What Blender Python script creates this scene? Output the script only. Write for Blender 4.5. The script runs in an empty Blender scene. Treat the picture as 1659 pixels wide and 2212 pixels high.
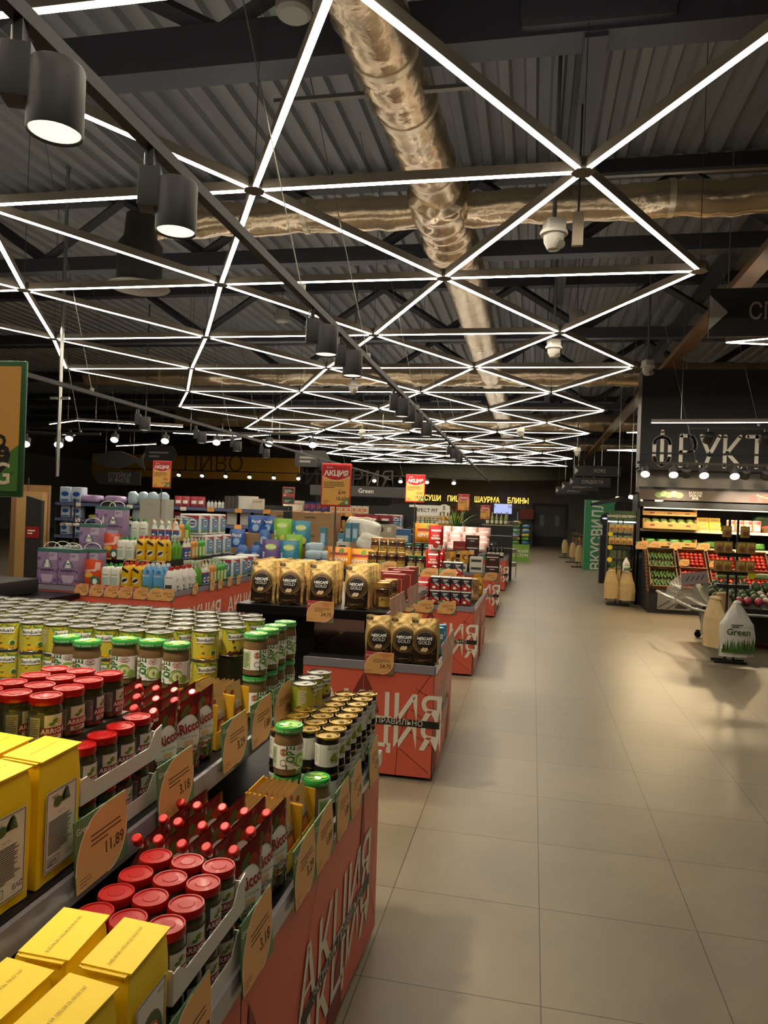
import bpy, bmesh, math, random
from mathutils import Vector, Matrix, Euler
RND = random.Random(11)
S = bpy.context.scene
COL = S.collection
PI = math.pi

# ---------------- camera, world, exposure, light levels ----------------
F, PITCH, YAW, ROLL, EYE = 1563.08, -.0005, .2034, .038, 1.5823
cam_d = bpy.data.cameras.new('camera'); cam = bpy.data.objects.new('camera', cam_d); COL.objects.link(cam)
cam_d.sensor_fit = 'VERTICAL'; cam_d.sensor_height = 24; cam_d.lens = F / 2212 * 24
cam_d.clip_start = .02; cam_d.clip_end = 200
fw = Vector((-math.sin(YAW) * math.cos(PITCH), math.cos(YAW) * math.cos(PITCH), math.sin(PITCH)))
rt0 = Vector((math.cos(YAW), math.sin(YAW), 0)); up0 = rt0.cross(fw)
rt = rt0 * math.cos(ROLL) + up0 * math.sin(ROLL); up = -rt0 * math.sin(ROLL) + up0 * math.cos(ROLL)
cam.matrix_world = Matrix(((rt.x, up.x, -fw.x, 0), (rt.y, up.y, -fw.y, 0), (rt.z, up.z, -fw.z, EYE), (0, 0, 0, 1)))
S.camera = cam
S.view_settings.view_transform = 'Standard'; S.view_settings.look = 'None'
S.view_settings.gamma = 1; S.view_settings.use_curve_mapping = False
S.view_settings.exposure = 0.8
S.cycles.use_denoising = True
S.cycles.max_bounces = 7; S.cycles.diffuse_bounces = 4; S.cycles.glossy_bounces = 3
S.cycles.transmission_bounces = 5; S.cycles.transparent_max_bounces = 8
S.cycles.sample_clamp_indirect = 6
S.cycles.caustics_reflective = False; S.cycles.caustics_refractive = False
W = bpy.data.worlds.new('world'); S.world = W; W.use_nodes = True
W.node_tree.nodes['Background'].inputs[0].default_value = (1, .9, .75, 1)
W.node_tree.nodes['Background'].inputs[1].default_value = .06
LED_WARM = (1, .885, .70)
LED_POWER = 16.0         # lattice diffusers
UP_COL, UP_POWER = (1, .96, .90), 3.6      # unseen upward strip added on each lattice bar to brighten the ceiling
STRIP_POWER = 14.0        # slim strips at the sides
SPOT_LENS = 6.0          # glowing reflectors of track spots
SPOT_W = 80              # watts of a neutral track spot
WARM = (1, .74, .42)
WARM_W = 70             # watts of a warm produce spot

# ---------------- helpers ----------------
def lin(h):
    h = h.lstrip('#'); o = []
    for i in (0, 2, 4):
        c = int(h[i:i + 2], 16) / 255
        o.append(c / 12.92 if c <= .04045 else ((c + .055) / 1.055) ** 2.4)
    return (*o, 1)
_M = {}
def mat(hexc, rough=.5, metal=0, emit=0, spec=.5, coat=0, noise=0, nscale=8, bump=0, bscale=40, alpha=1, trans=0, ecol=None, stretch=None):
    key = (hexc, rough, metal, emit, spec, coat, noise, nscale, bump, bscale, alpha, trans, ecol, stretch)
    if key in _M: return _M[key]
    m = bpy.data.materials.new('surface_' + hexc.lstrip('#')); m.use_nodes = True
    nt = m.node_tree; b = nt.nodes['Principled BSDF']; I = b.inputs
    I['Base Color'].default_value = lin(hexc); I['Roughness'].default_value = rough; I['Metallic'].default_value = metal
    I['Specular IOR Level'].default_value = spec; I['Coat Weight'].default_value = coat; I['Coat Roughness'].default_value = .06
    I['Alpha'].default_value = alpha; I['Transmission Weight'].default_value = trans
    if emit:
        I['Emission Color'].default_value = (*ecol, 1) if ecol else lin(hexc); I['Emission Strength'].default_value = emit
    if noise or bump:
        tc = nt.nodes.new('ShaderNodeTexCoord'); src = tc.outputs['Object']
        if stretch:
            mp = nt.nodes.new('ShaderNodeMapping'); mp.inputs['Scale'].default_value = stretch
            nt.links.new(src, mp.inputs[0]); src = mp.outputs[0]
    if noise:
        n = nt.nodes.new('ShaderNodeTexNoise'); n.inputs['Scale'].default_value = nscale; n.inputs['Detail'].default_value = 5
        nt.links.new(src, n.inputs['Vector'])
        r = nt.nodes.new('ShaderNodeMapRange'); r.inputs[1].default_value = .3; r.inputs[2].default_value = .7
        r.inputs[3].default_value = 1 - noise; r.inputs[4].default_value = 1 + noise
        nt.links.new(n.outputs['Fac'], r.inputs[0])
        x = nt.nodes.new('ShaderNodeVectorMath'); x.operation = 'SCALE'; x.inputs[0].default_value = lin(hexc)[:3]
        nt.links.new(r.outputs[0], x.inputs['Scale']); nt.links.new(x.outputs[0], I['Base Color'])
    if bump:
        n = nt.nodes.new('ShaderNodeTexNoise'); n.inputs['Scale'].default_value = bscale; n.inputs['Detail'].default_value = 3
        nt.links.new(src, n.inputs['Vector'])
        bp = nt.nodes.new('ShaderNodeBump'); bp.inputs['Strength'].default_value = bump; bp.inputs['Distance'].default_value = .02
        nt.links.new(n.outputs['Fac'], bp.inputs['Height']); nt.links.new(bp.outputs[0], I['Normal'])
    _M[key] = m
    return m
def glow(col, power, hexc='#ffffff'):
    return mat(hexc, .5, emit=power, ecol=tuple(col))
_T = {}
def text_geo(s, size, bold=0, sx=1, align='C'):
    k = (s, size, bold, sx, align)
    if k not in _T:
        cu = bpy.data.curves.new('lettering', 'FONT'); cu.body = s; cu.size = size; cu.resolution_u = 2 if size < .2 else 4
        cu.align_x = {'C': 'CENTER', 'L': 'LEFT', 'R': 'RIGHT'}[align]; cu.align_y = 'CENTER'; cu.offset = bold * size; cu.space_line = .85
        ob = bpy.data.objects.new('lettering', cu); me = bpy.data.meshes.new_from_object(ob)
        vs = [(v.co.x * sx, v.co.y, 0) for v in me.vertices]; fs = [tuple(p.vertices) for p in me.polygons]
        bpy.data.objects.remove(ob); bpy.data.meshes.remove(me); bpy.data.curves.remove(cu)
        _T[k] = (vs, fs)
    return _T[k]
def frame(o, right, up):
    r = Vector(right).normalized(); u = Vector(up).normalized(); n = r.cross(u)
    return Matrix(((r.x, u.x, n.x, o[0]), (r.y, u.y, n.y, o[1]), (r.z, u.z, n.z, o[2]), (0, 0, 0, 1)))
def wrapped(rad, z0=0, a0=0):     # flat lettering (x, y) bent round an upright cylinder; a0 = 0 faces -Y
    def fn(p):
        a = p[0] / rad + a0; r = rad + p[2]
        return (r * math.sin(a), -r * math.cos(a), z0 + p[1])
    return fn
class MB:
    def __init__(s): s.v = []; s.f = []; s.m = []; s.mats = []
    def mi(s, m):
        if m not in s.mats: s.mats.append(m)
        return s.mats.index(m)
    def add(s, vs, fs, m, M=None, fn=None):
        n = len(s.v); k = s.mi(m)
        for p in vs:
            if M is not None: p = M @ Vector(p)
            if fn: p = fn(p)
            s.v.append(tuple(p))
        for q in fs: s.f.append(tuple(i + n for i in q)); s.m.append(k)
        return s
    def box(s, c, d, m, rz=0, bev=0, M=None, taper=1):
        x, y, z = d[0] / 2, d[1] / 2, d[2] / 2; t = taper
        vs = [(-x, -y, -z), (x, -y, -z), (x, y, -z), (-x, y, -z), (-x * t, -y * t, z), (x * t, -y * t, z), (x * t, y * t, z), (-x * t, y * t, z)]
        fs = [(3, 2, 1, 0), (4, 5, 6, 7), (0, 1, 5, 4), (1, 2, 6, 5), (2, 3, 7, 6), (3, 0, 4, 7)]
        if bev:
            bm = bmesh.new(); bv = [bm.verts.new(p) for p in vs]
            for q in fs: bm.faces.new([bv[i] for i in q])
            bmesh.ops.bevel(bm, geom=bm.edges[:], offset=bev, segments=2, affect='EDGES', profile=.6)
            bm.verts.index_update(); vs = [tuple(v.co) for v in bm.verts]; fs = [tuple(v.index for v in f.verts) for f in bm.faces]; bm.free()
        L = Matrix.Translation(c) @ Matrix.Rotation(rz, 4, 'Z')
        return s.add(vs, fs, m, L if M is None else M @ L)
    def lathe(s, prof, m, n=20, c=(0, 0, 0), M=None, fn=None, sx=1, sy=1):
        vs = []; fs = []
        for r, z in prof:
            for i in range(n):
                a = 2 * PI * i / n; vs.append((c[0] + r * math.cos(a) * sx, c[1] + r * math.sin(a) * sy, c[2] + z))
        for k in range(len(prof) - 1):
            for i in range(n):
                j = (i + 1) % n; fs.append((k * n + i, k * n + j, (k + 1) * n + j, (k + 1) * n + i))
        if prof[0][0] > 1e-6: fs.append(tuple(reversed(range(n))))
        if prof[-1][0] > 1e-6: fs.append(tuple(range((len(prof) - 1) * n, len(prof) * n)))
        return s.add(vs, fs, m, M, fn)
    def cyl(s, a, b, r, m, n=10, r2=None):
        a = Vector(a); b = Vector(b); d = b - a
        q = d.to_track_quat('Z', 'Y').to_matrix().to_4x4(); q.translation = a
        return s.lathe([(r, 0), (r if r2 is None else r2, d.length)], m, n, M=q)
    def tube(s, pts, r, m, n=6):
        P = [Vector(p) for p in pts]; vs = []; fs = []
        for k, p in enumerate(P):
            d = (P[min(k + 1, len(P) - 1)] - P[max(k - 1, 0)]).normalized(); q = d.to_track_quat('Z', 'Y')
            rr = r[k] if isinstance(r, (list, tuple)) else r
            for i in range(n):
                a = 2 * PI * i / n; vs.append(tuple(p + q @ Vector((rr * math.cos(a), rr * math.sin(a), 0))))
        for k in range(len(P) - 1):
            for i in range(n):
                j = (i + 1) % n; fs.append((k * n + i, k * n + j, (k + 1) * n + j, (k + 1) * n + i))
        fs += [tuple(reversed(range(n))), tuple(range((len(P) - 1) * n, len(P) * n))]
        return s.add(vs, fs, m)
    def prism(s, poly, h, m, M=None, fn=None):
        n = len(poly); vs = [(x, y, 0) for x, y in poly] + [(x, y, h) for x, y in poly]
        fs = [tuple(reversed(range(n))), tuple(range(n, 2 * n))] + [(i, (i + 1) % n, n + (i + 1) % n, n + i) for i in range(n)]
        return s.add(vs, fs, m, M, fn)
    def poly(s, pts, m, M=None, fn=None, z=0):
        return s.add([(p[0], p[1], z if len(p) < 3 else p[2]) for p in pts], [tuple(range(len(pts)))], m, M, fn)
    def grid(s, fnuv, nu, nv, m, close=False):
        vs = [fnuv(i / nu, j / nv) for j in range(nv + 1) for i in range(nu + 1)]
        fs = [(j * (nu + 1) + i, j * (nu + 1) + i + 1, (j + 1) * (nu + 1) + i + 1, (j + 1) * (nu + 1) + i) for j in range(nv) for i in range(nu)]
        return s.add(vs, fs, m)
    def text(s, t, size, m, M=None, bold=0, sx=1, align='C', fn=None, at=(0, 0), z=.0006):
        vs, fs = text_geo(t, size, bold, sx, align)
        return s.add([(x + at[0], y + at[1], z) for x, y, _ in vs], fs, m, M, fn)
    def ball(s, c, r, m, n=12, k=8, M=None, fn=None):
        rx, ry, rz = r if isinstance(r, (tuple, list)) else (r, r, r)
        return s.lathe([(math.sin(PI * i / k) + (1e-7 if i in (0, k) else 0), -math.cos(PI * i / k)) for i in range(k + 1)], m, n,
                       M=(M if M is not None else Matrix()) @ Matrix.Translation(c) @ Matrix.Diagonal((rx, ry, rz, 1)), fn=fn)
    def build(s, name, parent=None, loc=(0, 0, 0), rz=0, ang=38, label=None):
        me = bpy.data.meshes.new(name); me.from_pydata(s.v, [], s.f)
        for m in s.mats: me.materials.append(m)
        me.polygons.foreach_set('material_index', s.m)
        if ang:
            me.shade_smooth(); me.set_sharp_from_angle(angle=math.radians(ang))
        me.update()
        o = bpy.data.objects.new(name, me); COL.objects.link(o); o.location = loc; o.rotation_euler = (0, 0, rz)
        if parent: o.parent = parent
        if label: o['label'] = label
        return o
def tag(o, label, cat, group=None):
    o['label'] = label; o['category'] = cat
    if group: o['group'] = group
    return o
def thing(name, label, cat, loc=(0, 0, 0), rz=0, group=None):
    o = bpy.data.objects.new(name, None); COL.objects.link(o); o.location = loc; o.rotation_euler = (0, 0, rz); o.empty_display_size = .05
    return tag(o, label, cat, group)
def struct(o): o['kind'] = 'structure'; return o
def dup(root, loc, rz=0, label=None, group=None, rot=None, sc=None):
    def cp(o, par):
        c = o.copy(); COL.objects.link(c); c.parent = par
        for ch in o.children: cp(ch, c)
        return c
    c = cp(root, None); c.location = loc; c.rotation_euler = rot if rot else (0, 0, rz)
    if sc: c.scale = (sc, sc, sc)
    if label: c['label'] = label
    if group: c['group'] = group
    return c
class Kind:                       # first call moves the built original, later calls copy it
    def __init__(s, root): s.root = root; s.used = False; s.root.hide_render = False
    def put(s, loc, rz=0, label=None, group=None, rot=None, sc=None):
        if s.used: return dup(s.root, loc, rz, label, group, rot, sc)
        s.used = True; o = s.root; o.location = loc; o.rotation_euler = rot if rot else (0, 0, rz)
        if sc: o.scale = (sc, sc, sc)
        if label: o['label'] = label
        if group: o['group'] = group
        return o
ORD = ['first', 'second', 'third', 'fourth', 'fifth', 'sixth', 'seventh', 'eighth', 'ninth', 'tenth', 'eleventh', 'twelfth', 'thirteenth', 'fourteenth', 'fifteenth', 'sixteenth', 'seventeenth', 'eighteenth', 'nineteenth', 'twentieth']
BLK = mat('#131313', .55); BLKG = mat('#101010', .25); WHT = mat('#e8e4da', .5); STEEL = mat('#b8b8b4', .3, 1); INK = mat('#1c1a18', .6)

# ---------------- the shell ----------------
XL, XR, YB, YF, ZC = -26., 11., -5., 43., 6.2
def floor_mat():
    m = bpy.data.materials.new('porcelain_tiles'); m.use_nodes = True; nt = m.node_tree; b = nt.nodes['Principled BSDF']
    tc = nt.nodes.new('ShaderNodeTexCoord'); mp = nt.nodes.new('ShaderNodeMapping'); mp.inputs['Location'].default_value = (-.083, -2.409, 0)
    br = nt.nodes.new('ShaderNodeTexBrick'); br.offset = 0; br.squash = 1
    for k, v in (('Scale', 1), ('Mortar Size', .0022), ('Mortar Smooth', .1), ('Bias', 0), ('Brick Width', .6), ('Row Height', .6)): br.inputs[k].default_value = v
    br.inputs['Color1'].default_value = lin('#766b57'); br.inputs['Color2'].default_value = lin('#706551'); br.inputs['Mortar'].default_value = lin('#3a3226')
    nt.links.new(tc.outputs['Object'], mp.inputs[0]); nt.links.new(mp.outputs[0], br.inputs['Vector'])
    n = nt.nodes.new('ShaderNodeTexNoise'); n.inputs['Scale'].default_value = 2.6; n.inputs['Detail'].default_value = 7; n.inputs['Roughness'].default_value = .62
    nt.links.new(tc.outputs['Object'], n.inputs['Vector'])
    r = nt.nodes.new('ShaderNodeMapRange'); r.inputs[1].default_value = .32; r.inputs[2].default_value = .68; r.inputs[3].default_value = .86; r.inputs[4].default_value = 1.12
    nt.links.new(n.outputs['Fac'], r.inputs[0])
    x = nt.nodes.new('ShaderNodeVectorMath'); x.operation = 'SCALE'; nt.links.new(br.outputs['Color'], x.inputs[0]); nt.links.new(r.outputs[0], x.inputs['Scale'])
    nt.links.new(x.outputs[0], b.inputs['Base Color'])
    r2 = nt.nodes.new('ShaderNodeMapRange'); r2.inputs[3].default_value = .30; r2.inputs[4].default_value = .46; nt.links.new(n.outputs['Fac'], r2.inputs[0])
    nt.links.new(r2.outputs[0], b.inputs['Roughness']); b.inputs['Specular IOR Level'].default_value = .45
    return m
f = MB(); f.box(((XL + XR) / 2, (YB + YF) / 2, -.1), (XR - XL, YF - YB, .2), floor_mat()); struct(f.build('floor'))
c = MB(); deck = mat('#8b8c8a', .5, .1, noise=.14, nscale=1.2, stretch=(3, .3, 1)); p = .28; prof = []
x = XL
while x < XR: prof += [(x, 0), (x + .10, 0), (x + .13, .07), (x + .25, .07)]; x += p
n = len(prof)
c.add([(a, YB, ZC + z) for a, z in prof] + [(a, YF, ZC + z) for a, z in prof], [(i, i + 1, n + i + 1, n + i) for i in range(n - 1)], deck)
struct(c.build('ceiling', ang=10))
DARKW = mat('#716d66', .6, noise=.1, nscale=2)
for nm, ce, d in (('wall_back', ((XL + XR) / 2, YF + .1, 3.1), (XR - XL, .2, 6.4)), ('wall_left', (XL - .1, (YB + YF) / 2, 3.1), (.2, YF - YB, 6.4)),
                  ('wall_right', (XR + .1, (YB + YF) / 2, 3.1), (.2, YF - YB, 6.4)), ('wall_front', ((XL + XR) / 2, YB - .1, 3.1), (XR - XL, .2, 6.4))):
    w = MB(); w.box(ce, d, DARKW if nm != 'wall_front' else mat('#6b6458', .6)); struct(w.build(nm))

# ---------------- steel, ducts ----------------
STL = mat('#3c3c42', .55, .1)
def truss(y, zb=5.0, x0=XL, x1=XR, ph=0, w=.2, hh=.2, step=2.6):
    t = MB(); t.box(((x0 + x1) / 2, y, zb + hh / 2), (x1 - x0, w, hh), STL); t.box(((x0 + x1) / 2, y, ZC - .1), (x1 - x0, w, .18), STL)
    r = tag(t.build('roof_truss'), '', 'roof truss', 'steel trusses across the roof')
    x = x0 + ph; k = 0
    while x < x1 - .2:
        a, b = ((x, y, zb + hh), (x + step / 2, y, ZC - .15)) if k % 2 == 0 else ((x, y, ZC - .15), (x + step / 2, y, zb + hh))
        if -9 < x < 8:
            q = MB(); q.cyl(a, b, .075, STL, 4); q.build('brace', r)
        x += step / 2; k += 1
    return r
for i, y in enumerate((5.35, 9.7, 14.2, 18.7, 23.4, 28.2, 33.4, 38.6)):
    truss(y, ph=.4 * i, w=.25 if i == 0 else .2, hh=.34 if i == 0 else .2)['label'] = '%s dark steel truss across the roof counting away from the viewer' % ORD[i]
q = MB(); q.box((.31, 5.28, 5.27), (1.1, .24, .5), STL, bev=.1); q.box((.31, 6.2, 5.02), (.16, 1.9, .1), STL)
tag(q.build('gusset_beam'), 'dark gusset plate and short beam bolted to the nearest roof truss', 'beam')
for i, (xx, zz) in enumerate(((2.85, 5.75), (-4.6, 5.75), (.31, 5.75))):
    q = MB(); q.box((xx, 19, zz), (.18, 46, .2), STL)
    tag(q.build('purlin_beam'), ['dark steel beam running along the right edge of the roof', 'dark steel beam running along the left side of the roof', 'dark steel beam running over the middle of the aisle'][i], 'beam', 'beams along the roof')
FOIL = mat('#cdb898', .24, .85, noise=.18, nscale=2.5, bump=.5, bscale=9)
TAPE = mat('#d8c8ac', .3, .7)
DUCT = thing('air_duct', 'crinkled foil air duct with cross branches under the roof', 'air duct', (-1.3, 8, 5))
def duct(path, r, name, seams=()):
    m = MB(); m.tube(path, r, FOIL, 22); o = m.build(name, DUCT); o.location = -DUCT.location
    d = (Vector(path[-1]) - Vector(path[0])).normalized()
    for t, rr in seams:
        s = MB(); k = min(range(len(path)), key=lambda q: abs((Vector(path[q]) - Vector(path[0])).dot(d) - t)); p = Vector(path[k]); rr = (r[k]) * 1.03; s.cyl(p - d * .03, p + d * .03, rr, TAPE, 22); o = s.build('tape_band', DUCT); o.location = -DUCT.location
zd = 5.0
pts = [(-1.33, 2.4, zd)]; rad = [.25]; y = 2.6; xa = -1.33
for i in range(60): pts.append((-1.33 + .012 * math.sin(i * 2.1) + i * .004, 2.6 + i * .083, zd + .006 * math.cos(i * 1.7))); rad.append(.25 + .006 * (i % 3) - .004 * (i % 2))
for i in range(36): pts.append((-1.13 + .02 * math.sin(i * .5), 7.58 + i * .055, zd - .02 - .02 * math.sin(i * .3))); rad.append(.315 + .02 * math.sin(i * 1.2))
for i in range(64): pts.append((-1.08 - .002 * i, 9.6 + i * .5, zd - .03 + .02 * math.sin(i * .5))); rad.append(.29 + .012 * (i % 2))
duct(pts, rad, 'main_pipe', seams=[(2.75, .262), (3.5, .275), (4.7, .28)])
TD = [(8.05, -4.75, 9.5, .185), (17.6, -12, 10.5, .27), (26.5, -14, 10.5, .3), (34.4, -14, 10.5, .3)]
for i, (y, x0, x1, r) in enumerate(TD):
    n = int((x1 - x0) / .12)
    duct([(x0 + (x1 - x0) * j / n, y + .015 * math.sin(j * .6), 4.98 + .01 * math.sin(j * .9)) for j in range(n + 1)], [r + .008 * math.sin(j * 2.3) + .004 * (j % 2) for j in range(n + 1)], 'branch_pipe',
         seams=[(t + .3 * i, r * 1.06) for t in range(2, int(x1 - x0), 4)])
# drop with a round disc diffuser at the left end of the first cross duct
r = thing('round_diffuser', 'round ceiling air diffuser hanging on a dark drop duct', 'air diffuser', (-4.68, 7.8, 4.12))
m = MB(); m.lathe([(.34, 0), (.36, .012), (.34, .03)], mat('#8d8478', .5), 28); m.build('disc', r)
m = MB(); m.lathe([(.26, .03), (.26, .5), (.19, .6), (.17, .86)], mat('#39372f', .5, .4), 20); m.build('drop_duct', r)

# ---------------- LED lattice ----------------
LZ, LDX, LDY, LY0 = 4.0, 2.5, 2.24, 5.18
LEDM = glow(LED_WARM, LED_POWER); UPM = glow(UP_COL, UP_POWER); ALU = mat('#8f867a', .5)
ROWY = {-3: -1.2, -2: .95, -1: 3.15, 0: 5.2, 1: 7.38, 2: 9.68, 3: 11.9, 4: 14.3, 5: 16.65, 6: 18.85, 7: 21.1, 8: 23.3, 9: 25.5}
def node(k, i): return Vector(((1.47 if k % 2 else .25) - min(2.58, 2.43 + .025 * max(k, 0)) * i, ROWY.get(k, 25.5 + 2.25 * (k - 9)), LZ))
bars = []
for k in range(-3, 14):
    nmax = 4 if k % 2 else 3
    for i in range(nmax): bars.append((node(k, i + 1), node(k, i)))
    if k < 13:
        for i in range(4):
            o, e = (k, k + 1) if k % 2 else (k + 1, k)
            bars.append((node(e, i), node(o, i))); bars.append((node(e, i), node(o, i + 1)))
for i in range(nmax): pass
def vis(b):
    m = (b[0] + b[1]) / 2 - Vector((0, 0, EYE)); d = m.dot(fw)
    return -1 / (d if d > 1.2 and m.y > 1.5 else 1e-3) if d > 0 else 1
bars.sort(key=lambda b: (b[0].y + b[1].y < 4.5, (b[0] + b[1]).length))
lat = thing('led_lattice_light', 'white LED light lattice of triangles hung under the roof', 'lattice light', (0, LY0, LZ))
def bar_geo(mh, md, L):
    mh.box((0, 0, .035), (L - .14, .045, .07), ALU); md.box((0, 0, -.003), (L - .15, .038, .006), LEDM); mh.add([(-L / 2 + .1, -.016, .0703), (L / 2 - .1, -.016, .0703), (L / 2 - .1, .016, .0703), (-L / 2 + .1, .016, .0703)], [(0, 1, 2, 3)], UPM)
LENS = {}
def bar_mesh(L):
    k = round(L, 1)
    if k not in LENS:
        a, b = MB(), MB(); bar_geo(a, b, L); o1 = a.build('led_bar', lat); o2 = b.build('diffuser', o1); LENS[k] = o1; return o1
    o = LENS[k].copy(); COL.objects.link(o); d = LENS[k].children[0].copy(); COL.objects.link(d); d.parent = o
    return o
rest_h, rest_d = MB(), MB()
for j, (a, b) in enumerate(bars):
    mid = (a + b) / 2; d = b - a; rz = math.atan2(d.y, d.x)
    if j < 98:
        o = bar_mesh(d.length); o.location = mid - Vector((0, LY0, LZ)); o.rotation_euler = (0, 0, rz)
    else:
        Mx = Matrix.Translation(mid - Vector((0, LY0, LZ))) @ Matrix.Rotation(rz, 4, 'Z')
        rest_h.box((0, 0, .035), (d.length - .14, .045, .07), ALU, M=Mx); rest_h.box((0, 0, -.003), (d.length - .15, .038, .006), LEDM, M=Mx); rest_h.add([(-d.length / 2 + .1, -.016, .0703), (d.length / 2 - .1, -.016, .0703), (d.length / 2 - .1, .016, .0703), (-d.length / 2 + .1, .016, .0703)], [(0, 1, 2, 3)], UPM, M=Mx)
rest_h.build('led_bar', lat)['kind'] = 'stuff'
k0 = None
for k in range(-1, 14):
    for i in range(5 if k % 2 else 4):
        p = node(k, i) - Vector((0, LY0, LZ))
        if k0 is None:
            m = MB(); m.prism([(.085 * math.cos(t * PI / 3), .085 * math.sin(t * PI / 3)) for t in range(6)], .085, mat('#6a645a', .45, .3)); k0 = m.build('connector', lat); k0.location = p + Vector((0, 0, -.008))
        elif k < 9:
            o = k0.copy(); COL.objects.link(o); o.location = p + Vector((0, 0, -.008))
w0 = None
for k in range(-1, 8):
    for i in range(5 if k % 2 else 4):
        p = node(k, i) - Vector((0, LY0, LZ))
        if abs(p.x + 1.15) < .6 or (k == 1 and i == 2): continue
        if w0 is None: m = MB(); m.cyl((0, 0, .07), (0, 0, 2.2), .004, mat('#55534c', .4, .6), 5); w0 = m.build('suspension_wire', lat); w0.location = p
        else: o = w0.copy(); COL.objects.link(o); o.location = p

# ---------------- track rails and spots ----------------
RAIL = mat('#1d1d1d', .55); SPOTB = mat('#262626', .5)
def rail(a, b, label, wires=()):
    r = thing('track_rail', label, 'lighting track', a); d = Vector(b) - Vector(a)
    q = MB(); Mx = Matrix.Rotation(math.atan2(d.y, d.x), 4, 'Z'); q.box((d.length / 2, 0, .022), (d.length, .04, .044), RAIL, M=Mx); q.build('track', r)
    for t in wires:
        q = MB(); p = Mx @ Vector((t, 0, 0)); q.cyl(p + Vector((0, 0, .04)), p + Vector((-.85, 0, 3.43)), .004, mat('#77756c', .4, .6), 5); q.box(p + Vector((0, 0, .06)), (.03, .03, .04), mat('#8a887e', .4, .6)); q.build('suspension_wire', r)
    return r
def make_spot(lens_power, col, watts, tilt=0, cone=75):
    r = thing('track_spotlight', '', 'spotlight', (0, 0, 0))
    m = MB(); m.box((0, 0, -.03), (.022, .05, .06), SPOTB); m.cyl((-.02, 0, -.06), (-.02, 0, -.01), .004, STEEL, 6); m.build('adapter', r)
    m = MB(); m.box((.0, .0, -.135), (.075, .075, .14), SPOTB, bev=.006); m.build('driver_box', r)
    m = MB(); m.lathe([(.066, -.10), (.07, -.108), (.07, -.27), (.0685, -.275), (.064, -.27), (.058, -.2)], SPOTB, 24, c=(.09, 0, 0)); h = m.build('housing', r)
    m = MB(); m.lathe([(.0635, -.268), (.045, -.21), (.03, -.20)], mat('#f2ead8', .3, emit=lens_power * .12, ecol=tuple(col)), 24, c=(.09, 0, 0))
    m.lathe([(.001, -.212), (.044, -.212)], glow(col, lens_power), 20, c=(.09, 0, 0)); m.build('reflector', r)
    ld = bpy.data.lights.new('lamp', 'SPOT'); ld.energy = watts; ld.color = col; ld.spot_size = math.radians(cone); ld.spot_blend = .7; ld.shadow_soft_size = .05
    lo = bpy.data.objects.new('lamp', ld); COL.objects.link(lo); lo.parent = r; lo.location = (.09, 0, -.285); lo.rotation_euler = (tilt, 0, 0)
    return r
RA = (-1.32, .6, 2.8); RB = (-1.61, 27, 2.8)
rail(RA, RB, 'long black lighting track hung over the left display islands', (3.4, 5.2, 8, 11, 14, 18, 22))
NEUT = (1, .88, .70)
SP = Kind(make_spot(SPOT_LENS, NEUT, SPOT_W))
def on_rail(y): return (RA[0] + (RB[0] - RA[0]) * (y - RA[1]) / (RB[1] - RA[1]), y, 2.8)
for i, y in enumerate((1.62, 2.28, 4.22, 4.9, 7.0, 7.45, 8.0, 8.8, 12.3, 13.3)):
    p = on_rail(y); SP.put((p[0], p[1], p[2]), PI * .12, '%s black track spotlight from the viewer on the long track' % ORD[i], 'spotlights on the long track')

# ---------------- printing helpers: flat art (x, y up, lift) mapped onto a surface by fn ----------------
from mathutils import noise as NZ
def flat(y0): return lambda p: (p[0], y0 - p[2], p[1])
def patch(mb, x0, x1, y0, y1, m, fn, nx=1, ny=1, lift=.0005):
    vs = [(x0 + (x1 - x0) * i / nx, y0 + (y1 - y0) * j / ny, lift) for j in range(ny + 1) for i in range(nx + 1)]
    fs = [(j * (nx + 1) + i, j * (nx + 1) + i + 1, (j + 1) * (nx + 1) + i + 1, (j + 1) * (nx + 1) + i) for j in range(ny) for i in range(nx)]
    mb.add(vs, fs, m, fn=fn)
def ring(mb, cx, cy, r0, r1, m, fn, n=20, k=1, lift=.0007, sy=1):
    vs = []; fs = []
    for j in range(k + 1):
        r = r0 + (r1 - r0) * j / k
        for i in range(n): vs.append((cx + r * math.cos(2 * PI * i / n), cy + sy * r * math.sin(2 * PI * i / n), lift))
    for j in range(k):
        for i in range(n): fs.append((j * n + i, (j + 1) * n + i, (j + 1) * n + (i + 1) % n, j * n + (i + 1) % n))
    mb.add(vs, fs, m, fn=fn)
def blob(mb, pts, m, fn, lift=.0007): mb.add([(x, y, lift) for x, y in pts], [tuple(range(len(pts)))], m, fn=fn)
def line(mb, pts, w, m, fn, lift=.0008):
    for (x0, y0), (x1, y1) in zip(pts, pts[1:]):
        d = math.hypot(x1 - x0, y1 - y0) or 1; a, b = -(y1 - y0) / d * w / 2, (x1 - x0) / d * w / 2
        mb.add([(x0 - a, y0 - b, lift), (x1 - a, y1 - b, lift), (x1 + a, y1 + b, lift), (x0 + a, y0 + b, lift)], [(0, 1, 2, 3)], m, fn=fn)
def word(mb, s, size, m, fn, at=(0, 0), bold=0, sx=1, rot=0, lift=.001, align='C'):
    vs, fs = text_geo(s, size, bold, sx, align); c, k = math.cos(rot), math.sin(rot)
    mb.add([(at[0] + x * c - y * k, at[1] + x * k + y * c, lift) for x, y, _ in vs], fs, m, fn=fn)
def textlines(mb, x0, x1, y0, y1, n, m, fn, h=.4, seed=1, lift=.0008):
    r = random.Random(seed); dy = (y1 - y0) / n
    for i in range(n): patch(mb, x0, x0 + (x1 - x0) * (r.uniform(.75, 1) if i < n - 1 else .5), y1 - (i + 1) * dy, y1 - (i + 1) * dy + dy * h, m, fn, nx=3, lift=lift)

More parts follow.
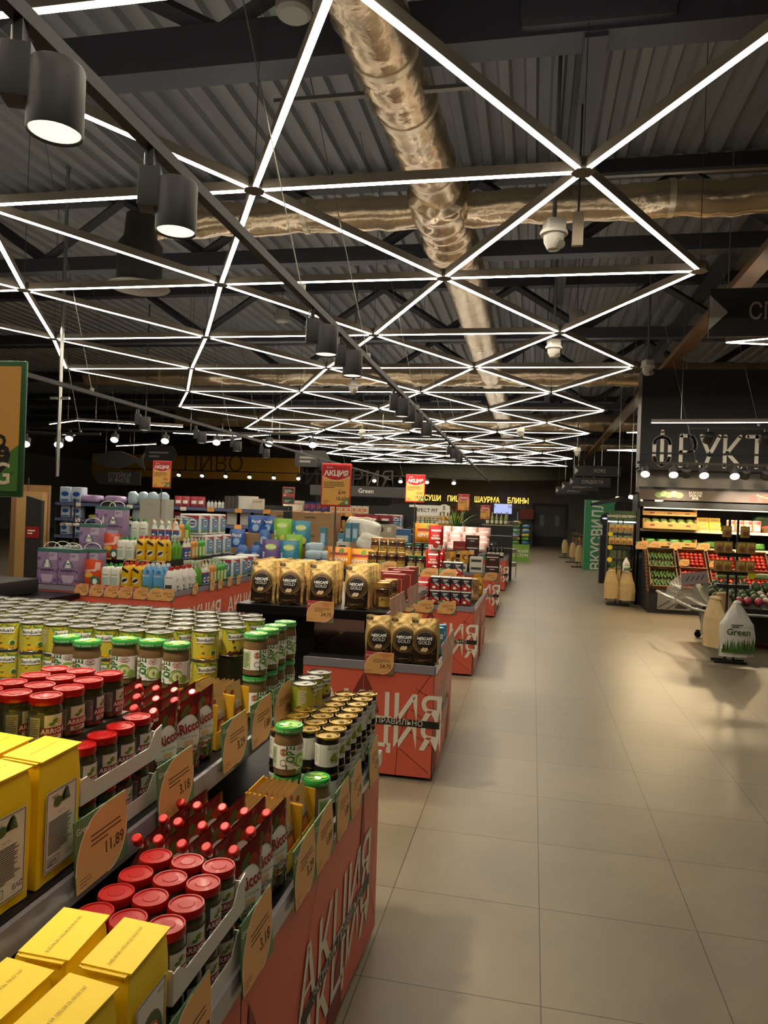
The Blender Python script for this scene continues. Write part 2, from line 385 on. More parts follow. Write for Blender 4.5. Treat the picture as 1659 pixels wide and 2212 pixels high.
# ---------------- price cards ----------------
CARD = mat('#dba362', .5); CGRN = mat('#5d7c52', .5); CRED = mat('#b8443f', .5); CREAM = mat('#e9dcc0', .5); CTXT = mat('#4a2f1c', .6)
_tags = {}
def price_card(kind, price, w=.17, h=.125):
    m = MB(); f = flat(0); g = CGRN if kind == 'green' else CRED
    m.box((0, .0015, h / 2), (w, .003, h), g)
    n = 8
    def arc(o): return [(-w / 2 + o + (w * .62 - o) * (i / n) ** 1.0, h * .30 + (h * .70) * math.sin(i / n * PI / 2)) for i in range(n + 1)]
    a = [(-w / 2 + w * .60 * (1 - math.cos(i / n * PI / 2)), h * .25 + h * .75 * math.sin(i / n * PI / 2)) for i in range(n + 1)]
    b = [(w / 2 - w * .42 * (1 - math.cos(i / n * PI / 2)), h * .62 - h * .62 * math.sin(i / n * PI / 2)) for i in range(n + 1)]
    blob(m, a + [(w / 2, h)] + b + [(-w / 2, 0)], CARD, f, .0004)
    line(m, a, .0035, CREAM, f, .0007); line(m, b, .003, CREAM, f, .0007)
    if g is CRED: blob(m, [(w / 2, 0), (w / 2, h * .3), (w * .38, h * .08), (w * .30, 0)], CGRN, f, .0006)
    word(m, 'Green', h * .13, CREAM, f, (-w * .35, h * .84), bold=.01)
    textlines(m, -w * .22, w * .42, h * .52, h * .72, 3, CTXT, f, .3, 5)
    word(m, price, h * .24, CTXT, f, (w * .22, h * .36), bold=.012)
    textlines(m, -w * .44, -w * .2, h * .06, h * .2, 3, CTXT, f, .2, 3)
    if g is CRED: word(m, 'ХОРОШАЯ\nЦЕНА', h * .11, CRED, f, (w * .22, h * .84), bold=.01)
    return m
def put_card(kind, price, loc, rz, label, group=None, tilt=0, w=.17, h=.125):
    k = (kind, price, w, h)
    if k not in _tags: o = price_card(kind, price, w, h).build('price_card'); _tags[k] = o
    else: o = _tags[k].copy(); COL.objects.link(o)
    o.location = loc; o.rotation_euler = (tilt, 0, rz); tag(o, label, 'price card', group)
    return o

# ---------------- display islands ----------------
RED = mat('#d6614a', .42, bump=.08, bscale=5, noise=.05, nscale=3); MAROON = mat('#7a2d26', .5); THIN = mat('#5a1d18', .5); LET = mat('#e4dccb', .5); BAND = mat('#1a1816', .5)
SHELF = mat('#100f12', .3, spec=.3); CLEAR = mat('#8b858c', .22, coat=.5); DECK = mat('#0d0c0c', .4, spec=.22)
def skirt(L, h, words=(), leaves=(), lines=(), band='ЭКОНОМЬ ПРАВИЛЬНО', seed=0, dy=0):
    # printed banner: x along, z up, facing -Y
    m = MB(); n = 24
    def wave(p): return (p[0], .006 * math.sin(p[0] * 5 + seed) * (1 - p[1] / h) - p[2], p[1])
    vs = []; nx, ny = 26, 8
    patch(m, -L / 2, L / 2, 0, h, RED, wave, nx, ny, 0); m.box((0, .012, h / 2), (L, .004, h), RED)
    for x, y0, w, y1, lean in leaves:
        pts = [(x - w / 2, y0)] + [(x - w / 2 + (w / 2 + lean) * t, y0 + (y1 - y0) * t ** .7) for t in (.3, .6, .85, 1)] + [(x + w / 2 - (w / 2 - lean) * t, y0 + (y1 - y0) * t ** .7) for t in (.85, .6, .3)] + [(x + w / 2, y0)]
        blob(m, pts, MAROON, wave, .002); line(m, [(x, y0), (x + lean, y1)], .003, RED, wave, .0028)
    for pts in lines: line(m, pts, .0035, THIN, wave, .002)
    for x, s, k in words:
        word(m, 'АКЦИЯ', s, LET, wave, (x, h * .62 + dy), bold=.014, sx=k, lift=.0032); word(m, 'АКЦИЯ', s, LET, wave, (x, h * .37 + dy), bold=.014, sx=k, lift=.0032)
        hw = s * 1.62 * k
        patch(m, x - hw, x + hw, h * .47 + dy, h * .535 + dy, BAND, wave, 12, 1, .0042); word(m, band, s * .2, LET, wave, (x, h * .503 + dy), sx=k, lift=.0052)
    return m
def island(label, x1, x0, y0, y1, zl=.68, zu=None, xu=None, xul=None, yu=None, front=True, side=None, frontspec=None, split=None):
    # x1 aisle edge, x0 far edge; lower deck zl; upper deck zu from xul to xu
    r = thing('display_island', label, 'display stand', ((x0 + x1) / 2, (y0 + y1) / 2, 0)); ox, oy = (x0 + x1) / 2, (y0 + y1) / 2
    def P(mb, nm, **k):
        o = mb.build(nm, r, **k); o.location = Vector(o.location) - Vector((ox, oy, 0)); return o
    m = MB(); m.box((ox, oy, zl / 2), (x1 - x0 - .06, y1 - y0 - .06, zl - .06), BLK); P(m, 'base')
    m = MB(); m.box((ox, oy, zl - .02), (x1 - x0 - .01, y1 - y0 - .01, .04), DECK); P(m, 'lower_deck')
    h = zl - .05
    if side:
        for (a, b, spec) in side:
            o = skirt(b - a - .004, h, **spec).build('skirt_banner', r); o.location = (x1 + .002 - ox, (a + b) / 2 - oy, .02); o.rotation_euler = (0, 0, PI / 2)
    if front:
        o = skirt(x1 - x0, h, **(frontspec or {})).build('skirt_banner', r); o.location = (0, y0 - .004 - oy, .02)
    m = MB(); m.box((x1 + .004, oy, zl - .022), (.012, y1 - y0, .05), CLEAR); P(m, 'price_rail')
    m = MB(); m.box((ox, y0 - .004, zl - .022), (x1 - x0, .012, .05), CLEAR if side else SHELF); P(m, 'price_rail')
    if zu:
        ya, yb = yu; m = MB(); m.box(((xu + xul) / 2, (ya + yb) / 2, zu - .025), (xu - xul, yb - ya, .05), SHELF, bev=.004); P(m, 'upper_deck')
        if xul < x0 - .1: m = MB(); m.box(((xul + .08 + x0 - .02) / 2, (ya + yb) / 2 + .06, (zu - .06) / 2), (x0 - .02 - xul - .08, yb - ya - .14, zu - .06), BLKG); P(m, 'cabinet_body')
        m = MB(); m.box((xu - .16, (ya + yb) / 2, (zl + zu) / 2 - .025), (.02, yb - ya - .3, zu - zl - .05), BLKG); P(m, 'riser_panel')
        m = MB(); m.box((xul + .05, (ya + yb) / 2, zu / 2 - .03), (.03, yb - ya - .1, zu - .06), BLK); P(m, 'back_panel')
        m = MB(); m.box((xu + .006, (ya + yb) / 2, zu - .03), (.012, yb - ya, .055), CLEAR); P(m, 'price_rail')
        m = MB(); m.box(((xu + xul) / 2, ya - .006, zu - .03), (xu - xul, .012, .055), SHELF); P(m, 'price_rail')
    return r
A = 'АКЦИЯ'
island('nearest promotional display island with red skirt, full of canned vegetables and pesto', -.535, -1.7, -.2, 2.68, .68, .88, -.83, -2.75, (-.2, 2.62), front=False,
       side=[(-.2, 1.36, dict(words=[(-.1, .24, 1)])), (1.36, 2.68, dict(words=[(.13, .24, 1.0)], dy=-.065, leaves=[(-.52, 0, .26, .55, -.1), (.1, 0, .2, .28, .12), (.4, .3, .08, .62, .0)], seed=1,
             lines=[[(-.1, .62), (-.3, .3)], [(.62, .5), (.55, .2), (.64, .05)], [(.5, .08), (.64, .2)]]))])
FS = dict(words=[(-.02 + .1, .225, 1)], leaves=[(-.02, .36, .2, .6, 0)], lines=[[(.39, .62), (.26, .42), (.2, .2), (.19, 0)], [(.3, .52), (.4, .47)], [(.27, .4), (.4, .31)], [(.24, .28), (.4, .19)], [(.21, .16), (.39, .03)]])
SS = dict(words=[(0, .2, .82)], leaves=[(-.42, 0, .16, .4, .05), (.3, 0, .14, .3, .1)])
island('second promotional display island, stacked with gold coffee pouches', -.535, -1.34, 4.24, 5.24, .68, .962, -.862, -1.84, (4.37, 6.1), side=[(4.24, 5.24, SS)], frontspec=FS)
island('third promotional display island, stacked with coffee tins and red coffee bags', -.535, -1.34, 7.12, 9.05, .68, .95, -.84, -1.9, (7.35, 9.0), side=[(7.12, 8.1, SS), (8.1, 9.05, SS)], frontspec=FS)
island('fourth promotional display island, with brown boxes and yellow packets', -.535, -1.34, 11.4, 13.4, .68, .95, -.84, -1.9, (11.6, 13.3), side=[(11.4, 12.4, SS), (12.4, 13.4, SS)], frontspec=dict(words=[(.1, .225, 1)], lines=FS['lines']))
island('fifth promotional display island, behind the brown boxes along the aisle', -.535, -1.34, 15.6, 17.6, .68, .95, -.84, -1.9, (15.8, 17.5), side=[(15.6, 16.6, SS), (16.6, 17.6, SS)], frontspec=dict(words=[(.1, .225, 1)]))

# ---------------- products of the nearest island ----------------
def lid_geo(mb, z, r, m, h=.012, rib=True):
    mb.lathe([(r * .98, z), (r, z + .002), (r, z + h * .75), (r * .95, z + h), (r * .86, z + h), (r * .82, z + h - .002), (r * .45, z + h - .0015), (r * .42, z + h - .0005), (1e-6, z + h - .0005)], m, 28)
LIDR = mat('#990f0b', .26, coat=.15, spec=.35); PESTO = mat('#39371c', .12, coat=.6, noise=.35, nscale=60); PLAB = mat('#c9c6b4', .45); NAVY = mat('#3a3f45', .4); CRIM = mat('#8c1f22', .4); LEAFG = mat('#5a7a2e', .5)
GREYT = mat('#8b8778', .5)
def pesto_jar():
    r = thing('pesto_jar', '', 'jar'); R, H = .0325, .098
    m = MB(); m.lathe([(R * .9, 0), (R, .004), (R, .070), (R * .97, .078), (R * .86, .086)], PESTO, 28); m.build('glass_body', r)
    m = MB(); lid_geo(m, .083, .0325, LIDR, .015); m.build('lid', r)
    m = MB(); f = wrapped(R + .0004)
    patch(m, -.052, .048, .012, .066, NAVY, f, 14); patch(m, -.016, .022, .014, .064, PLAB, f, 8, lift=.0009); patch(m, -.046, -.024, .016, .060, GREYT, f, 5, lift=.0009)
    textlines(m, -.045, -.026, .018, .058, 9, NAVY, f, .4, 2, .0013); textlines(m, -.01, .018, .016, .022, 2, INK, f, .5, 4, .0014)
    ring(m, -.002, .046, .0, .006, LEAFG, f, 10, lift=.0014, sy=.6); ring(m, .006, .052, 0, .007, LEAFG, f, 10, lift=.0014, sy=.7); ring(m, .013, .05, 0, .005, mat('#d8b06a', .5), f, 10, lift=.0014)
    pts = [(.021 * math.cos(t * PI / 8), .032 + .0085 * math.sin(t * PI / 8)) for t in range(16)]
    patch(m, -.02, .026, .0235, .0395, CRIM, f, 10, 1, .0016); word(m, 'ARRIGHI', .0135, WHT, f, (.003, .0315), bold=.02, sx=.95, lift=.0022)
    m.build('label', r)
    return r
PJ = Kind(pesto_jar()); JR = PI / 2 - .45
def jitter(a): return RND.uniform(-a, a)
for c, x in enumerate((-.572, -.640, -.708)):
    for i in range(4):
        for lay in range(2):
            if lay == 0 and c > 0: continue
            y = 1.112 + .0695 * i
            PJ.put((x + jitter(.002), y + jitter(.002), .684 + .1 * lay), JR + jitter(.25) if c == 0 else jitter(3),
                   'red-lidded pesto jar, lower shelf, %s from the flour bags, %s row from aisle%s' % (ORD[i], ORD[c], ', bottom layer' if lay == 0 else ''), 'pesto jars on the lower shelf')
for c, (x, y0, n, lays) in enumerate(((-.888, 1.325, 4, (0, 1)), (-.958, 1.31, 4, (2,)), (-1.028, 1.31, 4, (2,)), (-1.098, 1.31, 4, (2,)))):
    for i in range(n):
        for lay in lays:
            PJ.put((x + jitter(.003), y0 + .073 * i + jitter(.003), .884 + .1 * lay), JR + .2 + jitter(.35),
                   'red-lidded pesto jar, upper shelf, %s from the flour bags, %s row from aisle%s' % (ORD[i], ORD[c], ', bottom layer' if lay == 0 and c == 0 else ''), 'pesto jars on the upper shelf')
TRAY = mat('#cfc9bb', .5)
def tray(label, x0, x1, y0, y1, z, hw=.035):
    r = thing('shelf_tray', label, 'cardboard tray', ((x0 + x1) / 2, (y0 + y1) / 2, z)); m = MB(); cx, cy = (x1 - x0) / 2, (y1 - y0) / 2
    m.box((0, 0, .001), (x1 - x0, y1 - y0, .002), TRAY); m.build('floor_sheet', r)
    M2 = frame((cx, 0, 0), (0, 1, 0), (0, 0, 1)); m = MB()
    m.prism([(-cy, 0), (cy, 0), (cy, hw * 2.1), (cy - .03, hw * 1.9), (cy - .055, hw), (-cy + .045, hw), (-cy + .02, hw * 1.5), (-cy, hw * 1.5)], .0025, TRAY, M=M2); m.build('front_wall', r)
    for s in (-1, 1):
        m = MB(); m.box((0, s * cy, hw * .8), (x1 - x0, .0025, hw * 1.6), TRAY); m.build('side_wall', r)
tray('white cardboard tray round the top layer of pesto jars on the lower shelf', -.75, -.536, 1.068, 1.36, .780)
tray('white cardboard tray round the bottom layer of pesto jars on the lower shelf', -.75, -.536, 1.068, 1.36, .6815)
tray('white cardboard tray round the top layer of pesto jars on the upper shelf', -1.15, -.849, 1.272, 1.585, .982)
tray('white cardboard tray round the bottom layer of pesto jars on the upper shelf', -1.15, -.849, 1.272, 1.585, .8815)
m = MB(); m.box((-1.03, 1.43, .985), (.2, .29, .195), mat('#4a4435', .6)); tag(m.build('carton'), 'brown carton hidden behind the front pesto jars of the upper shelf', 'carton')

# flour
YEL = mat('#f0cb1c', .5, bump=.12, bscale=14); YEL2 = mat('#e6bd16', .5); LBL = mat('#d8d2c0', .5); DGRN = mat('#3f5a2c', .5)
def flour_bag():
    r = thing('flour_bag', '', 'bag of flour'); w, d, h = .124, .086, .225; m = MB()
    def side(u, v):
        a = u * 4; k = int(a) % 4; t = a - int(a); c = [(-1, -1), (1, -1), (1, 1), (-1, 1)]; p, q = c[k], c[(k + 1) % 4]
        x, y = p[0] + (q[0] - p[0]) * t, p[1] + (q[1] - p[1]) * t; b = 1 + .06 * math.sin(PI * v) * math.sin(PI * t) + .045 * NZ.noise((x * 2.5, y * 2.5, v * 5))
        s = 1 if v < .93 else 1 - (v - .93) * .9
        return (x * w / 2 * b * s * .985, y * d / 2 * b * s * .985, v * h + (.006 * NZ.noise((x, y, 3)) if v > .9 else 0))
    m.grid(side, 40, 16, YEL); m.box((0, 0, h - .001), (w * .92, d * .9, .006), YEL); m.box((0, 0, .002), (w * .95, d * .95, .003), YEL)
    m.build('paper_bag', r)
    m = MB(); M1 = Matrix.Translation((0, -.006, h + .006)) @ Matrix.Rotation(.06, 4, 'X'); m.box((0, 0, 0), (w * .97, d * .93, .003), YEL, M=M1)
    m.box((-.007, 0, -.004), (w * .97, d * .8, .0025), YEL2, M=M1 @ Matrix.Rotation(.03, 4, 'Y')); m.add([(-w * .49, -d * .44, -.001), (-w * .49, d * .44, -.001), (-w * .40, 0, -.03)], [(0, 1, 2)], YEL2, M=M1); m.box((-w * .475, 0, -.008), (.003, d * .62, .016), YEL2, M=M1)
    word(m, '0 02.04.24 1/02.04.25 03:27 М7', .0075, mat('#7a6410', .6), lambda p: tuple(M1 @ Vector((p[0], p[1], .0018 + p[2]))), (-.005, .0), rot=.0)
    m.build('folded_top', r)
    m = MB(); f = flat(-d / 2 * 1.085)
    patch(m, -.046, .046, .02, .168, LBL, f, 1, 1, .001); line(m, [(-.043, .165), (.043, .165), (.043, .023), (-.043, .023), (-.043, .165)], .0013, INK, f, .0016)
    return r, m, f
def flour_a():
    r, m, f = flour_bag()
    for k in range(9): line(m, [(-.004, .141), (.004 + .024 * math.cos(.5 + k * .12), .148 + .014 * math.sin(-.6 + k * .4))], .004, DGRN, f, .0018)
    ring(m, -.012, .143, 0, .012, DGRN, f, 14, lift=.0019, sy=.8)
    for k in range(4): line(m, [(-.014, .145), (-.03 + .006 * k, .158)], .0012, DGRN, f, .0018)
    word(m, 'ПАСТА', .006, INK, f, (0, .121)); textlines(m, -.037, .037, .052, .115, 17, INK, f, .42, 7, .0018); word(m, 'ЕАС', .013, INK, f, (.03, .037), bold=.02)
    ring(m, .008, .037, .005, .0065, INK, f, 16); line(m, [(-.037, .044), (-.004, .044), (-.004, .03), (-.037, .03), (-.037, .044)], .001, INK, f, .0018); textlines(m, -.035, -.007, .031, .042, 3, INK, f, .4, 3, .0018)
    m.build('label', r); return r
def flour_b():
    r, m, f = flour_bag(); A0 = (0, .085)
    for rr, mm, dz in ((.040, mat('#7d5a2a', .5), 0), (.038, DGRN, .0004), (.028, mat('#c5632e', .5), .0008), (.025, mat('#e7d6a0', .5), .0012)):
        blob(m, [(rr * math.cos(t * PI / 14), A0[1] + rr * 1.25 * math.sin(t * PI / 14)) for t in range(15)], mm, f, .0014 + dz)
    for k in range(4): line(m, [(0, .108), (.011 * math.cos(k * PI / 2 + .7), .108 + .011 * math.sin(k * PI / 2 + .7))], .003, INK, f, .0030)
    blob(m, [(-.004, .088), (.004, .088), (.002, .108), (-.002, .108)], INK, f, .0029)
    ring(m, .016, .093, 0, .008, mat('#d9b43a', .5), f, 12, lift=.0029)
    patch(m, -.042, .042, .062, .086, CRIM, f, 1, 1, .0031); word(m, 'МАКFА', .025, WHT, f, (0, .072), bold=.03, lift=.0036); word(m, '2 кг', .014, INK, f, (-.028, .035), bold=.01, lift=.0019)
    word(m, 'Мука', .008, CRIM, f, (.03, .152), bold=.02); textlines(m, -.01, .036, .028, .048, 4, INK, f, .4, 8, .0018)
    m.build('label', r); return r
FA, FB = Kind(flour_a()), Kind(flour_b())
zf = .682
for K, loc, rz, lb in (
    (FB, (-.582, .998, zf), PI / 2 + .03, 'yellow flour bag on the lower shelf with its logo turned to the aisle'),
    (FB, (-.584, .852, zf), PI / 2 - .04, 'yellow flour bag on the lower shelf at the very bottom of the picture'),
    (FB, (-.688, 1.0, zf), PI / 2 + .08, 'yellow flour bag behind the one with the logo, against the red-lidded jars'),
    (FB, (-.69, .86, zf), PI / 2 - .03, 'yellow flour bag in the back corner of the lower shelf, at the lower left edge'),
    (FA, (-.888, 1.203, .882), PI / 2 + .02, 'tall yellow flour bag on the upper shelf, printed label facing out beside pesto jars'),
    (FA, (-.892, 1.066, .882), PI / 2 - .04, 'yellow flour bag on the upper shelf cut by the left edge of the picture'),
    (FA, (-.985, 1.19, .884), PI / 2 + .03, 'yellow flour bag in the second row of the upper shelf, folded top only in view'),
    (FA, (-.99, 1.05, .884), PI / 2, 'yellow flour bag in the second row of the upper shelf nearest the viewer')):
    K.put(loc, rz, lb, 'yellow flour bags')

# tomato pouches
TOM = mat('#5e1c14', .2, coat=.4, noise=.3, nscale=34); LTOM = mat('#dcd7c8', .3, coat=.3); DPIC = mat('#2c3a18', .2, coat=.4); REDC = mat('#c4231f', .3); CHUNK = mat('#a3332a', .25); CHG = mat('#4c5f26', .3)
def pouch_fn(w, h, T, top=.0):
    def b(x, z): return T * max(0, 1 - abs(2 * x / w) ** 3) ** .8 * max(0, 1 - max(0, (z / h - .25) / .75) ** 1.6) * (1 if z > .012 else .6 + .4 * z / .012) + .0012
    return b
def ricco():
    r = thing('tomato_pouch', '', 'pouch'); w, h = .102, .2; b = pouch_fn(w, h, .021); m = MB()
    def mp(x, z):      # cut left shoulder for the spout, peak at the right
        t = max(0, z - .66 * h) / (.34 * h); L = -w / 2 + .42 * w * t; u = x / w + .5
        return (L + (w / 2 - .04 * w * t - L) * u, z - .018 * t * (1 - u))
    def P3(x, z, s, e=0): q = mp(x, z); return (q[0], s * (b(x, z) + e), q[1])
    for s in (-1, 1): m.grid(lambda u, v, s=s: P3((u - .5) * w, v * h, s), 12, 18, TOM)
    m.build('pouch', r)
    f = lambda p: P3(p[0], p[1], -1, p[2]); m = MB(); rr = random.Random(4)
    patch(m, -w / 2, w / 2, .0, .05, DPIC, f, 10, 5, .0006)
    for k in range(30): ring(m, rr.uniform(-.043, .043), rr.uniform(.006, .052), 0, rr.uniform(.005, .009), (CHUNK, CHG, CHUNK, LEAFG)[k % 4], f, 7, lift=.001 + k * .00004)
    for k in range(9): ring(m, rr.uniform(-.02, .045), rr.uniform(.15, .185), 0, rr.uniform(.009, .014), (mat('#7d2216', .22, coat=.4), mat('#93331f', .22, coat=.4), mat('#46521f', .3))[k % 3], f, 10, 2, lift=.0008 + .00006 * k)
    ring(m, 0, .095, .0, .040, LTOM, f, 30, 5, .0018, sy=1.4)
    line(m, [(.040 * math.cos(t * PI / 15), .095 + .056 * math.sin(t * PI / 15)) for t in range(31)], .0016, mat('#8a8a80', .4), f, .0022)
    word(m, 'Ricco', .036, CRIM, f, (.004, .117), bold=.03, sx=.8, rot=.14, lift=.004); word(m, 'Mr.', .011, CRIM, f, (-.029, .106), bold=.02, lift=.004)
    word(m, '100% ТОМАТЫ', .0075, INK, f, (0, .092), lift=.004); word(m, 'ТОМАТНЫЙ', .0145, INK, f, (0, .064), bold=.02, sx=.88, lift=.004)
    patch(m, -.014, .014, .073, .084, mat('#caa877', .5), f, 3, 2, .0032)
    m.build('label', r)
    m = MB(); q = Matrix.Translation((-.026, -.001, .176)) @ Matrix.Rotation(-.62, 4, 'Y') @ Matrix.Rotation(.25, 4, 'X'); m.lathe([(.006, -.014), (.006, .004)], WHT, 12, M=q); m.lathe([(.0105, .004), (.0112, .008), (.0105, .022), (.008, .024), (1e-6, .024)], REDC, 18, M=q); m.build('cap', r)
    return r
RP = Kind(ricco())
def block(K, xs, ys, z, rz, fmt, group, jz=.06, dzf=None, skip=()):
    for c, x in enumerate(xs):
        for i, y in enumerate(ys):
            if (c, i) in skip: continue
            K.put((x + jitter(.004), y + jitter(.005), z), rz + jitter(jz), fmt % (ORD[i], ORD[c]), group)
block(RP, (-.572, -.627, -.682, -.737, -.785), (1.435, 1.53, 1.625), .682, 1.2, 'tomato pouch with red cap, lower shelf, %s file past the jars, %s from aisle', 'tomato paste pouches on the lower shelf', .1)
block(RP, (-.88, -.935, -.99, -1.045, -1.10), (1.66, 1.757, 1.854), .882, 1.2, 'tomato pouch with red cap, upper shelf, %s file past the jars, %s from aisle', 'tomato paste pouches on the upper shelf', .1)

# sachets in yellow cartons
SBOX = mat('#c9971f', .5); SACH = mat('#b9955a', .35, coat=.2); SACB = mat('#8c6a33', .5); SPIC = mat('#6d2a1c', .4)
def sachet():
    r = thing('seasoning_sachet', '', 'sachet'); w, h = .105, .15; b = pouch_fn(w, h, .0045); m = MB()
    for s in (-1, 1): m.grid(lambda u, v, s=s: ((u - .5) * w, s * b((u - .5) * w, v * h), v * h), 6, 6, SACH)
    m.build('packet', r); f = lambda p: (p[0], -b(p[0], p[1]) - p[2], p[1]); m = MB()
    patch(m, -.05, .05, .0, .085, SPIC, f, 5, 4, .0006); ring(m, -.02, .125, 0, .018, mat('#d9b13a', .4), f, 14, lift=.0012, sy=.55); ring(m, -.02, .125, 0, .015, CRIM, f, 14, lift=.0016, sy=.5)
    word(m, 'НА\nВТОРОЕ', .017, LTOM, f, (.005, .085), bold=.02, lift=.0018); ring(m, .01, .035, 0, .028, mat('#b8692b', .4), f, 12, lift=.0012); ring(m, -.02, .03, 0, .012, LEAFG, f, 10, lift=.0014)
    m.build('print', r); return r
SA = Kind(sachet())
def carton(label, x, y, z, d, w, h, rz=PI / 2):
    r = thing('display_carton', label, 'carton', (x, y, z), rz); m = MB(); m.box((0, 0, .001), (w, d, .002), SBOX); m.build('bottom', r)
    for s in (-1, 1):
        m = MB(); m.prism([(-d / 2, 0), (d / 2, 0), (d / 2, h * .97), (-d / 2, h * .86)], .002, SBOX, M=frame((s * w / 2, 0, 0), (0, 1, 0), (0, 0, 1))); m.build('side', r)
    m = MB(); m.box((0, d / 2, h / 2), (w, .002, h), SBOX); m.build('back', r); m = MB(); m.box((0, -d / 2, h * .17), (w, .002, h * .34), SBOX); m.build('front', r)
for (x, y, z, lv) in ((-.935, 1.985, .882, 'upper'), (-.935, 2.105, .882, 'upper'), (-.635, 1.745, .682, 'lower'), (-.635, 1.865, .682, 'lower')):
    nb = 'next to the tomato pouches' if y in (1.985, 1.745) else 'next to the puree jars'
    carton('yellow open carton of seasoning sachets on the %s shelf, %s' % (lv, nb), x, y, z, .15, .112, .15)
    for k in range(7):
        SA.put((x + .064 - .0165 * k, y + jitter(.003), z + .004), 0, 'seasoning sachet in the %s shelf carton %s, %s from the front' % (lv, nb, ORD[k]), 'seasoning sachets', rot=(-.16 + jitter(.02), 0, PI / 2 + jitter(.012)))

# apple puree jars
LIDG = mat('#2f8a36', .3, coat=.3); PUREE = mat('#6d5637', .15, coat=.6, noise=.12, nscale=20); APPLE = mat('#7fa33a', .4); APL2 = mat('#d9dba8', .5)
def puree():
    r = thing('puree_jar', '', 'jar'); R, H = .041, .14; m = MB()
    m.lathe([(R * .88, 0), (R, .006), (R, .094), (R * .97, .104), (R * .93, .112), (R * .9, .122)], PUREE, 30); m.build('glass_body', r)
    m = MB(); lid_geo(m, .119, .0405, LIDG, .019); f0 = wrapped(.0408); word(m, 'БУДЬ ЗДОРОВ   БУДЬ ЗДОРОВ   БУДЬ ЗДОРОВ', .0068, WHT, f0, (0, .127), lift=.0004)
    for k in range(5): ring(m, .02 * math.cos(k * 1.3), .02 * math.sin(k * 1.3), 0, .011, APPLE, lambda p: (p[0], p[1], .1378 + p[2]), 12, lift=.0004)
    ring(m, -.012, .004, 0, .013, WHT, lambda p: (p[0], p[1], .1378 + p[2]), 14, lift=.0008, sy=.6); m.build('lid', r)
    m = MB(); f = wrapped(R + .0004); patch(m, -.082, .07, .022, .088, WHT, f, 26)
    ring(m, -.028, .07, 0, .0105, mat('#a5673a', .5), f, 14); ring(m, -.028, .04, 0, .0095, mat('#3b4434', .5), f, 14); ring(m, -.028, .04, 0, .0075, WHT, f, 12, lift=.0011)
    word(m, 'ПЮРЕ', .031, mat('#2f7a2c', .5), f, (-.006, .054), bold=.04, rot=PI / 2, sx=.74)
    ring(m, .024, .079, 0, .0145, CRIM, f, 18, sy=.55); ring(m, .024, .079, 0, .0132, WHT, f, 18, lift=.001, sy=.5); word(m, 'АВС', .0095, CRIM, f, (.024, .0785), bold=.03, lift=.0016)
    ring(m, .022, .045, 0, .02, APPLE, f, 18, 2); ring(m, .026, .043, 0, .0145, APL2, f, 16, 2, .0012); ring(m, .026, .043, 0, .004, APPLE, f, 10, lift=.0016, sy=1.7); ring(m, .045, .036, 0, .012, APPLE, f, 14, 2, .0012)
    textlines(m, .058, .069, .026, .084, 14, INK, f, .4, 3); patch(m, -.08, -.05, .026, .084, mat('#a9b98a', .5), f, 5, 1, .001); textlines(m, -.078, -.052, .03, .08, 10, DGRN, f, .4, 3, .0014)
    m.build('label', r); return r
PU = Kind(puree())
for i, y in enumerate((2.29, 2.385, 2.475, 2.57)):
    for lay in (1, 0):
        PU.put((-.893 + .004 * (i % 2), y, .882 + .14 * lay), PI / 2 - .55 + jitter(.2), 'green-lidded puree jar at the aisle edge of the upper shelf, %s along, %s layer' % (ORD[i], ('bottom', 'top')[lay]), 'puree jars at the aisle edge')
for i, (x, y) in enumerate(((-1.40, 2.0), (-1.305, 1.965), (-1.225, 2.04), (-1.135, 2.045), (-1.045, 2.03))):
    for lay in (1, 0):
        PU.put((x, y, .882 + .14 * lay), -.2 + jitter(.5), 'green-lidded puree jar between red-lidded jars and cans, %s from left%s' % (ORD[i], ', bottom layer' if not lay else ''), 'puree jars in front of the cans')
for lay in (0, 1): PU.put((-.665, 1.99, .682 + .14 * lay), PI / 2 - .9, 'green-lidded puree jar on the lower shelf in front of the olive tins, %s layer' % ('bottom', 'top')[lay], 'puree jars on the lower shelf')
PU.put((-.578, 1.99, .682), PI / 2 + .9, 'single green-lidded puree jar at the aisle edge of the lower shelf', 'puree jars on the lower shelf')

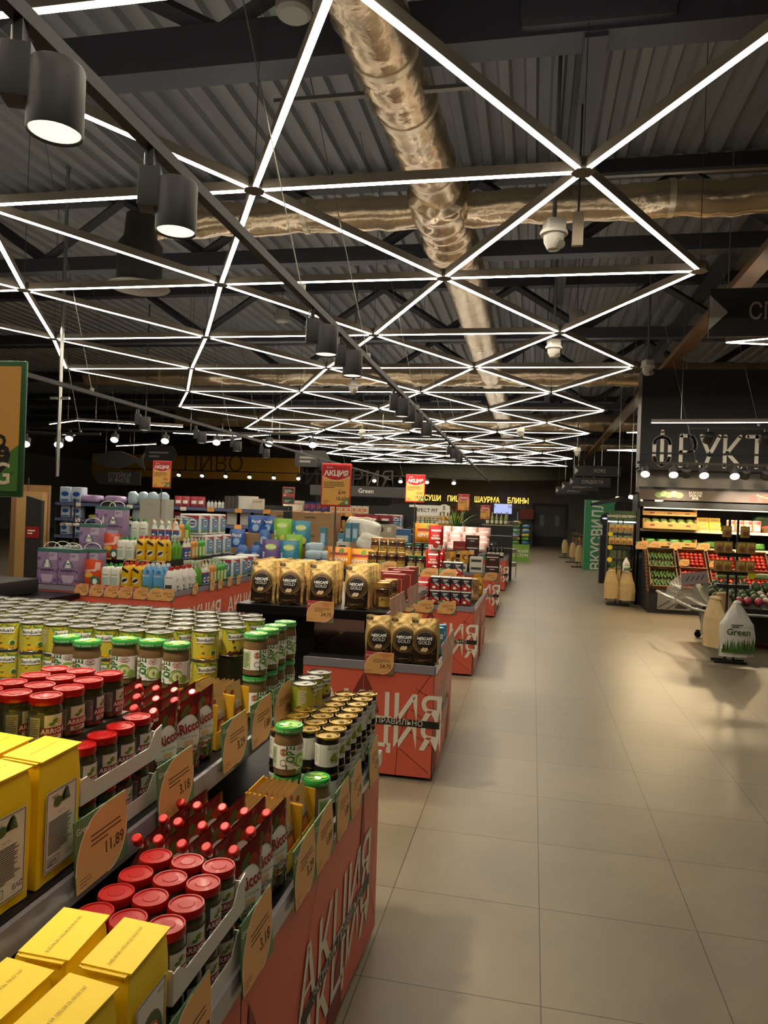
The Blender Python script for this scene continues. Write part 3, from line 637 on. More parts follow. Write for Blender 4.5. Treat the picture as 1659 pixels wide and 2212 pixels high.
# vegetable cans
TIN = mat('#aaa9a0', .28, .95); TIN2 = mat('#a8a59c', .3, .9); CY = mat('#b8ab38', .35, coat=.2); CY2 = mat('#a29a3a', .4); CG = mat('#3f6a22', .4); BEAN = mat('#4a2018', .35); LIME = mat('#7f9424', .4); CORN = mat('#d8a822', .4)
def tin_top(m, z, R, mm, m2):
    m.lathe([(R, z - .006), (R + .0012, z - .003), (R + .0012, z), (R - .0015, z + .0008), (R - .003, z - .004), (R * .82, z - .004), (R * .8, z - .0032), (R * .55, z - .0036), (1e-6, z - .0036)], mm, 28)
    ring(m, R * .42, 0, R * .2, R * .32, m2, lambda p: (p[0], p[1], z - .0012 + p[2]), 12, lift=0, sy=.8); m.box((R * .1, 0, z - .002), (R * .36, R * .3, .0012), m2)
def veg_can(corn):
    r = thing('vegetable_can', '', 'can'); R, H = .0435, .0968; m = MB()
    m.lathe([(R - .001, 0), (R + .001, .001), (R + .001, .004), (R - .0008, .006), (R - .0008, H - .006)], TIN, 28); tin_top(m, H, R, TIN, TIN2); m.build('tin_body', r)
    m = MB(); f = wrapped(R); patch(m, -.135, .135, .006, H - .006, CY, f, 36, 1, -.0003)
    for k in range(-3, 4): blob(m, [(k * .045 - .02, H - .007), (k * .045 - .012, .075), (k * .045 - .002, .082), (k * .045 + .006, .07), (k * .045 + .014, .08), (k * .045 + .02, H - .007)], CG, f, .0006)
    patch(m, -.008, .052, .058, .078, WHT, f, 10, 1, .0009); word(m, 'Bonduelle', .0155, mat('#20301c', .5), f, (.022, .068), bold=.012, sx=.95, lift=.0016)
    for x0 in (-.12,): patch(m, x0, x0 + .05, .01, .088, LIME, f, 8, 1, .0008); textlines(m, x0 + .004, x0 + .046, .03, .084, 12, CY2, f, .4, 3, .0012)
    patch(m, -.066, -.03, .012, .085, CY2, f, 5, 1, .0008); textlines(m, -.063, -.033, .03, .082, 9, LBL, f, .4, 2, .0012)
    rr = random.Random(8)
    for k in range(34): ring(m, rr.uniform(-.004, .062), .008 + .02 * abs(rr.gauss(0, .6)), 0, .0048, (CORN if corn else BEAN), f, 7, lift=.001 + .00004 * k)
    ring(m, .048, .026, 0, .0095, WHT, f, 14, lift=.0028); ring(m, .048, .026, 0, .008, CG, f, 14, lift=.0032); patch(m, .07, .12, .01, .03, CORN if corn else BEAN, f, 8, 1, .0008)
    m.build('label', r); return r
VB, VC = Kind(veg_can(False)), Kind(veg_can(True))
rows = [(2.15, -1.81, 7, 3)] + [(2.245 + .093 * k, -2.1 if k else -1.9, 0, 3) for k in range(0)]
cn = 0
for k in range(6):
    y = 2.135 + .092 * k
    x = (-1.16 if k == 0 else -1.0 if k == 1 else -.99) - (.046 if k % 2 else 0); i = 0
    while x > -2.72:
        lays = (2, 1, 0) if (k == 0 or x < -2.3) and k < 2 else (2,)
        if k == 1 and x > -1.16: lays = (2, 1)
        for lay in lays:
            K = VC if (cn * 7 + lay) % 3 else VB; cn += 1
            K.put((x + jitter(.0015), y + jitter(.001), .881 + .0968 * lay), RND.uniform(-.9, .9) if lay == 2 or k < 2 else RND.uniform(-3, 3),
                  'vegetable can on the upper shelf, %s row from front, %s from right%s' % (ORD[k], ORD[i], '' if lay == 2 else ', %s layer' % ('bottom', 'middle')[lay]), 'vegetable cans on the upper shelf')
        x -= .0925; i += 1
for x0, x1, y0, lb in ((-2.28, -1.21, 2.185, 'middle'), (-2.72, -2.285, 2.28, 'left'), (-1.205, -.98, 2.28, 'right')): m = MB(); m.box(((x0 + x1) / 2, (y0 + 2.61) / 2, .976), (x1 - x0, 2.61 - y0, .186), mat('#3c3a20', .7)); tag(m.build('carton'), 'carton under the top layer of vegetable cans, %s of three' % lb, 'carton')
for i, (x, y) in enumerate(((-.765, 2.62), (-.77, 2.527), (-.765, 2.434))):
    for lay in range(3): (VC if i % 2 else VB).put((x, y, .682 + .0968 * lay), .9 + jitter(.5), 'vegetable can on the lower shelf behind olive tins, %s from far end, %s layer' % (ORD[i], ('bottom', 'middle', 'top')[lay]), 'vegetable cans on the lower shelf')

# olive tins
GOLD = mat('#b99a4a', .25, .9); GOLD2 = mat('#8f7636', .3, .9); OLV = mat('#86902f', .35); OWH = mat('#cfccc0', .35, coat=.2)
def olive_tin():
    r = thing('olive_tin', '', 'can'); R, H = .0365, .109; m = MB()
    m.lathe([(R - .001, 0), (R + .0008, .001), (R + .0008, .004), (R - .0006, .006), (R - .0006, H - .006)], BLKG, 28); tin_top(m, H, R, GOLD, GOLD2); m.build('tin_body', r)
    m = MB(); f = wrapped(R); patch(m, -.113, .113, .022, .088, OWH, f, 32, 1, -.0002); patch(m, -.07, -.025, .026, .085, LBL, f, 8, 1, .0004); textlines(m, -.068, -.03, .028, .083, 13, INK, f, .4, 5)
    word(m, 'EXCLUSIVE', .0085, INK, f, (.02, .077), bold=.012); word(m, 'The', .006, INK, f, (.006, .084))
    for x, y in ((.016, .046), (.030, .042), (.022, .055)): ring(m, x, y, 0, .0085, OLV, f, 14, 2, .0009, sy=1.1); ring(m, x - .002, y - .002, 0, .0028, mat('#5e6a22', .4), f, 8, lift=.0014)
    blob(m, [(.03, .06), (.036, .068), (.034, .056)], CG, f); m.build('label', r); return r
OT = Kind(olive_tin())
for c, x in enumerate((-.585, -.661, -.737)):
    for i in range(8 if c == 0 else 7):
        y = (2.12, 2.165, 2.14)[c] + .0755 * i
        if y > 2.66 or (c == 2 and i > 3): continue
        for lay in ((0, 1) if c == 0 or i < 1 else (1,)):
            OT.put((x + jitter(.0003), y + jitter(.0003), .682 + .109 * lay), PI / 2 - .8 + jitter(.5), 'gold-topped olive tin, %s from near end, %s row from the aisle%s' % (ORD[i], ORD[c], '' if lay else ', bottom layer'), 'olive tins')
m = MB(); m.box((-.70, 2.44, .735), (.08, .36, .10), mat('#151413', .7)); tag(m.build('carton'), 'dark carton under the back rows of olive tins', 'carton')

# price cards of the nearest island
for i, (y, pr) in enumerate(((1.30, '11,89'), (1.605, '3,18'), (1.955, '3,29'), (2.165, '1,89'), (2.36, '1,89'))):
    put_card('green', pr, (-.808, y, .842), PI / 2, 'orange price card, upper shelf edge of the nearest display, %s from near end' % ORD[i], tilt=-.08, h=.135, w=.175)
for i, (y, pr) in enumerate(((1.10, '11,89'), (1.40, '3,18'), (1.715, '3,29'), (1.885, '1,89'), (2.08, '1,89'), (2.24, '2,49'), (2.5, '2,99'))):
    put_card('green', pr, (-.512, y, .632), PI / 2, 'orange price card, lower shelf edge of the nearest display, %s from near end' % ORD[i], tilt=-.08, h=.14, w=.165 if i < 4 else .15)

# ---------------- second island: gold coffee pouches ----------------
FOILG = mat('#d8b573', .3, .6, bump=.55, bscale=16, noise=.15, nscale=9); DBR = mat('#241610', .3, coat=.35); GLD = mat('#c9a566', .3, .7); BEANC = mat('#c8ab84', .45)
def coffee_pouch():
    r = thing('coffee_pouch', '', 'pouch'); w, h = .172, .27
    b0 = pouch_fn(w, h, .038)
    def b(x, z): return b0(x, z) + (.004 * NZ.noise((x * 40, z * 40, 1)) if z > .8 * h or abs(x) > .4 * w else 0)
    m = MB()
    for s in (-1, 1): m.grid(lambda u, v, s=s: ((u - .5) * w * (1 - .03 * math.sin(v * 9)), s * b((u - .5) * w, v * h), v * h + .003 * math.sin(u * 11)), 16, 18, FOILG)
    m.build('foil_bag', r); f = lambda p: (p[0], -b0(p[0], p[1]) - .003 - p[2], p[1]); m = MB()
    patch(m, -.074, .074, .012, .13, DBR, f, 14, 8, .0004); ring(m, 0, .138, 0, .074, DBR, f, 36, 6, .0014)
    for r0, r1, mm, l in ((.070, .0735, GLD, .003), (.063, .0655, GLD, .0036), (.054, .056, GLD, .0036)): ring(m, 0, .136, r0, r1, mm, f, 40, 1, l)
    ring(m, 0, .138, 0, .0535, mat('#17100d', .35), f, 30, 5, .0034)
    word(m, 'NESCAFÉ', .0225, WHT, f, (0, .151), bold=.02, sx=.98, lift=.006); word(m, 'GOLD', .028, LTOM, f, (0, .128), bold=-.004, sx=1.0, lift=.006)
    for sx in (-1, 1): ring(m, sx * .009, .088, 0, .0115, BEANC, lambda p: f((p[0] + (p[1] - .088) * .35, p[1], p[2])), 14, 2, .0055, sy=1.15)
    word(m, '320 г', .012, GLD, f, (.052, .066), lift=.004); line(m, [(-.05, .034), (.045, .034), (.045, .018), (-.05, .018), (-.05, .034)], .001, GLD, f, .0034); textlines(m, -.035, .03, .02, .033, 2, GLD, f, .4, 2, .0034)
    patch(m, -.08, -.042, .243, .258, DBR, f, 3, 2, .004); word(m, '320 г', .0115, GLD, f, (-.061, .2505), bold=.02, lift=.006)
    m.build('print', r); return r
CP = Kind(coffee_pouch())
for j in range(4):
    for i, x in enumerate((-1.70, -1.505, -1.312, -1.066)):
        CP.put((x + jitter(.01), 4.45 + .088 * j, .965), jitter(.1), 'gold coffee pouch on the upper shelf, %s from the left in the %s row' % (ORD[i], ORD[j]), 'gold coffee pouches on the upper shelf', rot=(-.05, 0, jitter(.08)))
for j in range(3):
    for i, x in enumerate((-.885, -.735, -.60)):
        if j and i != 1: continue
        CP.put((x + jitter(.008), 4.295 + .088 * j, .683), 0, 'gold coffee pouch on the lower shelf, %s from the left in the %s row' % (ORD[i], ORD[j]), 'gold coffee pouches on the lower shelf', rot=(-.05, 0, .06 + jitter(.06)))
def simple_box(name, cat, w, d, h, m1, art=None, bev=0, lab=None):
    m = MB(); m.box((0, 0, h / 2), (w, d, h), m1, bev=bev); f = flat(-d / 2)
    if art: art(m, f)
    return Kind(tag(m.build(name), '', cat))
def gjar(lidm, body, lab, R=.04, H=.15):
    r = thing('coffee_jar', '', 'jar'); m = MB(); m.lathe([(R, 0), (R, H * .5), (R * .86, H * .62), (R, H * .74), (R * .8, H * .82)], body, 18); m.build('glass_body', r)
    m = MB(); m.lathe([(R * .92, H * .80), (R * .92, H * .99), (R * .86, H), (1e-6, H)], lidm, 18); m.build('lid', r)
    m = MB(); f = wrapped(R + .0006); patch(m, -R * 1.1, R * 1.1, H * .08, H * .46, lab, f, 10); word(m, 'JACOBS', R * .5, INK, f, (0, H * .36), bold=.02, lift=.0012); ring(m, 0, H * .24, 0, R * .4, mat('#8a6a2c', .5), f, 12, lift=.0008, sy=.7); m.build('label', r)
    return Kind(r)
BRG = mat('#4a2f1c', .15, coat=.5); GLAB = mat('#a98a3c', .4); JG = gjar(mat('#a9834a', .35, .5), BRG, GLAB, .047, .165); JGR = gjar(mat('#1f4a2c', .4), BRG, mat('#b8a763', .4), .042, .14)
for i, (x, y) in enumerate(((-.925, 4.56), (-.935, 4.68), (-.92, 4.8))): JG.put((x, y, .963), .7, 'brown glass coffee jar at the right edge behind the gold pouches, %s along' % ORD[i], 'coffee jars behind the gold pouches')
BURG = mat('#7d2420', .4); BURL = mat('#c9a07a', .5)
def burg(m, f): line(m, [(-.06, .03), (.06, .03), (.06, .16), (-.06, .16), (-.06, .03)], .003, BURL, f); word(m, 'GOLD', .022, BURL, f, (0, .09))
GB = simple_box('gift_box', 'box', .16, .09, .19, BURG, burg)
for i, (x, y, rz) in enumerate(((-.93, 4.95, 0), (-1.0, 5.13, .0), (-.93, 5.32, .0), (-1.0, 5.5, .1), (-.93, 5.68, PI / 2))): GB.put((x, y, .963), rz, 'dark red gift box on the upper shelf, %s behind the coffee jars' % ORD[i], 'dark red gift boxes')
BACKC = mat('#b58a78', .5)
m = MB(); m.box((0, 0, .06), (.15, .003, .12), BACKC); bc = Kind(tag(m.build('price_card'), '', 'price card'))
for i, y in enumerate((4.42, 4.6, 4.78, 5.05, 5.2, 5.36)): bc.put((-.826, y, .93), PI / 2, 'pale pink price card along the right edge of the coffee shelf, %s from the front' % ORD[i], 'price cards seen edge on', rot=(-.12, 0, PI / 2))
for i, y in enumerate((4.5, 4.68, 4.86, 5.04)): bc.put((-.508, y, .655), PI / 2, 'pale price card on the aisle edge below the gold pouches, %s from the front' % ORD[i], 'price cards on the aisle edge', rot=(-.12, 0, PI / 2))
SB = simple_box('small_box', 'box', .08, .05, .17, mat('#3f86a8', .4), lambda m, f: (patch(m, -.03, .03, .1, .13, WHT, f), word(m, 'КОФЕ', .02, NAVY, f, (0, .115), lift=.001)))
for i, (x, y) in enumerate(((-.575, 4.62), (-.575, 4.74), (-.66, 4.68))): SB.put((x, y, .683), .5, 'small blue box behind the lower gold pouches, %s along' % ORD[i], 'small blue boxes')
put_card('red', '24,75', (-1.28, 4.352, .878), 0, 'orange price card below the upper row of gold pouches', w=.175, h=.13)
put_card('red', '24,75', (-.865, 4.222, .615), 0, 'orange price card below the lower row of gold pouches', w=.175, h=.13)

# ---------------- promotion signs on poles ----------------
SRED = mat('#c1302c', .35); SYEL = mat('#d9a250', .5)
def promo_sign(p1, p2, frame_m=SRED, w=.215, h=.305, poleh=.4, promo=True):
    r = thing('promotion_sign', '', 'sign'); m = MB(); m.cyl((0, .004, 0), (0, .004, poleh), .006, STEEL, 8); m.box((0, .004, .004), (.09, .07, .008), STEEL); m.cyl((0, .004, poleh * .5), (0, .004, poleh * .62), .010, STEEL, 8); m.build('pole', r)
    m = MB(); z = poleh; m.box((0, 0, z + h / 2), (w, .012, h), frame_m, bev=.005)
    m.build('frame', r); m = MB(); f = flat(-.0065); k = w * .46; z0, z1 = z + .014, z + h - .014
    patch(m, -k, k, z0, z1, SYEL, f, 1, 1, .0004)
    if promo:
        blob(m, [(-k, z1), (-k, z1 - h * .25)] + [(-k + 2 * k * t / 10, z1 - h * .25 - .03 * math.sin(PI * t / 10)) for t in range(1, 10)] + [(k, z1 - h * .25), (k, z1)], mat('#b5232a', .4), f, .0008)
        line(m, [(-k + 2 * k * t / 10, z1 - h * .25 - .03 * math.sin(PI * t / 10)) for t in range(11)], .004, CREAM, f, .0012)
        word(m, 'АКЦИЯ', .05, WHT, f, (0, z1 - h * .19), bold=.035, lift=.0014); word(m, 'Green', .017, WHT, f, (-k * .5, z1 - h * .05), bold=.01, lift=.0014)
        textlines(m, -k * .9, k * .7, z1 - h * .52, z1 - h * .36, 4, INK, f, .35, 5)
        word(m, p1, .03, INK, f, (k * .45, z1 - h * .63), bold=.015); word(m, p2, .034, INK, f, (k * .4, z1 - h * .77), bold=.02); word(m, '1 шт', .014, INK, f, (k * .3, z1 - h * .555))
    else:
        word(m, p1, .07, INK, f, (k * .6, z0 + h * .33), bold=.015); word(m, p2, .10, INK, f, (k * .62, z0 + h * .22), bold=.02); word(m, '1 шт', .012, INK, f, (k * .8, z0 + h * .13)); textlines(m, -k * .6, k * .55, z1 - h * .42, z1 - h * .35, 2, INK, f, .3, 5)
    textlines(m, -k * .9, -k * .4, z0 + h * .02, z0 + h * .12, 3, INK, f, .25, 3)
    blob(m, [(k, z0), (k, z0 + h * .2), (k * .5, z0 + h * .07), (k * .2, z0)] if promo else [(k, z0), (k, z0 + h * .34), (k * .5, z0 + h * .22), (-k * .1, z0 + h * .13), (-k * .3, z0)], mat('#4f7d3c', .4), f, .0009)
    if promo: word(m, 'G', .03, CREAM, f, (k * .8, z0 + h * .06), bold=.03, lift=.0014)
    else: word(m, 'G', .075, CREAM, f, (k * .62, z0 + h * .12), bold=.01, lift=.0014); blob(m, [(k * .3, z0 + h * .16), (k * .5, z0 + h * .13), (k * .52, z0 + h * .06), (k * .4, z0 + h * .03)], mat('#b8502e', .4), f, .002); blob(m, [(k * .16, z0 + h * .15), (k * .36, z0 + h * .15), (k * .4, z0 + h * .07), (k * .3, z0 + h * .08)], mat('#d9932c', .4), f, .0016)
    m.build('card', r); return r
def sign_at(lb, x, y, z, ph, *a, rz=0, **k): o = promo_sign(*a, poleh=ph, **k); o.location = (x, y, z); o.rotation_euler = (0, 0, rz); o['label'] = lb; o['group'] = 'promotion signs'; return o
sign_at('red framed promotion sign priced 10,67 on a pole behind the gold pouches', -1.36, 4.9, .963, .64, '8,99', '10,67', rz=.05)
sign_at('red framed promotion sign priced 19,17 on a pole above the coffee jars', -1.27, 7.8, .951, .745, '16,99', '19,17')
sign_at('red framed promotion sign priced 11,54 on a pole over the detergents', -4.07, 7.4, 1.17, .58, '9,99', '11,54', rz=.1)
sign_at('small red framed promotion sign priced 2,49 beyond the coffee island, nearest of two', -1.25, 13.2, .951, .70, '1,99', '2,49')
sign_at('small red framed promotion sign priced 1,37 beyond the coffee island, farthest of two', -1.02, 15.8, .951, .55, '1,09', '1,37')
o = sign_at('large green framed price sign cut by the left edge of the picture', -1.335, 1.53, .883, .70, '2', '9', frame_m=mat('#2c5a38', .4), promo=False, w=.25, h=.33, rz=.05)

# ---------------- third island: jars, red bags, tins ----------------
for i in range(4): JG.put((-1.735 + .1 * i, 7.98, 1.12), jitter(.1), 'brown coffee jar with gold lid in the upper row, %s from the left' % ORD[i], 'gold-lidded coffee jars, upper row')
for i in range(3): JGR.put((-1.33 + .1 * i, 7.9, 1.10), jitter(.1), 'coffee jar with dark green lid in the upper row, %s from the left' % ORD[i], 'green-lidded coffee jars, upper row')
for i in range(4): JG.put((-1.66 + .105 * i, 7.52, .993), jitter(.1), 'brown coffee jar with gold lid in the lower row, %s from the left' % ORD[i], 'gold-lidded coffee jars, lower row')
for i in range(3): JGR.put((-1.23 + .095 * i, 7.5, .993), jitter(.1), 'coffee jar with dark green lid in the lower row, %s from the left' % ORD[i], 'green-lidded coffee jars, lower row')
for i in range(3): JGR.put((-1.29 + .09 * i, 7.26, .683), jitter(.1), 'coffee jar with dark green lid on the bottom shelf, %s from the left' % ORD[i], 'green-lidded coffee jars, bottom shelf')
m = MB(); m.box((-1.585, 7.98, 1.035), (.40, .12, .166), SHELF); m.box((-1.225, 7.9, 1.025), (.3, .12, .146), SHELF); m.box((-1.4, 7.52, .97), (.75, .2, .04), SHELF); tag(m.build('shelf_riser'), 'dark stepped riser under the rows of coffee jars', 'shelf riser')
CRED2 = mat('#a31a1a', .25, coat=.4, bump=.3, bscale=14)
def red_bag():
    r = thing('coffee_bag', '', 'coffee bag'); w, h = .15, .26; b = pouch_fn(w, h, .045); m = MB()
    for s in (-1, 1): m.grid(lambda u, v, s=s: ((u - .5) * w, s * b((u - .5) * w, v * h), v * h), 10, 10, CRED2)
    m.build('bag', r); f = lambda p: (p[0], -b(p[0], p[1]) - p[2], p[1]); m = MB(); patch(m, -.074, .074, .006, .06, WHT, f, 8, 4); ring(m, 0, .055, 0, .03, mat('#8a2a1c', .4), f, 14, 2, .0016); ring(m, .02, .085, 0, .025, WHT, f, 12, 2, .0012, sy=.5)
    word(m, 'ROSSA', .032, WHT, f, (0, .125), bold=.02, lift=.002); word(m, 'Qualità', .022, WHT, f, (0, .155), lift=.002); patch(m, -.05, .05, .2, .215, WHT, f, 5, 1); m.build('print', r); return Kind(r)
RB = red_bag()
for x, y, z, lb in ((-1.0, 7.46, .952, 'red coffee bag on the shelf above, lower of two stacked'), (-.98, 7.48, 1.2, 'red coffee bag topmost of the stack beside the green-lidded jars'), (-1.06, 7.22, .683, 'red coffee bag on the bottom shelf left of the dark tins'), (-.98, 7.68, .952, 'red coffee bag behind the lower stacked bag'), (-1.06, 7.36, .683, 'red coffee bag second row on the bottom shelf')):
    RB.put((x, y, z), .08, lb, 'red coffee bags')
TDK = mat('#23222c', .35, coat=.2); TRD = mat('#a52820', .35)
def coffee_tin():
    r = thing('coffee_tin', '', 'tin'); w, h = .098, .135; m = MB(); m.box((0, 0, h / 2), (w, .07, h - .01), TDK, bev=.008); f = flat(-.0352)
    blob(m, [(-w / 2 + .004, .008), (w / 2 - .004, .008), (w / 2 - .004, .04), (-w / 2 + .004, .075)], TRD, f, .0004); patch(m, -.025, .025, .1, .108, WHT, f, lift=.0008); textlines(m, -.02, .02, .082, .096, 2, WHT, f, .4, 3, .0008)
    line(m, [(-.005, .07), (.04, .045)], .008, WHT, f); line(m, [(.005, .078), (.04, .058)], .004, WHT, f); ring(m, -.012, .03, 0, .016, WHT, f, 12, lift=.001, sy=.8); m.build('tin_body', r)
    m = MB(); m.box((0, 0, h - .004), (w * 1.0, .072, .012), WHT, bev=.005); m.build('lid', r); return Kind(r)
CT = coffee_tin()
for lay in range(2):
    for i in range(4): CT.put((-.93 + .103 * i, 7.21, .683 + .137 * lay), -.03, 'dark and red coffee tin on the bottom shelf, %s from the left, %s layer' % (ORD[i], ('lower', 'upper')[lay]), 'coffee tins on the bottom shelf')
for i in range(2): CT.put((-.845 + .105 * i, 7.5, .952), 0, 'dark and red coffee tin on the upper shelf, %s of the pair' % ('left', 'right')[i], 'coffee tins on the upper shelf')
for i, (x, y, z, pr) in enumerate(((-1.45, 7.34, .945, '12,49'), (-1.205, 7.34, .905, '14,79'), (-1.02, 7.34, .9, '17,29'), (-.83, 7.34, .9, '17,29'))): put_card('green', pr, (x, y - .002, z), 0, 'orange price card on the upper edge of the coffee island, %s from the left' % ORD[i], w=.18, h=.125)
for i, (x, pr) in enumerate(((-1.2, '14,79'), (-1.02, '18,79'), (-.80, '17,87'))): put_card('green', pr, (x, 7.104, .60), 0, 'orange price card on the lower edge of the coffee island, %s from the left' % ORD[i], w=.18, h=.125)
# packets further along the aisle
def pack_kind(name, cat, w, h, T, m1, art=None):
    r = thing(name, '', cat); b = pouch_fn(w, h, T); m = MB()
    for s in (-1, 1): m.grid(lambda u, v, s=s: ((u - .5) * w, s * b((u - .5) * w, v * h), v * h), 8, 8, m1)
    m.build('bag', r); f = lambda p: (p[0], -b(p[0], p[1]) - .001 - p[2], p[1]); m = MB(); (art or (lambda m, f: patch(m, -w * .3, w * .3, h * .3, h * .6, WHT, f, 4, 3)))(m, f); m.build('print', r); return Kind(r)
YP = pack_kind('sweets_packet', 'packet', .14, .2, .03, mat('#c9932c', .3, coat=.3, bump=.3, bscale=18), lambda m, f: (ring(m, 0, .1, 0, .045, mat('#8a4a1c', .4), f, 14, 2), ring(m, .02, .09, 0, .022, mat('#e3d27a', .4), f, 12, 2, .001)))
TP = pack_kind('sweets_packet', 'packet', .13, .19, .03, mat('#8f6a3a', .4, bump=.3, bscale=18), lambda m, f: patch(m, -.04, .04, .05, .13, mat('#d9c8a0', .5), f, 4, 4))
BB = simple_box('chocolate_box', 'box', .22, .1, .15, mat('#3a221a', .4), lambda m, f: (patch(m, -.09, .09, .09, .105, WHT, f), patch(m, -.04, .04, .055, .065, WHT, f), textlines(m, -.09, .09, .12, .14, 2, mat('#7a3a3a', .4), f, .4, 2)))
RBX = simple_box('chocolate_box', 'box', .2, .1, .2, mat('#8a2a22', .4), lambda m, f: word(m, 'Мерси', .05, BURL, f, (0, .1)))
KB = simple_box('biscuit_box', 'box', .1, .1, .22, mat('#9a7a52', .5), lambda m, f: (ring(m, 0, .12, .02, .03, BURG, f, 14), patch(m, -.04, .04, .03, .06, BURL, f)))
WB = simple_box('white_box', 'box', .2, .12, .12, mat('#d5d0c4', .5), lambda m, f: patch(m, -.08, .08, .04, .08, NAVY, f))
PL = [(TP, -.62, 7.5, .683), (KB, -.60, 7.75, .683), (TP, -.6, 8.0, .683), (YP, -.585, 8.2, .683), (YP, -.6, 8.38, .683), (TP, -.59, 8.55, .683), (YP, -.62, 8.75, .683), (KB, -.72, 7.7, .683), (TP, -.75, 8.0, .683), (YP, -.78, 8.3, .683),
      (TP, -.93, 8.1, .951), (YP, -.9, 8.35, .951), (TP, -.95, 8.6, .951), (YP, -1.08, 8.3, .951), (KB, -1.1, 8.0, .951), (YP, -1.35, 8.35, .951), (YP, -1.2, 8.7, .951), (TP, -1.45, 8.5, .951)]
for i, (K, x, y, z) in enumerate(PL): K.put((x, y, z), PI / 2 * .5 + jitter(.4), '%s behind the dark coffee tins, %s toward the back, %s shelf' % ({id(TP): 'brown sweets packet', id(YP): 'yellow sweets packet', id(KB): 'brown biscuit box'}[id(K)], ORD[i % 10], 'lower' if z < .8 else 'upper'), 'packets behind the coffee tins')
OP = pack_kind('snack_bag', 'packet', .26, .22, .05, mat('#d98a1c', .3, coat=.3), lambda m, f: (patch(m, -.1, .1, .13, .16, CRIM, f, 5, 2), word(m, 'КРУТКИ', .05, WHT, f, (0, .08), bold=.03, lift=.003), ring(m, .03, .18, 0, .03, LEAFG, f, 12)))
OP.put((-1.18, 8.15, 1.25), .1, 'orange snack bag with white lettering above the green-lidded jars', 'orange snack bags'); OP.put((-1.80, 7.62, .952), -.1, 'orange snack bag left of the coffee jars, nearest', 'orange snack bags'); OP.put((-2.1, 7.8, .952), .1, 'orange snack bag left of the coffee jars, second', 'orange snack bags')
m = MB(); m.box((-1.18, 8.15, 1.1), (.26, .12, .29), SHELF); m.box((-2.1, 7.85, .475), (.3, .5, .95), BLK); tag(m.build('shelf_riser'), 'dark block shelf carrying the orange snack bags', 'shelf riser')
for i, (K, x, y, z, rz, lb) in enumerate(((BB, -.6, 11.5, .683, 0, 'dark brown chocolate box stacked at the corner of the fourth island, bottom'), (BB, -.6, 11.5, .834, 0, 'dark brown chocolate box stacked at the corner of the fourth island, top'),
      (WB, -.85, 11.5, .683, 0, 'white box left of the dark chocolate boxes, bottom'), (WB, -.85, 11.5, .805, 0, 'white box left of the dark chocolate boxes, top'), (WB, -1.1, 11.5, .683, 0, 'white box farthest left on the fourth island'),
      (YP, -1.05, 11.55, .81, .3, 'yellow sweets packet on the white box'), (RBX, -1.15, 11.75, .951, 0, 'red chocolate box on the upper shelf of the fourth island'), (BB, -.95, 11.8, .951, 0, 'dark box beside the red chocolate box'), (BB, -.95, 11.8, 1.103, 0, 'dark box stacked beside the red chocolate box'),
      (KB, -.62, 11.9, .683, .3, 'brown biscuit box behind the dark chocolate boxes'), (KB, -.6, 12.2, .683, .3, 'second brown biscuit box behind the dark chocolate boxes'), (KB, -.6, 12.5, .683, .3, 'third brown biscuit box behind the dark chocolate boxes'))):
    K.put((x, y, z), rz, lb, 'goods on the fourth island')
put_card('green', '9,99', (-.62, 11.39, .57), 0, 'orange price card below the dark chocolate boxes', w=.2, h=.13); put_card('green', '7,49', (-1.05, 11.59, .88), 0, 'orange price card on the upper edge of the fourth island', w=.3, h=.13)
EP = pack_kind('marshmallow_packet', 'packet', .22, .16, .05, mat('#cfa7a0', .35, coat=.3), lambda m, f: patch(m, -.08, .08, .05, .1, WHT, f, 4, 2))
for j in range(4):
    for i in range(5): EP.put((-1.78 + .23 * i + .03 * (j % 2), 12.3 + .17 * j, .955 + .085 * j), jitter(.04), 'pale pink marshmallow packet in the heap, %s from the left in the %s row' % (ORD[i], ORD[j]), 'pink packets in the heap')
m = MB(); [m.box((-1.33, 12.31 + .17 * j, .951 + .0425 * j), (1.1, .16, .085 * j), SHELF) for j in range(1, 4)]; tag(m.build('shelf_riser'), 'stepped riser under the pink packets', 'shelf riser')
GREENB = mat('#3b4a1c', .12, coat=.6); FOILW = mat('#c9c3a8', .3, .5)
def wine(body, cap, lab):
    r = thing('bottle', '', 'bottle'); m = MB(); m.lathe([(.04, 0), (.042, .01), (.042, .16), (.03, .205), (.015, .25)], body, 14); m.build('glass_body', r); m = MB(); m.lathe([(.019, .225), (.016, .30), (.018, .32), (1e-6, .32)], cap, 12); m.build('foil_cap', r)
    m = MB(); patch(m, -.045, .045, .05, .12, lab, wrapped(.0426), 8); m.build('label', r); return Kind(r)
WN = wine(mat('#6f7a2c', .1, coat=.6), FOILW, LBL); WD = wine(mat('#1d2418', .1, coat=.6), BLK, LBL); WY = wine(mat('#b98a1c', .1, coat=.6), GOLD, LBL)
TEAL = simple_box('gift_box', 'box', .16, .12, .36, mat('#2f8a78', .4), lambda m, f: (patch(m, -.05, .05, .12, .27, LBL, f), ring(m, 0, .18, 0, .03, mat('#7a3a1c', .5), f, 10, lift=.001)))
for i in range(5): WN.put((-1.1 + .11 * i, 18.1, 1.352), 0, 'pale sparkling wine bottle on the wire rack, %s from the left' % ORD[i], 'sparkling wine bottles')
for i in range(4): WD.put((-.9 + .09 * i, 15.72, .683), 0, 'dark wine bottle at the front of the fifth island, %s from the left' % ORD[i], 'dark wine bottles at the front')
for i in range(7): WY.put((-2.27 + .09 * i, 18, 1.302), 0, 'amber bottle in the wire crate rack, %s from the left' % ORD[i], 'amber bottles')
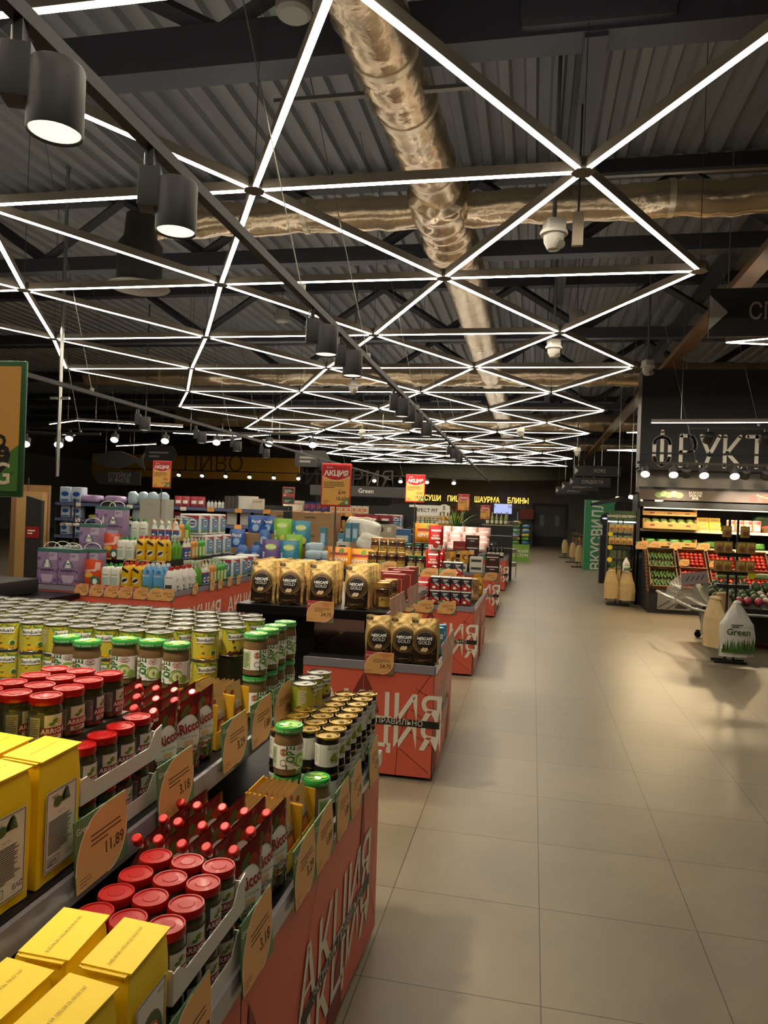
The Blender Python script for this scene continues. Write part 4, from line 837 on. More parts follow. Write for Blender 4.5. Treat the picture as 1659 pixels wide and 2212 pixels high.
for i in range(2): TEAL.put((-1.35 + .19 * i, 16.0, .955), 0, 'tall teal gift box, %s of the pair' % ('left', 'right')[i], 'teal gift boxes'); TEAL.put((-1.24 + .18 * i, 15.7, .683), 0, 'lower teal gift box, %s of the pair at the front' % ('left', 'right')[i], 'teal gift boxes')
m = MB(); m.box((-.85, 18.1, .68), (.75, .3, 1.34), BLK); [m.box((-.85, 17.95, z), (.75, .02, .02), STEEL) for z in (1.355, 1.1, .8)]; tag(m.build('wine_rack'), 'dark rack holding the pale sparkling wine bottles', 'rack')
m = MB(); m.box((-2.0, 18, .65), (.8, .3, 1.3), mat('#8a8068', .5)); tag(m.build('bottle_rack'), 'pale rack under the amber bottles', 'rack')
r = thing('wire_stand', 'tall wire basket stand at the aisle beyond the wine', 'stand', (-.52, 18.9, 0))
for a in (-1, 1): m = MB(); m.cyl((.13 * a, .1, 0), (.13 * a, .1, 1.7), .012, STEEL, 6); m.build('post', r)
for z in (.3, .65, 1.0, 1.35): m = MB(); m.lathe([(.13, 0), (.17, .1), (.172, .102)], STEEL, 12); m.build('wire_basket', r).location = (0, 0, z)
LEAF = mat('#4a7a2a', .5)
def plant(name, x, y, z, n, L, seed, lb):
    r = thing(name, lb, 'plant', (x, y, z)); m = MB(); m.lathe([(.1, 0), (.14, .16), (.135, .16), (.12, .13)], mat('#6a4a2c', .6), 14); m.build('pot', r); m = MB(); q = random.Random(seed)
    for k in range(n):
        a = q.uniform(0, 6.28); l = L * q.uniform(.5, 1); s = q.uniform(.3, 1.1); p = [(.02 * math.cos(a) + l * t * math.cos(a) * s * .8, .02 * math.sin(a) + l * t * math.sin(a) * s * .8, .13 + l * (t - .45 * s * t * t)) for t in (0, .33, .66, 1)]
        w = .018; ax, ay = -math.sin(a) * w, math.cos(a) * w
        vs = []; fs = []
        for i, u in enumerate(p): k2 = (1, 1.1, .8, .05)[i]; vs += [(u[0] - ax * k2, u[1] - ay * k2, u[2]), (u[0] + ax * k2, u[1] + ay * k2, u[2])]
        fs = [(2 * i, 2 * i + 1, 2 * i + 3, 2 * i + 2) for i in range(3)]; m.add(vs, fs, LEAF)
    m.build('foliage', r); return r
plant('potted_fern', -1.55, 10.6, 1.05, 110, .42, 3, 'bushy green potted fern behind the red coffee bags'); plant('potted_plant', -1.5, 14.5, 1.12, 30, .7, 5, 'spiky tall potted plant behind the fern')
m = MB(); m.box((-1.55, 10.6, .525), (.45, .35, 1.05), mat('#5a4028', .5)); tag(m.build('plant_box'), 'brown box under the bushy fern', 'box'); m = MB(); m.box((-1.5, 14.5, .56), (.35, .35, 1.12), mat('#5a4028', .5)); tag(m.build('plant_box'), 'brown box under the spiky plant', 'box')

# ---------------- detergent island ----------------
r = island('left promotional display island with red skirt, stacked with detergents', -3.32, -4.9, 6.3, 8.75, .74, None, None, None, None, side=[(6.3, 7.5, dict(words=[(.1, .25, 1)], leaves=[(-.45, .1, .12, .45, 0)])), (7.5, 8.75, dict(words=[(-.1, .25, 1)], leaves=[(-.5, .1, .12, .45, 0), (.4, .1, .12, .45, 0)], seed=2))], frontspec=dict(leaves=[(-.75, .1, .14, .45, .02), (.35, .1, .14, .45, .02)]))
for i, (x1, y0, z) in enumerate(((-3.66, 6.72, .985), (-3.78, 7.12, 1.17))):
    m = MB(); m.box(((x1 - 4.85) / 2, (y0 + (8.6, 7.75)[i]) / 2, (z + (.745, .99)[i]) / 2), (x1 + 4.85, (8.6, 7.75)[i] - y0, z - (.745, .99)[i]), SHELF); tag(m.build('shelf_tier'), 'dark %s tier carrying the detergents' % ('middle', 'top')[i], 'shelf riser')
PUR = mat('#927a9c', .45, noise=.12, nscale=9); PUR2 = mat('#6d4f80', .45); TEALG = mat('#3f6a60', .45); LILA = mat('#b9a5bd', .5)
def lavandera():
    r = thing('detergent_box', '', 'detergent box'); w, d, h = .225, .14, .35; m = MB(); m.box((0, 0, h / 2), (w, d, h), PUR, bev=.003); m.build('box', r); m = MB(); m.box((0, 0, h - .016), (w * 1.01, d * 1.02, .034), TEALG); m.build('top_strip', r)
    m = MB(); m.tube([(.095 * math.cos(PI * t / 10), 0, h + .062 * math.sin(PI * t / 10)) for t in range(11)] + [(-.095, 0, h - .05)], .004, WHT, 6); m.build('handle', r)
    m = MB(); f = flat(-d / 2); patch(m, .02, .112, .24, .315, LILA, f); 
    for x, y, rr in ((-.09, .25, .018), (-.1, .05, .02), (-.06, .03, .018), (.09, .04, .02), (.05, .02, .014), (-.1, .15, .012), (.1, .13, .012)): ring(m, x, y, 0, rr, PUR2, f, 10)
    blob(m, [(.055 * math.cos(PI * t / 12), .165 + .075 * math.sin(PI * t / 12)) for t in range(13)], TEALG, f, .001); blob(m, [(.04 * math.cos(PI * t / 12), .165 + .058 * math.sin(PI * t / 12)) for t in range(13)], LILA, f, .0014); ring(m, 0, .22, 0, .018, WHT, f, 12, lift=.0018, sy=1.3); blob(m, [(-.022, .166), (.022, .166), (.01, .215), (-.01, .215)], WHT, f, .0018)
    word(m, 'Lavandera', .038, mat('#2c2634', .5), f, (.0, .142), bold=.02, lift=.002); textlines(m, -.02, .07, .115, .125, 1, PUR2, f, .5); blob(m, [(-.07, .095), (.07, .095), (.05, .02), (-.05, .02)], LILA, f, .0008); textlines(m, .03, .1, .275, .305, 2, INK, f, .3)
    m.build('print', r); return Kind(r)
LV = lavandera()
def ell(rx, ry): return lambda p: ((rx + p[2]) * math.sin(p[0] / rx), -(ry + p[2]) * math.cos(p[0] / rx), p[1])
def bottle(name, cat, prof, body, cap, capm, rx, ry, lab=None, extra=None):
    r = thing(name, '', cat); m = MB(); m.lathe([(a, z) for a, z in prof], body, 16, sx=rx, sy=ry); m.build('body', r); m = MB(); cap(m, capm); m.build('cap', r)
    if lab: m = MB(); lab(m, ell(rx, ry)); m.build('label', r)
    if extra: extra(r)
    return Kind(r)
def cap_round(z, rr=.016, h=.03): return lambda m, c: m.lathe([(rr, z), (rr * .9, z + h), (1e-6, z + h)], c, 12)
def cap_pump(z): return lambda m, c: (m.lathe([(.014, z), (.014, z + .02), (.006, z + .022), (.006, z + .045)], c, 10), m.box((-.012, 0, z + .05), (.045, .014, .012), c))
def cap_spray(z): return lambda m, c: (m.lathe([(.014, z), (.012, z + .03)], c, 10), m.box((-.01, 0, z + .05), (.07, .024, .034), c, bev=.006), m.box((-.034, 0, z + .022), (.008, .014, .035), c))
PB = [(.96, 0), (1, .012), (1, .15), (.8, .175), (.35, .19)]
WB1 = bottle('cleaner_bottle', 'bottle', [(.96, 0), (1, .01), (1, .17), (.85, .19), (.3, .205)], mat('#d6d8cc', .35), cap_round(.2), mat('#3f9a48', .4), .05, .03, lambda m, f: (patch(m, -.036, .036, .02, .1, mat('#a9bfae', .4), f, 6), word(m, 'Synergetic', .016, DGRN, f, (0, .125), bold=.02)))
YB = bottle('bleach_bottle', 'bottle', [(.92, 0), (1, .01), (.98, .06), (.9, .10), (.95, .15), (.9, .19), (.45, .225)], mat('#d9ae0e', .35, coat=.2), cap_round(.22, .019, .032), mat('#c43a24', .4), .055, .035, lambda m, f: (ring(m, 0, .08, 0, .036, LBL, f, 16, 2, .001, sy=.9), ring(m, 0, .08, 0, .03, mat('#2c2430', .4), lambda p: f((p[0], p[1] + p[0] * .4, p[2])), 16, 2, .0016, sy=.55), patch(m, -.035, .035, .165, .195, mat('#2c2430', .4), lambda p: f((p[0], p[1] - p[0] * .5, p[2])), 5)))
BLB = bottle('softener_bottle', 'bottle', [(.95, 0), (1, .015), (1, .13), (.8, .18), (.4, .225)], mat('#5b9ac4', .3, coat=.3), cap_round(.22, .02, .028), mat('#cfd8d8', .4), .058, .035, lambda m, f: (word(m, 'Вернель', .02, WHT, f, (0, .135), bold=.02), ring(m, .015, .175, 0, .018, mat('#3a6aa8', .4), f, 10), patch(m, -.04, .04, .015, .04, LEAFG, f, 6)))
DK = bottle('toilet_cleaner_bottle', 'bottle', [(.95, 0), (1, .01), (1, .13), (.7, .155), (.5, .175)], mat('#d5d5cc', .4), lambda m, c: (m.tube([(0, 0, .17), (0, 0, .195), (-.012, 0, .215)], [.017, .018, .014], mat('#dcdcd4', .4), 10), m.cyl((-.012, 0, .213), (-.022, 0, .235), .010, c, 10, .005)), mat('#d9b81c', .4), .036, .028, lambda m, f: (patch(m, -.052, .052, .008, .125, mat('#2f5a94', .4), f, 10), patch(m, -.052, .052, .108, .122, mat('#a33a34', .4), f, 10, lift=.001), ring(m, 0, .05, 0, .022, WHT, f, 12, lift=.001, sy=1.3), patch(m, -.02, .02, .045, .06, CRED, f, 4, lift=.0016)))
GSP = bottle('spray_bottle', 'spray bottle', [(.9, 0), (1, .01), (1, .13), (.6, .17), (.35, .19)], mat('#5a9a2a', .25, coat=.3), cap_spray(.19), mat('#b8c0a8', .4), .042, .028)
OG = bottle('soap_bottle', 'bottle', PB, mat('#d08a3c', .25, coat=.3), cap_pump(.19), mat('#cfc9b8', .4), .036, .028, lambda m, f: patch(m, -.02, .02, .02, .12, mat('#d9cf9a', .4), f, 5))
GG = bottle('soap_bottle', 'bottle', PB, mat('#4aa045', .25, coat=.3), cap_pump(.19), mat('#a8d0b0', .4), .036, .028, lambda m, f: patch(m, -.02, .02, .02, .12, mat('#cfdc9a', .4), f, 5))
def jug_extra(r):
    m = MB(); m.tube([(.035, 0, .045), (.062, 0, .06), (.066, 0, .12), (.04, 0, .17)], .013, mat('#d8d6cf', .4), 8); m.build('handle', r)
JUG = bottle('detergent_jug', 'jug', [(.95, 0), (1, .015), (.98, .12), (.7, .18), (.5, .2)], mat('#d8d6cf', .4), cap_round(.197, .026, .035), mat('#a82620', .4), .062, .042, lambda m, f: (word(m, 'Чистин', .018, CRIM, f, (-.01, .13), bold=.02), patch(m, -.05, .02, .02, .06, NAVY, f, 6)), jug_extra)
def pod():
    r = thing('capsule_pouch', '', 'pouch'); w, h = .19, .26; b = pouch_fn(w, h, .04); m = MB()
    for s in (-1, 1): m.grid(lambda u, v, s=s: ((u - .5) * w, s * b((u - .5) * w, v * h), v * h), 8, 8, mat('#c9461c', .3, coat=.3))
    m.build('bag', r); f = lambda p: (p[0], -b(p[0], p[1]) - .002 - p[2], p[1]); m = MB(); word(m, 'КАПСУЛЫ', .028, WHT, f, (-.02, .15), bold=.03, rot=.12); ring(m, .04, .06, 0, .045, mat('#2f6a58', .4), f, 14, 2, .001); ring(m, .045, .05, 0, .022, WHT, f, 12, 1, .002, sy=1.3); ring(m, -.03, .11, 0, .05, mat('#d9a03c', .4), f, 14, 2, .0006, sy=.5); patch(m, .03, .085, .16, .235, mat('#d8a898', .4), f, 3, 3); m.build('print', r); return Kind(r)
PD = pod()
ZB, ZR = mat('#5f86ae', .4), mat('#a82240', .4)
def towels(w, d, h):
    r = thing('paper_towel_pack', '', 'paper towel pack'); m = MB(); m.box((0, 0, h / 2), (w, d, h), mat('#dcd9d2', .4, bump=.2, bscale=20), bev=.018); m.build('rolls', r); m = MB()
    for f in (flat(-d / 2 - .001), lambda p: (w / 2 + .001 + p[2], p[0], p[1])):
        k = (w if f((0, 0, 0))[0] == 0 else d) / 2 - .02; patch(m, -k, k, .02, h - .05, ZB, f); blob(m, [(-k, h - .02), (k, h - .02), (k, h - .06), (0, h - .04)], ZR, f, .001); ring(m, k * .3, h * .55, 0, min(k * .55, h * .22), WHT, f, 16, lift=.0012); ring(m, k * .3, h * .55, 0, min(k * .5, h * .19), mat('#2c4a78', .4), f, 16, lift=.0016, sy=.7); word(m, 'Zewa', k * .35, WHT, f, (k * .3, h * .55), bold=.02, lift=.002); patch(m, -k, k, .03, .05, LEAFG, f, lift=.001)
    m.build('wrapper', r); return Kind(r)
TW = towels(.26, .2, .24)
NM = {}
for K, n in ((LV, 'purple detergent box with handle'), (WB1, 'white cleaner bottle'), (YB, 'yellow bleach bottle with red cap'), (BLB, 'pale blue softener bottle'), (DK, 'blue toilet cleaner bottle with bent neck'), (GSP, 'green spray bottle'), (OG, 'orange pump soap bottle'), (GG, 'green pump soap bottle'), (JUG, 'white detergent jug with red cap'), (PD, 'orange capsule pouch'), (TW, 'blue and white paper towel pack')): NM[id(K)] = n
def tier(name, items):
    cnt = {}
    for K, x, y, z, rz in items:
        n = NM[id(K)]; cnt[n] = cnt.get(n, 0) + 1
        K.put((x, y, z), rz + jitter(.04), '%s on the %s tier, %s counting from the left' % (n, name, ORD[cnt[n] - 1]), '%s goods of the detergent island' % name)
H2 = PI / 2 - .25
low = [(LV, -4.69 + .005, 6.41, .743, 0), (LV, -4.455, 6.41, .743, 0), (LV, -4.35, 6.58, .743, 0), (LV, -4.69, 6.58, .743, 0), (PD, -4.215, 6.40, .743, 0)]
low += [(WB1, -4.065 + .1 * (i % 2), 6.39 + .08 * (i // 2), .743, 0) for i in range(4)] + [(YB, -3.85 + .115 * (i % 2), 6.39 + .09 * (i // 2), .743, 0) for i in range(6)] + [(BLB, -3.628 + .117 * (i % 2), 6.40 + .09 * (i // 2), .743, 0) for i in range(6)]
low += [(JUG, -3.385, 6.40 + .125 * i, .743, .25) for i in range(4)] + [(GSP, -3.40 - .09 * (i % 2), 6.93 + .09 * (i // 2), .743, H2) for i in range(4)] + [(DK, -3.39 - .09 * (i % 2), 7.1 + .085 * (i // 2), .743, H2) for i in range(4)]
low += [(OG, -3.39 - .09 * (i % 2), 7.28 + .08 * (i // 2), .743, H2) for i in range(4)] + [(GG, -3.39 - .09 * (i % 2), 7.45 + .085 * (i // 2), .743, H2) for i in range(6)] + [(TW, -3.47, 7.86, .743, 0), (TW, -3.47, 8.12, .743, 0), (TW, -3.47, 8.5, .743, .1)]
tier('bottom', low)
mid = [(LV, -4.5, 6.80, .988, 0), (PD, -4.26, 6.78, .988, 0)] + [(WB1, -4.145 + .1 * (i % 2), 6.77 + .08 * (i // 2), .988, 0) for i in range(4)] + [(YB, -3.93 + .115 * (i % 3), 6.78 + .1 * (i // 3), .988, 0) for i in range(6)]
mid += [(GSP, -3.72 - .0 + .0, 7.08 + .09 * i, .988, H2) for i in range(2)] + [(DK, -3.70, 7.27 + .085 * i, .988, H2) for i in range(2)] + [(OG, -3.7, 7.45 + .08 * i, .988, H2) for i in range(2)] + [(GG, -3.7, 7.62 + .085 * i, .988, H2) for i in range(2)] + [(TW, -3.82, 7.88, .988, 0), (TW, -3.82, 8.12, .988, 0), (TW, -3.82, 8.4, .988, 0), (TW, -4.1, 7.88, .988, 0)]
mid = [(K, x if x > -3.9 or y < 7.1 else x, y, z, rz) for K, x, y, z, rz in mid]
tier('middle', mid)
top = [(LV, -4.48, 7.2, 1.173, 0), (LV, -4.72, 7.4, 1.173, 0)] + [(WB1, -4.25 + .1 * i, 7.2, 1.173, 0) for i in range(2)] + [(DK, -4.02 + .085 * i, 7.2, 1.173, 0) for i in range(4)] + [(OG, -3.9 + .08 * i, 7.42, 1.173, 0) for i in range(2)] + [(GG, -3.9 + .08 * i, 7.56, 1.173, .3) for i in range(2)] + [(TW, -3.9, 7.88, 1.232, 0), (TW, -3.88, 8.12, 1.232, 0), (TW, -3.9, 8.4, 1.232, 0)]
tier('top', top)
for i, x in enumerate((-4.26, -4.10, -3.94, -3.79, -3.63, -3.48, -3.34 - .02)): put_card('red' if i < 5 else 'green', ('13,23', '8,49', '5,49', '5,49', '10,49', '12,59', '12,59')[i], (x, 6.286, .66 - .01 * 0), 0, 'orange price card on the front edge of the detergent island, %s from the left' % ORD[i], w=.15, h=.115)
for i, y in enumerate((6.75, 7.15, 7.35, 7.6, 7.85, 8.5)): put_card('green', '5,99', (-3.30, y, .68), PI / 2, 'orange price card on the right edge of the detergent island, %s from the front' % ORD[i], w=.12, h=.11)
for i, (x, y) in enumerate(((-4.3, 6.7205), (-4.02, 6.7205), (-3.86, 6.7205), (-3.7, 6.7205))): put_card('green', '6,49', (x, y, .9), 0, 'orange price card on the middle tier of the detergent island, %s from the left' % ORD[i], w=.15, h=.1)
# dark ledge and red table end in front of it
r = thing('display_table', 'dark display table with red skirt at the left edge before the detergents', 'display table', (-4.75, 5.8, 0)); m = MB(); m.box((0, 0, .66), (1.0, .9, .05), DECK); m.build('table_top', r); m = MB(); m.box((0, 0, .32), (.96, .86, .6), RED); m.build('skirt', r); m = MB(); m.box((-.15, -.05, .76), (.7, .6, .14), BLK, bev=.02); m.build('cover', r)

# ---------------- household goods between the islands ----------------
CB = mat('#96744c', .6, noise=.08, nscale=6); CB2 = mat('#a98d62', .6)
r = island('low display island behind the gold pouches, heaped with nappies and household goods', -1.9, -4.2, 9.35, 10.75, .78, None, None, None, None, front=False)
DG, DB, DP = mat('#7fb82e', .35, coat=.3), mat('#2f86a6', .35, coat=.3), mat('#6a5590', .35, coat=.3)
def nappy(m1): return pack_kind('nappy_pack', 'nappy pack', .27, .36, .07, m1, lambda m, f: (ring(m, 0, .26, 0, .08, mat('#b9cf5a', .4), f, 16, 2, sy=.5), word(m, 'Welash', .045, WHT, f, (0, .26), bold=.02, lift=.003), ring(m, .04, .08, 0, .055, mat('#d9c46a', .5), f, 12, 2), ring(m, -.08, .08, 0, .02, WHT, f, 10), patch(m, -.11, -.08, .12, .19, WHT, f)))
NG, NB, NP = nappy(DG), nappy(DB), nappy(DP)
for K, x, y, z, rz, lb in ((NP, -3.50, 9.42, .783, 0, 'purple nappy pack left of the front blue one'), (NB, -3.24, 9.42, .783, 0, 'blue nappy pack in front, with a white animal'), (NG, -3.26, 9.62, .86, 0, 'green nappy pack half hidden behind the front blue one'), (NG, -3.50, 9.85, 1.07, 0, 'tall green nappy pack, topmost of the heap'), (NB, -3.22, 9.85, 1.05, 0, 'upper blue nappy pack beside the topmost green one')): K.put((x, y, z), rz, lb, 'nappy packs')
m = MB(); m.box((-3.36, 9.88, .915), (.62, .2, .27), CB); m.box((-3.24, 9.63, .82), (.3, .12, .08), CB); tag(m.build('carton'), 'carton under the upper nappy packs', 'carton')
BLU = mat('#2456a0', .3, coat=.3); BLU2 = mat('#3a68ac', .35, coat=.2)
BP = pack_kind('washing_pouch', 'pouch', .22, .26, .05, BLU, lambda m, f: (word(m, 'Persil', .06, WHT, f, (0, .17), bold=.02, lift=.003), ring(m, 0, .08, 0, .05, mat('#8fb0d8', .4), f, 12, 2)))
BJ = bottle('detergent_jug', 'jug', [(.95, 0), (1, .02), (1, .17), (.75, .24), (.4, .27)], BLU2, cap_round(.265, .03, .045), BLU, .09, .06, lambda m, f: (ring(m, 0, .11, 0, .06, mat('#b9c9dc', .4), f, 12, 2), ring(m, .02, .08, 0, .03, mat('#a8845a', .4), f, 10, lift=.002)), None)
WJ = bottle('white_jug', 'jug', [(.95, 0), (1, .02), (1, .2), (.7, .26), (.35, .29)], mat('#d9d6c4', .4), cap_round(.285, .03, .04), mat('#e6e3d8', .4), .085, .06)
for i, (x, y, z) in enumerate(((-4.08, 9.6, 1.0), (-3.92, 9.9, 1.2), (-4.02, 10.1, 1.2), (-3.78, 10.0, 1.2))): BP.put((x, y, z), .1, 'blue washing pouch heaped left of the nappy packs, %s from the front' % ORD[i], 'blue washing pouches')
for i, (x, y, z) in enumerate(((-3.93, 9.44, .783), (-3.76, 9.5, .783), (-3.72, 9.72, 1.0))): BJ.put((x, y, z), .1, 'blue detergent jug left of the purple nappy pack, %s from the left' % ORD[i], 'blue detergent jugs')
for i, (x, y, z) in enumerate(((-4.33, 9.5, .972), (-4.45, 9.7, .972))): WJ.put((x, y, z), .2, 'creamy white plastic jug right of the paper towels, %s' % ('in front', 'behind')[i], 'white jugs')
m = MB(); m.box((-4.39, 9.6, .485), (.36, .5, .97), BLK); m.box((-3.95, 9.95, .99), (.4, .55, .42), CB); m.box((-4.08, 9.6, .89), (.18, .2, .22), CB); m.box((-3.72, 9.72, .89), (.2, .14, .22), CB); tag(m.build('carton_stack'), 'stacked cartons under the blue pouches and white jugs', 'cartons')
def soft(mb, c, s, m, seed=0):
    def g(u, v):
        a, b = u * 2 * PI, (v - .5) * PI; x, y, z = math.cos(a) * math.cos(b), math.sin(a) * math.cos(b), math.sin(b)
        def sq(t): return math.copysign(abs(t) ** .55, t)
        k = 1 + .16 * NZ.noise((x * 1.7 + seed, y * 1.7, z * 1.7)); return (c[0] + sq(x) * s[0] / 2 * k, c[1] + sq(y) * s[1] / 2 * k, max(c[2] + sq(z) * s[2] / 2 * k, c[2] - s[2] / 2 + .001))
    mb.grid(g, 18, 12, m)
POLY = mat('#d2cfc4', .3, coat=.3, bump=.4, bscale=18); PBL = mat('#a9bfca', .35, coat=.3, bump=.3, bscale=14)
def softk(name, cat, s, m, seed=0):
    mb = MB(); soft(mb, (0, 0, s[2] / 2), s, m, seed); return Kind(tag(mb.build(name, ang=60), '', cat))
SW = softk('white_packet', 'packet', (.26, .14, .12), PBL); SP2 = softk('pillow', 'pillow', (.5, .3, .26), POLY, 3)
for i, (x, y, z) in enumerate(((-2.97, 9.45, .78), (-2.72, 9.45, .78), (-2.9, 9.5, .9), (-2.68, 9.52, .9), (-2.93, 9.6, 1.0))): SW.put((x, y, z), jitter(.4), 'white wipes packet heaped right of the nappies, %s' % ('bottom left', 'bottom right', 'middle left', 'middle right', 'top')[i], 'white wipes packets')
for i, (x, y, z, rr) in enumerate(((-2.05, 9.7, .79, .5), (-2.2, 9.8, 1.0, .35), (-2.35, 9.9, 1.2, .2))): SP2.put((x, y, z), 0, 'bulging white pillow in a clear bag, %s of the leaning heap' % ('lowest', 'middle', 'top')[i], 'white pillows', rot=(0, rr, .1))
WBX = simple_box('carton_box', 'box', .16, .1, .12, mat('#c9c2b0', .5), lambda m, f: patch(m, -.05, .05, .04, .08, NAVY, f)); TB = simple_box('slim_box', 'box', .09, .09, .26, mat('#4a7f92', .45), lambda m, f: patch(m, -.03, .03, .05, .18, PBL, f))
for i, (x, y, z) in enumerate(((-2.48, 9.48, .783), (-2.48, 9.48, .905), (-2.5, 9.48, 1.03), (-2.3, 9.5, .783), (-2.3, 9.5, .905))): WBX.put((x, y, z), 0, 'small pale carton right of the wipes, %s' % ('bottom left', 'middle left', 'top left', 'bottom right', 'top right')[i], 'small pale cartons')
for i, (x, y, z) in enumerate(((-2.86, 9.75, 1.07), (-2.6, 9.75, 1.0), (-2.5, 9.75, 1.15), (-2.4, 9.75, 1.15))): TB.put((x, y, z), 0, 'slim teal box behind the wipes, %s from the left' % ORD[i], 'slim teal boxes')
m = MB(); m.box((-2.62, 9.78, .89), (.62, .16, .22), CB); m.box((-2.45, 9.78, 1.07), (.2, .16, .15), CB); m.box((-2.93, 9.62, .9), (.2, .08, .2), CB); tag(m.build('carton'), 'carton hidden behind the wipes packets', 'carton')
BIGC = simple_box('moving_carton', 'carton', .62, .4, .3, CB, lambda m, f: (line(m, [(-.3, .15), (.3, .15)], .004, CB2, f), patch(m, -.2, -.02, .2, .23, mat('#5a4630', .6), f)))
for i in range(3): BIGC.put((-3.48, 11.6, .62 + .302 * i), 0, 'large brown carton stacked behind the nappies, %s' % ('lowest', 'middle', 'topmost')[i], 'large brown cartons')
BIGC.put((-4.12, 12.0, 1.225), .1, 'large brown carton set back left of the stack', 'large brown cartons')
m = MB(); m.box((-3.78, 11.75, .308), (1.25, .7, .616), BLK); m.box((-4.12, 12.0, .92), (.6, .3, .6), CB); tag(m.build('pallet_block'), 'dark pallet block under the brown cartons', 'pallet')
OVB = simple_box('appliance_box', 'box', .42, .3, .16, mat('#a39a80', .5), lambda m, f: (ring(m, .02, .08, .02, .045, INK, f, 14), [ring(m, -.14 + .05 * k, .08, 0, .015, INK, f, 8) for k in range(3)], patch(m, .12, .18, .05, .12, LBL, f)))
for i in range(4): OVB.put((-2.30, 11.0, .74 + .162 * i), 0, 'grey appliance box with a pan picture, %s from the bottom of its stack' % ORD[i], 'grey appliance boxes')
m = MB(); m.box((-2.2, 11.12, .37), (.7, .6, .738), mat('#1f4a36', .5)); tag(m.build('pallet_block'), 'dark green block under the grey appliance boxes', 'pallet')
m = MB(); m.lathe([(.11, 0), (.14, .05), (.138, .05), (.108, .006), (1e-6, .006)], BLKG, 20); m.box((.2, 0, .045), (.16, .025, .015), BLK); tag(m.build('frying_pan', loc=(-2.28, 11.0, 1.39)), 'black frying pan on top of the grey appliance boxes', 'pan')
RBOX = simple_box('red_box', 'box', .2, .2, .34, mat('#8f2430', .45), lambda m, f: (patch(m, -.06, .06, .2, .28, WHT, f), patch(m, -.04, .04, .05, .12, INK, f)))
for i in range(9): RBOX.put((-2.95 + .22 * (i % 3), 12.4, .5 + .342 * (i // 3)), 0, 'dark red appliance box beyond the pillows, %s column, %s' % (('left', 'middle', 'right')[i % 3], ('lowest', 'middle', 'topmost')[i // 3]), 'dark red boxes')
BLB2 = simple_box('blue_box', 'box', .3, .3, .25, mat('#3f6a9a', .45), lambda m, f: patch(m, -.1, .1, .05, .15, LBL, f)); BLB2.put((-2.12, 11.8, 1.055), .2, 'blue box behind the frying pan, upper', 'blue boxes'); BLB2.put((-2.12, 11.8, .802), .2, 'blue box behind the frying pan, lower', 'blue boxes')
m = MB(); m.box((-2.73, 12.4, .249), (.8, .4, .498), BLK); m.box((-2.12, 11.8, .4), (.4, .4, .8), BLK); m.box((-2.2, 12.7, .6), (.5, .35, 1.2), mat('#2f2f30', .4)); tag(m.build('pallet_block'), 'dark block behind the appliance boxes carrying a grey oven', 'pallet')
CLB = softk('cloth_bale', 'bale', (.5, .3, .5), mat('#b09a74', .4, coat=.3, bump=.3, bscale=9), 5); CLB.put((-2.83, 11.75, .982), 0, 'beige bedding bale in clear wrap right of the brown cartons', 'bale'); m = MB(); m.box((-2.83, 11.75, .49), (.45, .3, .98), BLK); tag(m.build('pallet_block'), 'dark block under the beige bedding bale', 'pallet')
TPK = towels(.3, .24, .24)
for j in range(2):
    for i in range(3): TPK.put((-3.05 + .32 * j, 14.4, .802 + .242 * i), 0, 'hanging toilet paper pack beyond the appliances, %s column, %s' % (('left', 'right')[j], ('lowest', 'middle', 'topmost')[i]), 'toilet paper packs beyond the appliances')
m = MB(); m.box((-2.9, 14.4, .4), (.7, .4, .8), BLK); m.box((-2.9, 14.7, .85), (1.1, .05, 1.7), BLK); tag(m.build('shelf_block'), 'dark stand carrying the toilet paper packs', 'stand')

r = thing('store_sign', 'small red framed sign with a dark green notice on a pole behind the brown cartons', 'sign', (-3.92, 11.25, 1.525)); m = MB(); m.cyl((0, .01, 0), (0, .01, .15), .006, STEEL, 8); m.box((0, .01, .004), (.1, .08, .008), STEEL); m.build('pole', r)
m = MB(); m.box((0, 0, .26), (.21, .012, .28), CRED, bev=.004); m.build('frame', r); m = MB(); f = flat(-.007); patch(m, -.092, .092, .135, .385, mat('#2c4a3a', .5), f); patch(m, -.09, .09, .24, .29, CRED, f, lift=.001); textlines(m, -.07, .07, .30, .37, 3, CREAM, f, .3); textlines(m, -.07, .07, .15, .2, 2, CREAM, f, .3); ring(m, -.06, .265, .01, .018, CREAM, f, 12, lift=.0016); m.build('notice', r)
BIGC.put((-3.92, 11.4, 1.223 - .001), 0, 'large brown carton under the small red framed sign', 'large brown cartons', sc=.99) if False else None
m = MB(); m.box((-3.92, 11.25, .93), (.12, .1, 1.19), BLK); m.box((-3.92, 11.25, .18), (.2, .2, .32), BLK); tag(m.build('sign_plinth'), 'dark slim plinth carrying the small red framed sign', 'plinth')
# ---------------- long household shelving ----------------
RAILB = mat('#5b6088', .4); BACKP = mat('#1f1e1d', .6); OTAG = mat('#d99a4c', .5)
def gondola(label, x0, x1, y, shelves, h, depth=.5, railm=RAILB, wall=BACKP, back=True):
    r = thing('shelf_unit', label, 'shelving', ((x0 + x1) / 2, y, 0)); w = x1 - x0
    m = MB(); m.box((0, depth, h / 2), (w, .04, h), wall); m.build('back_panel', r)
    for s in (-1, 1): m = MB(); m.box((s * w / 2, depth / 2 + .02, h / 2 - .1), (.03, depth + .04, h - .2), wall); m.build('side_panel', r)
    for z in shelves:
        m = MB(); m.box((0, depth / 2, z - .015), (w - .03, depth - .02, .03), wall); m.build('shelf', r); m = MB(); m.box((0, -.012, z - .03), (w, .02, .055), railm); m.build('price_rail', r)
    return r
gondola('long household shelving with blue price rails behind the detergents', -9.1, -4.45, 12.5, (.5, .9, 1.23, 1.53), 1.62)
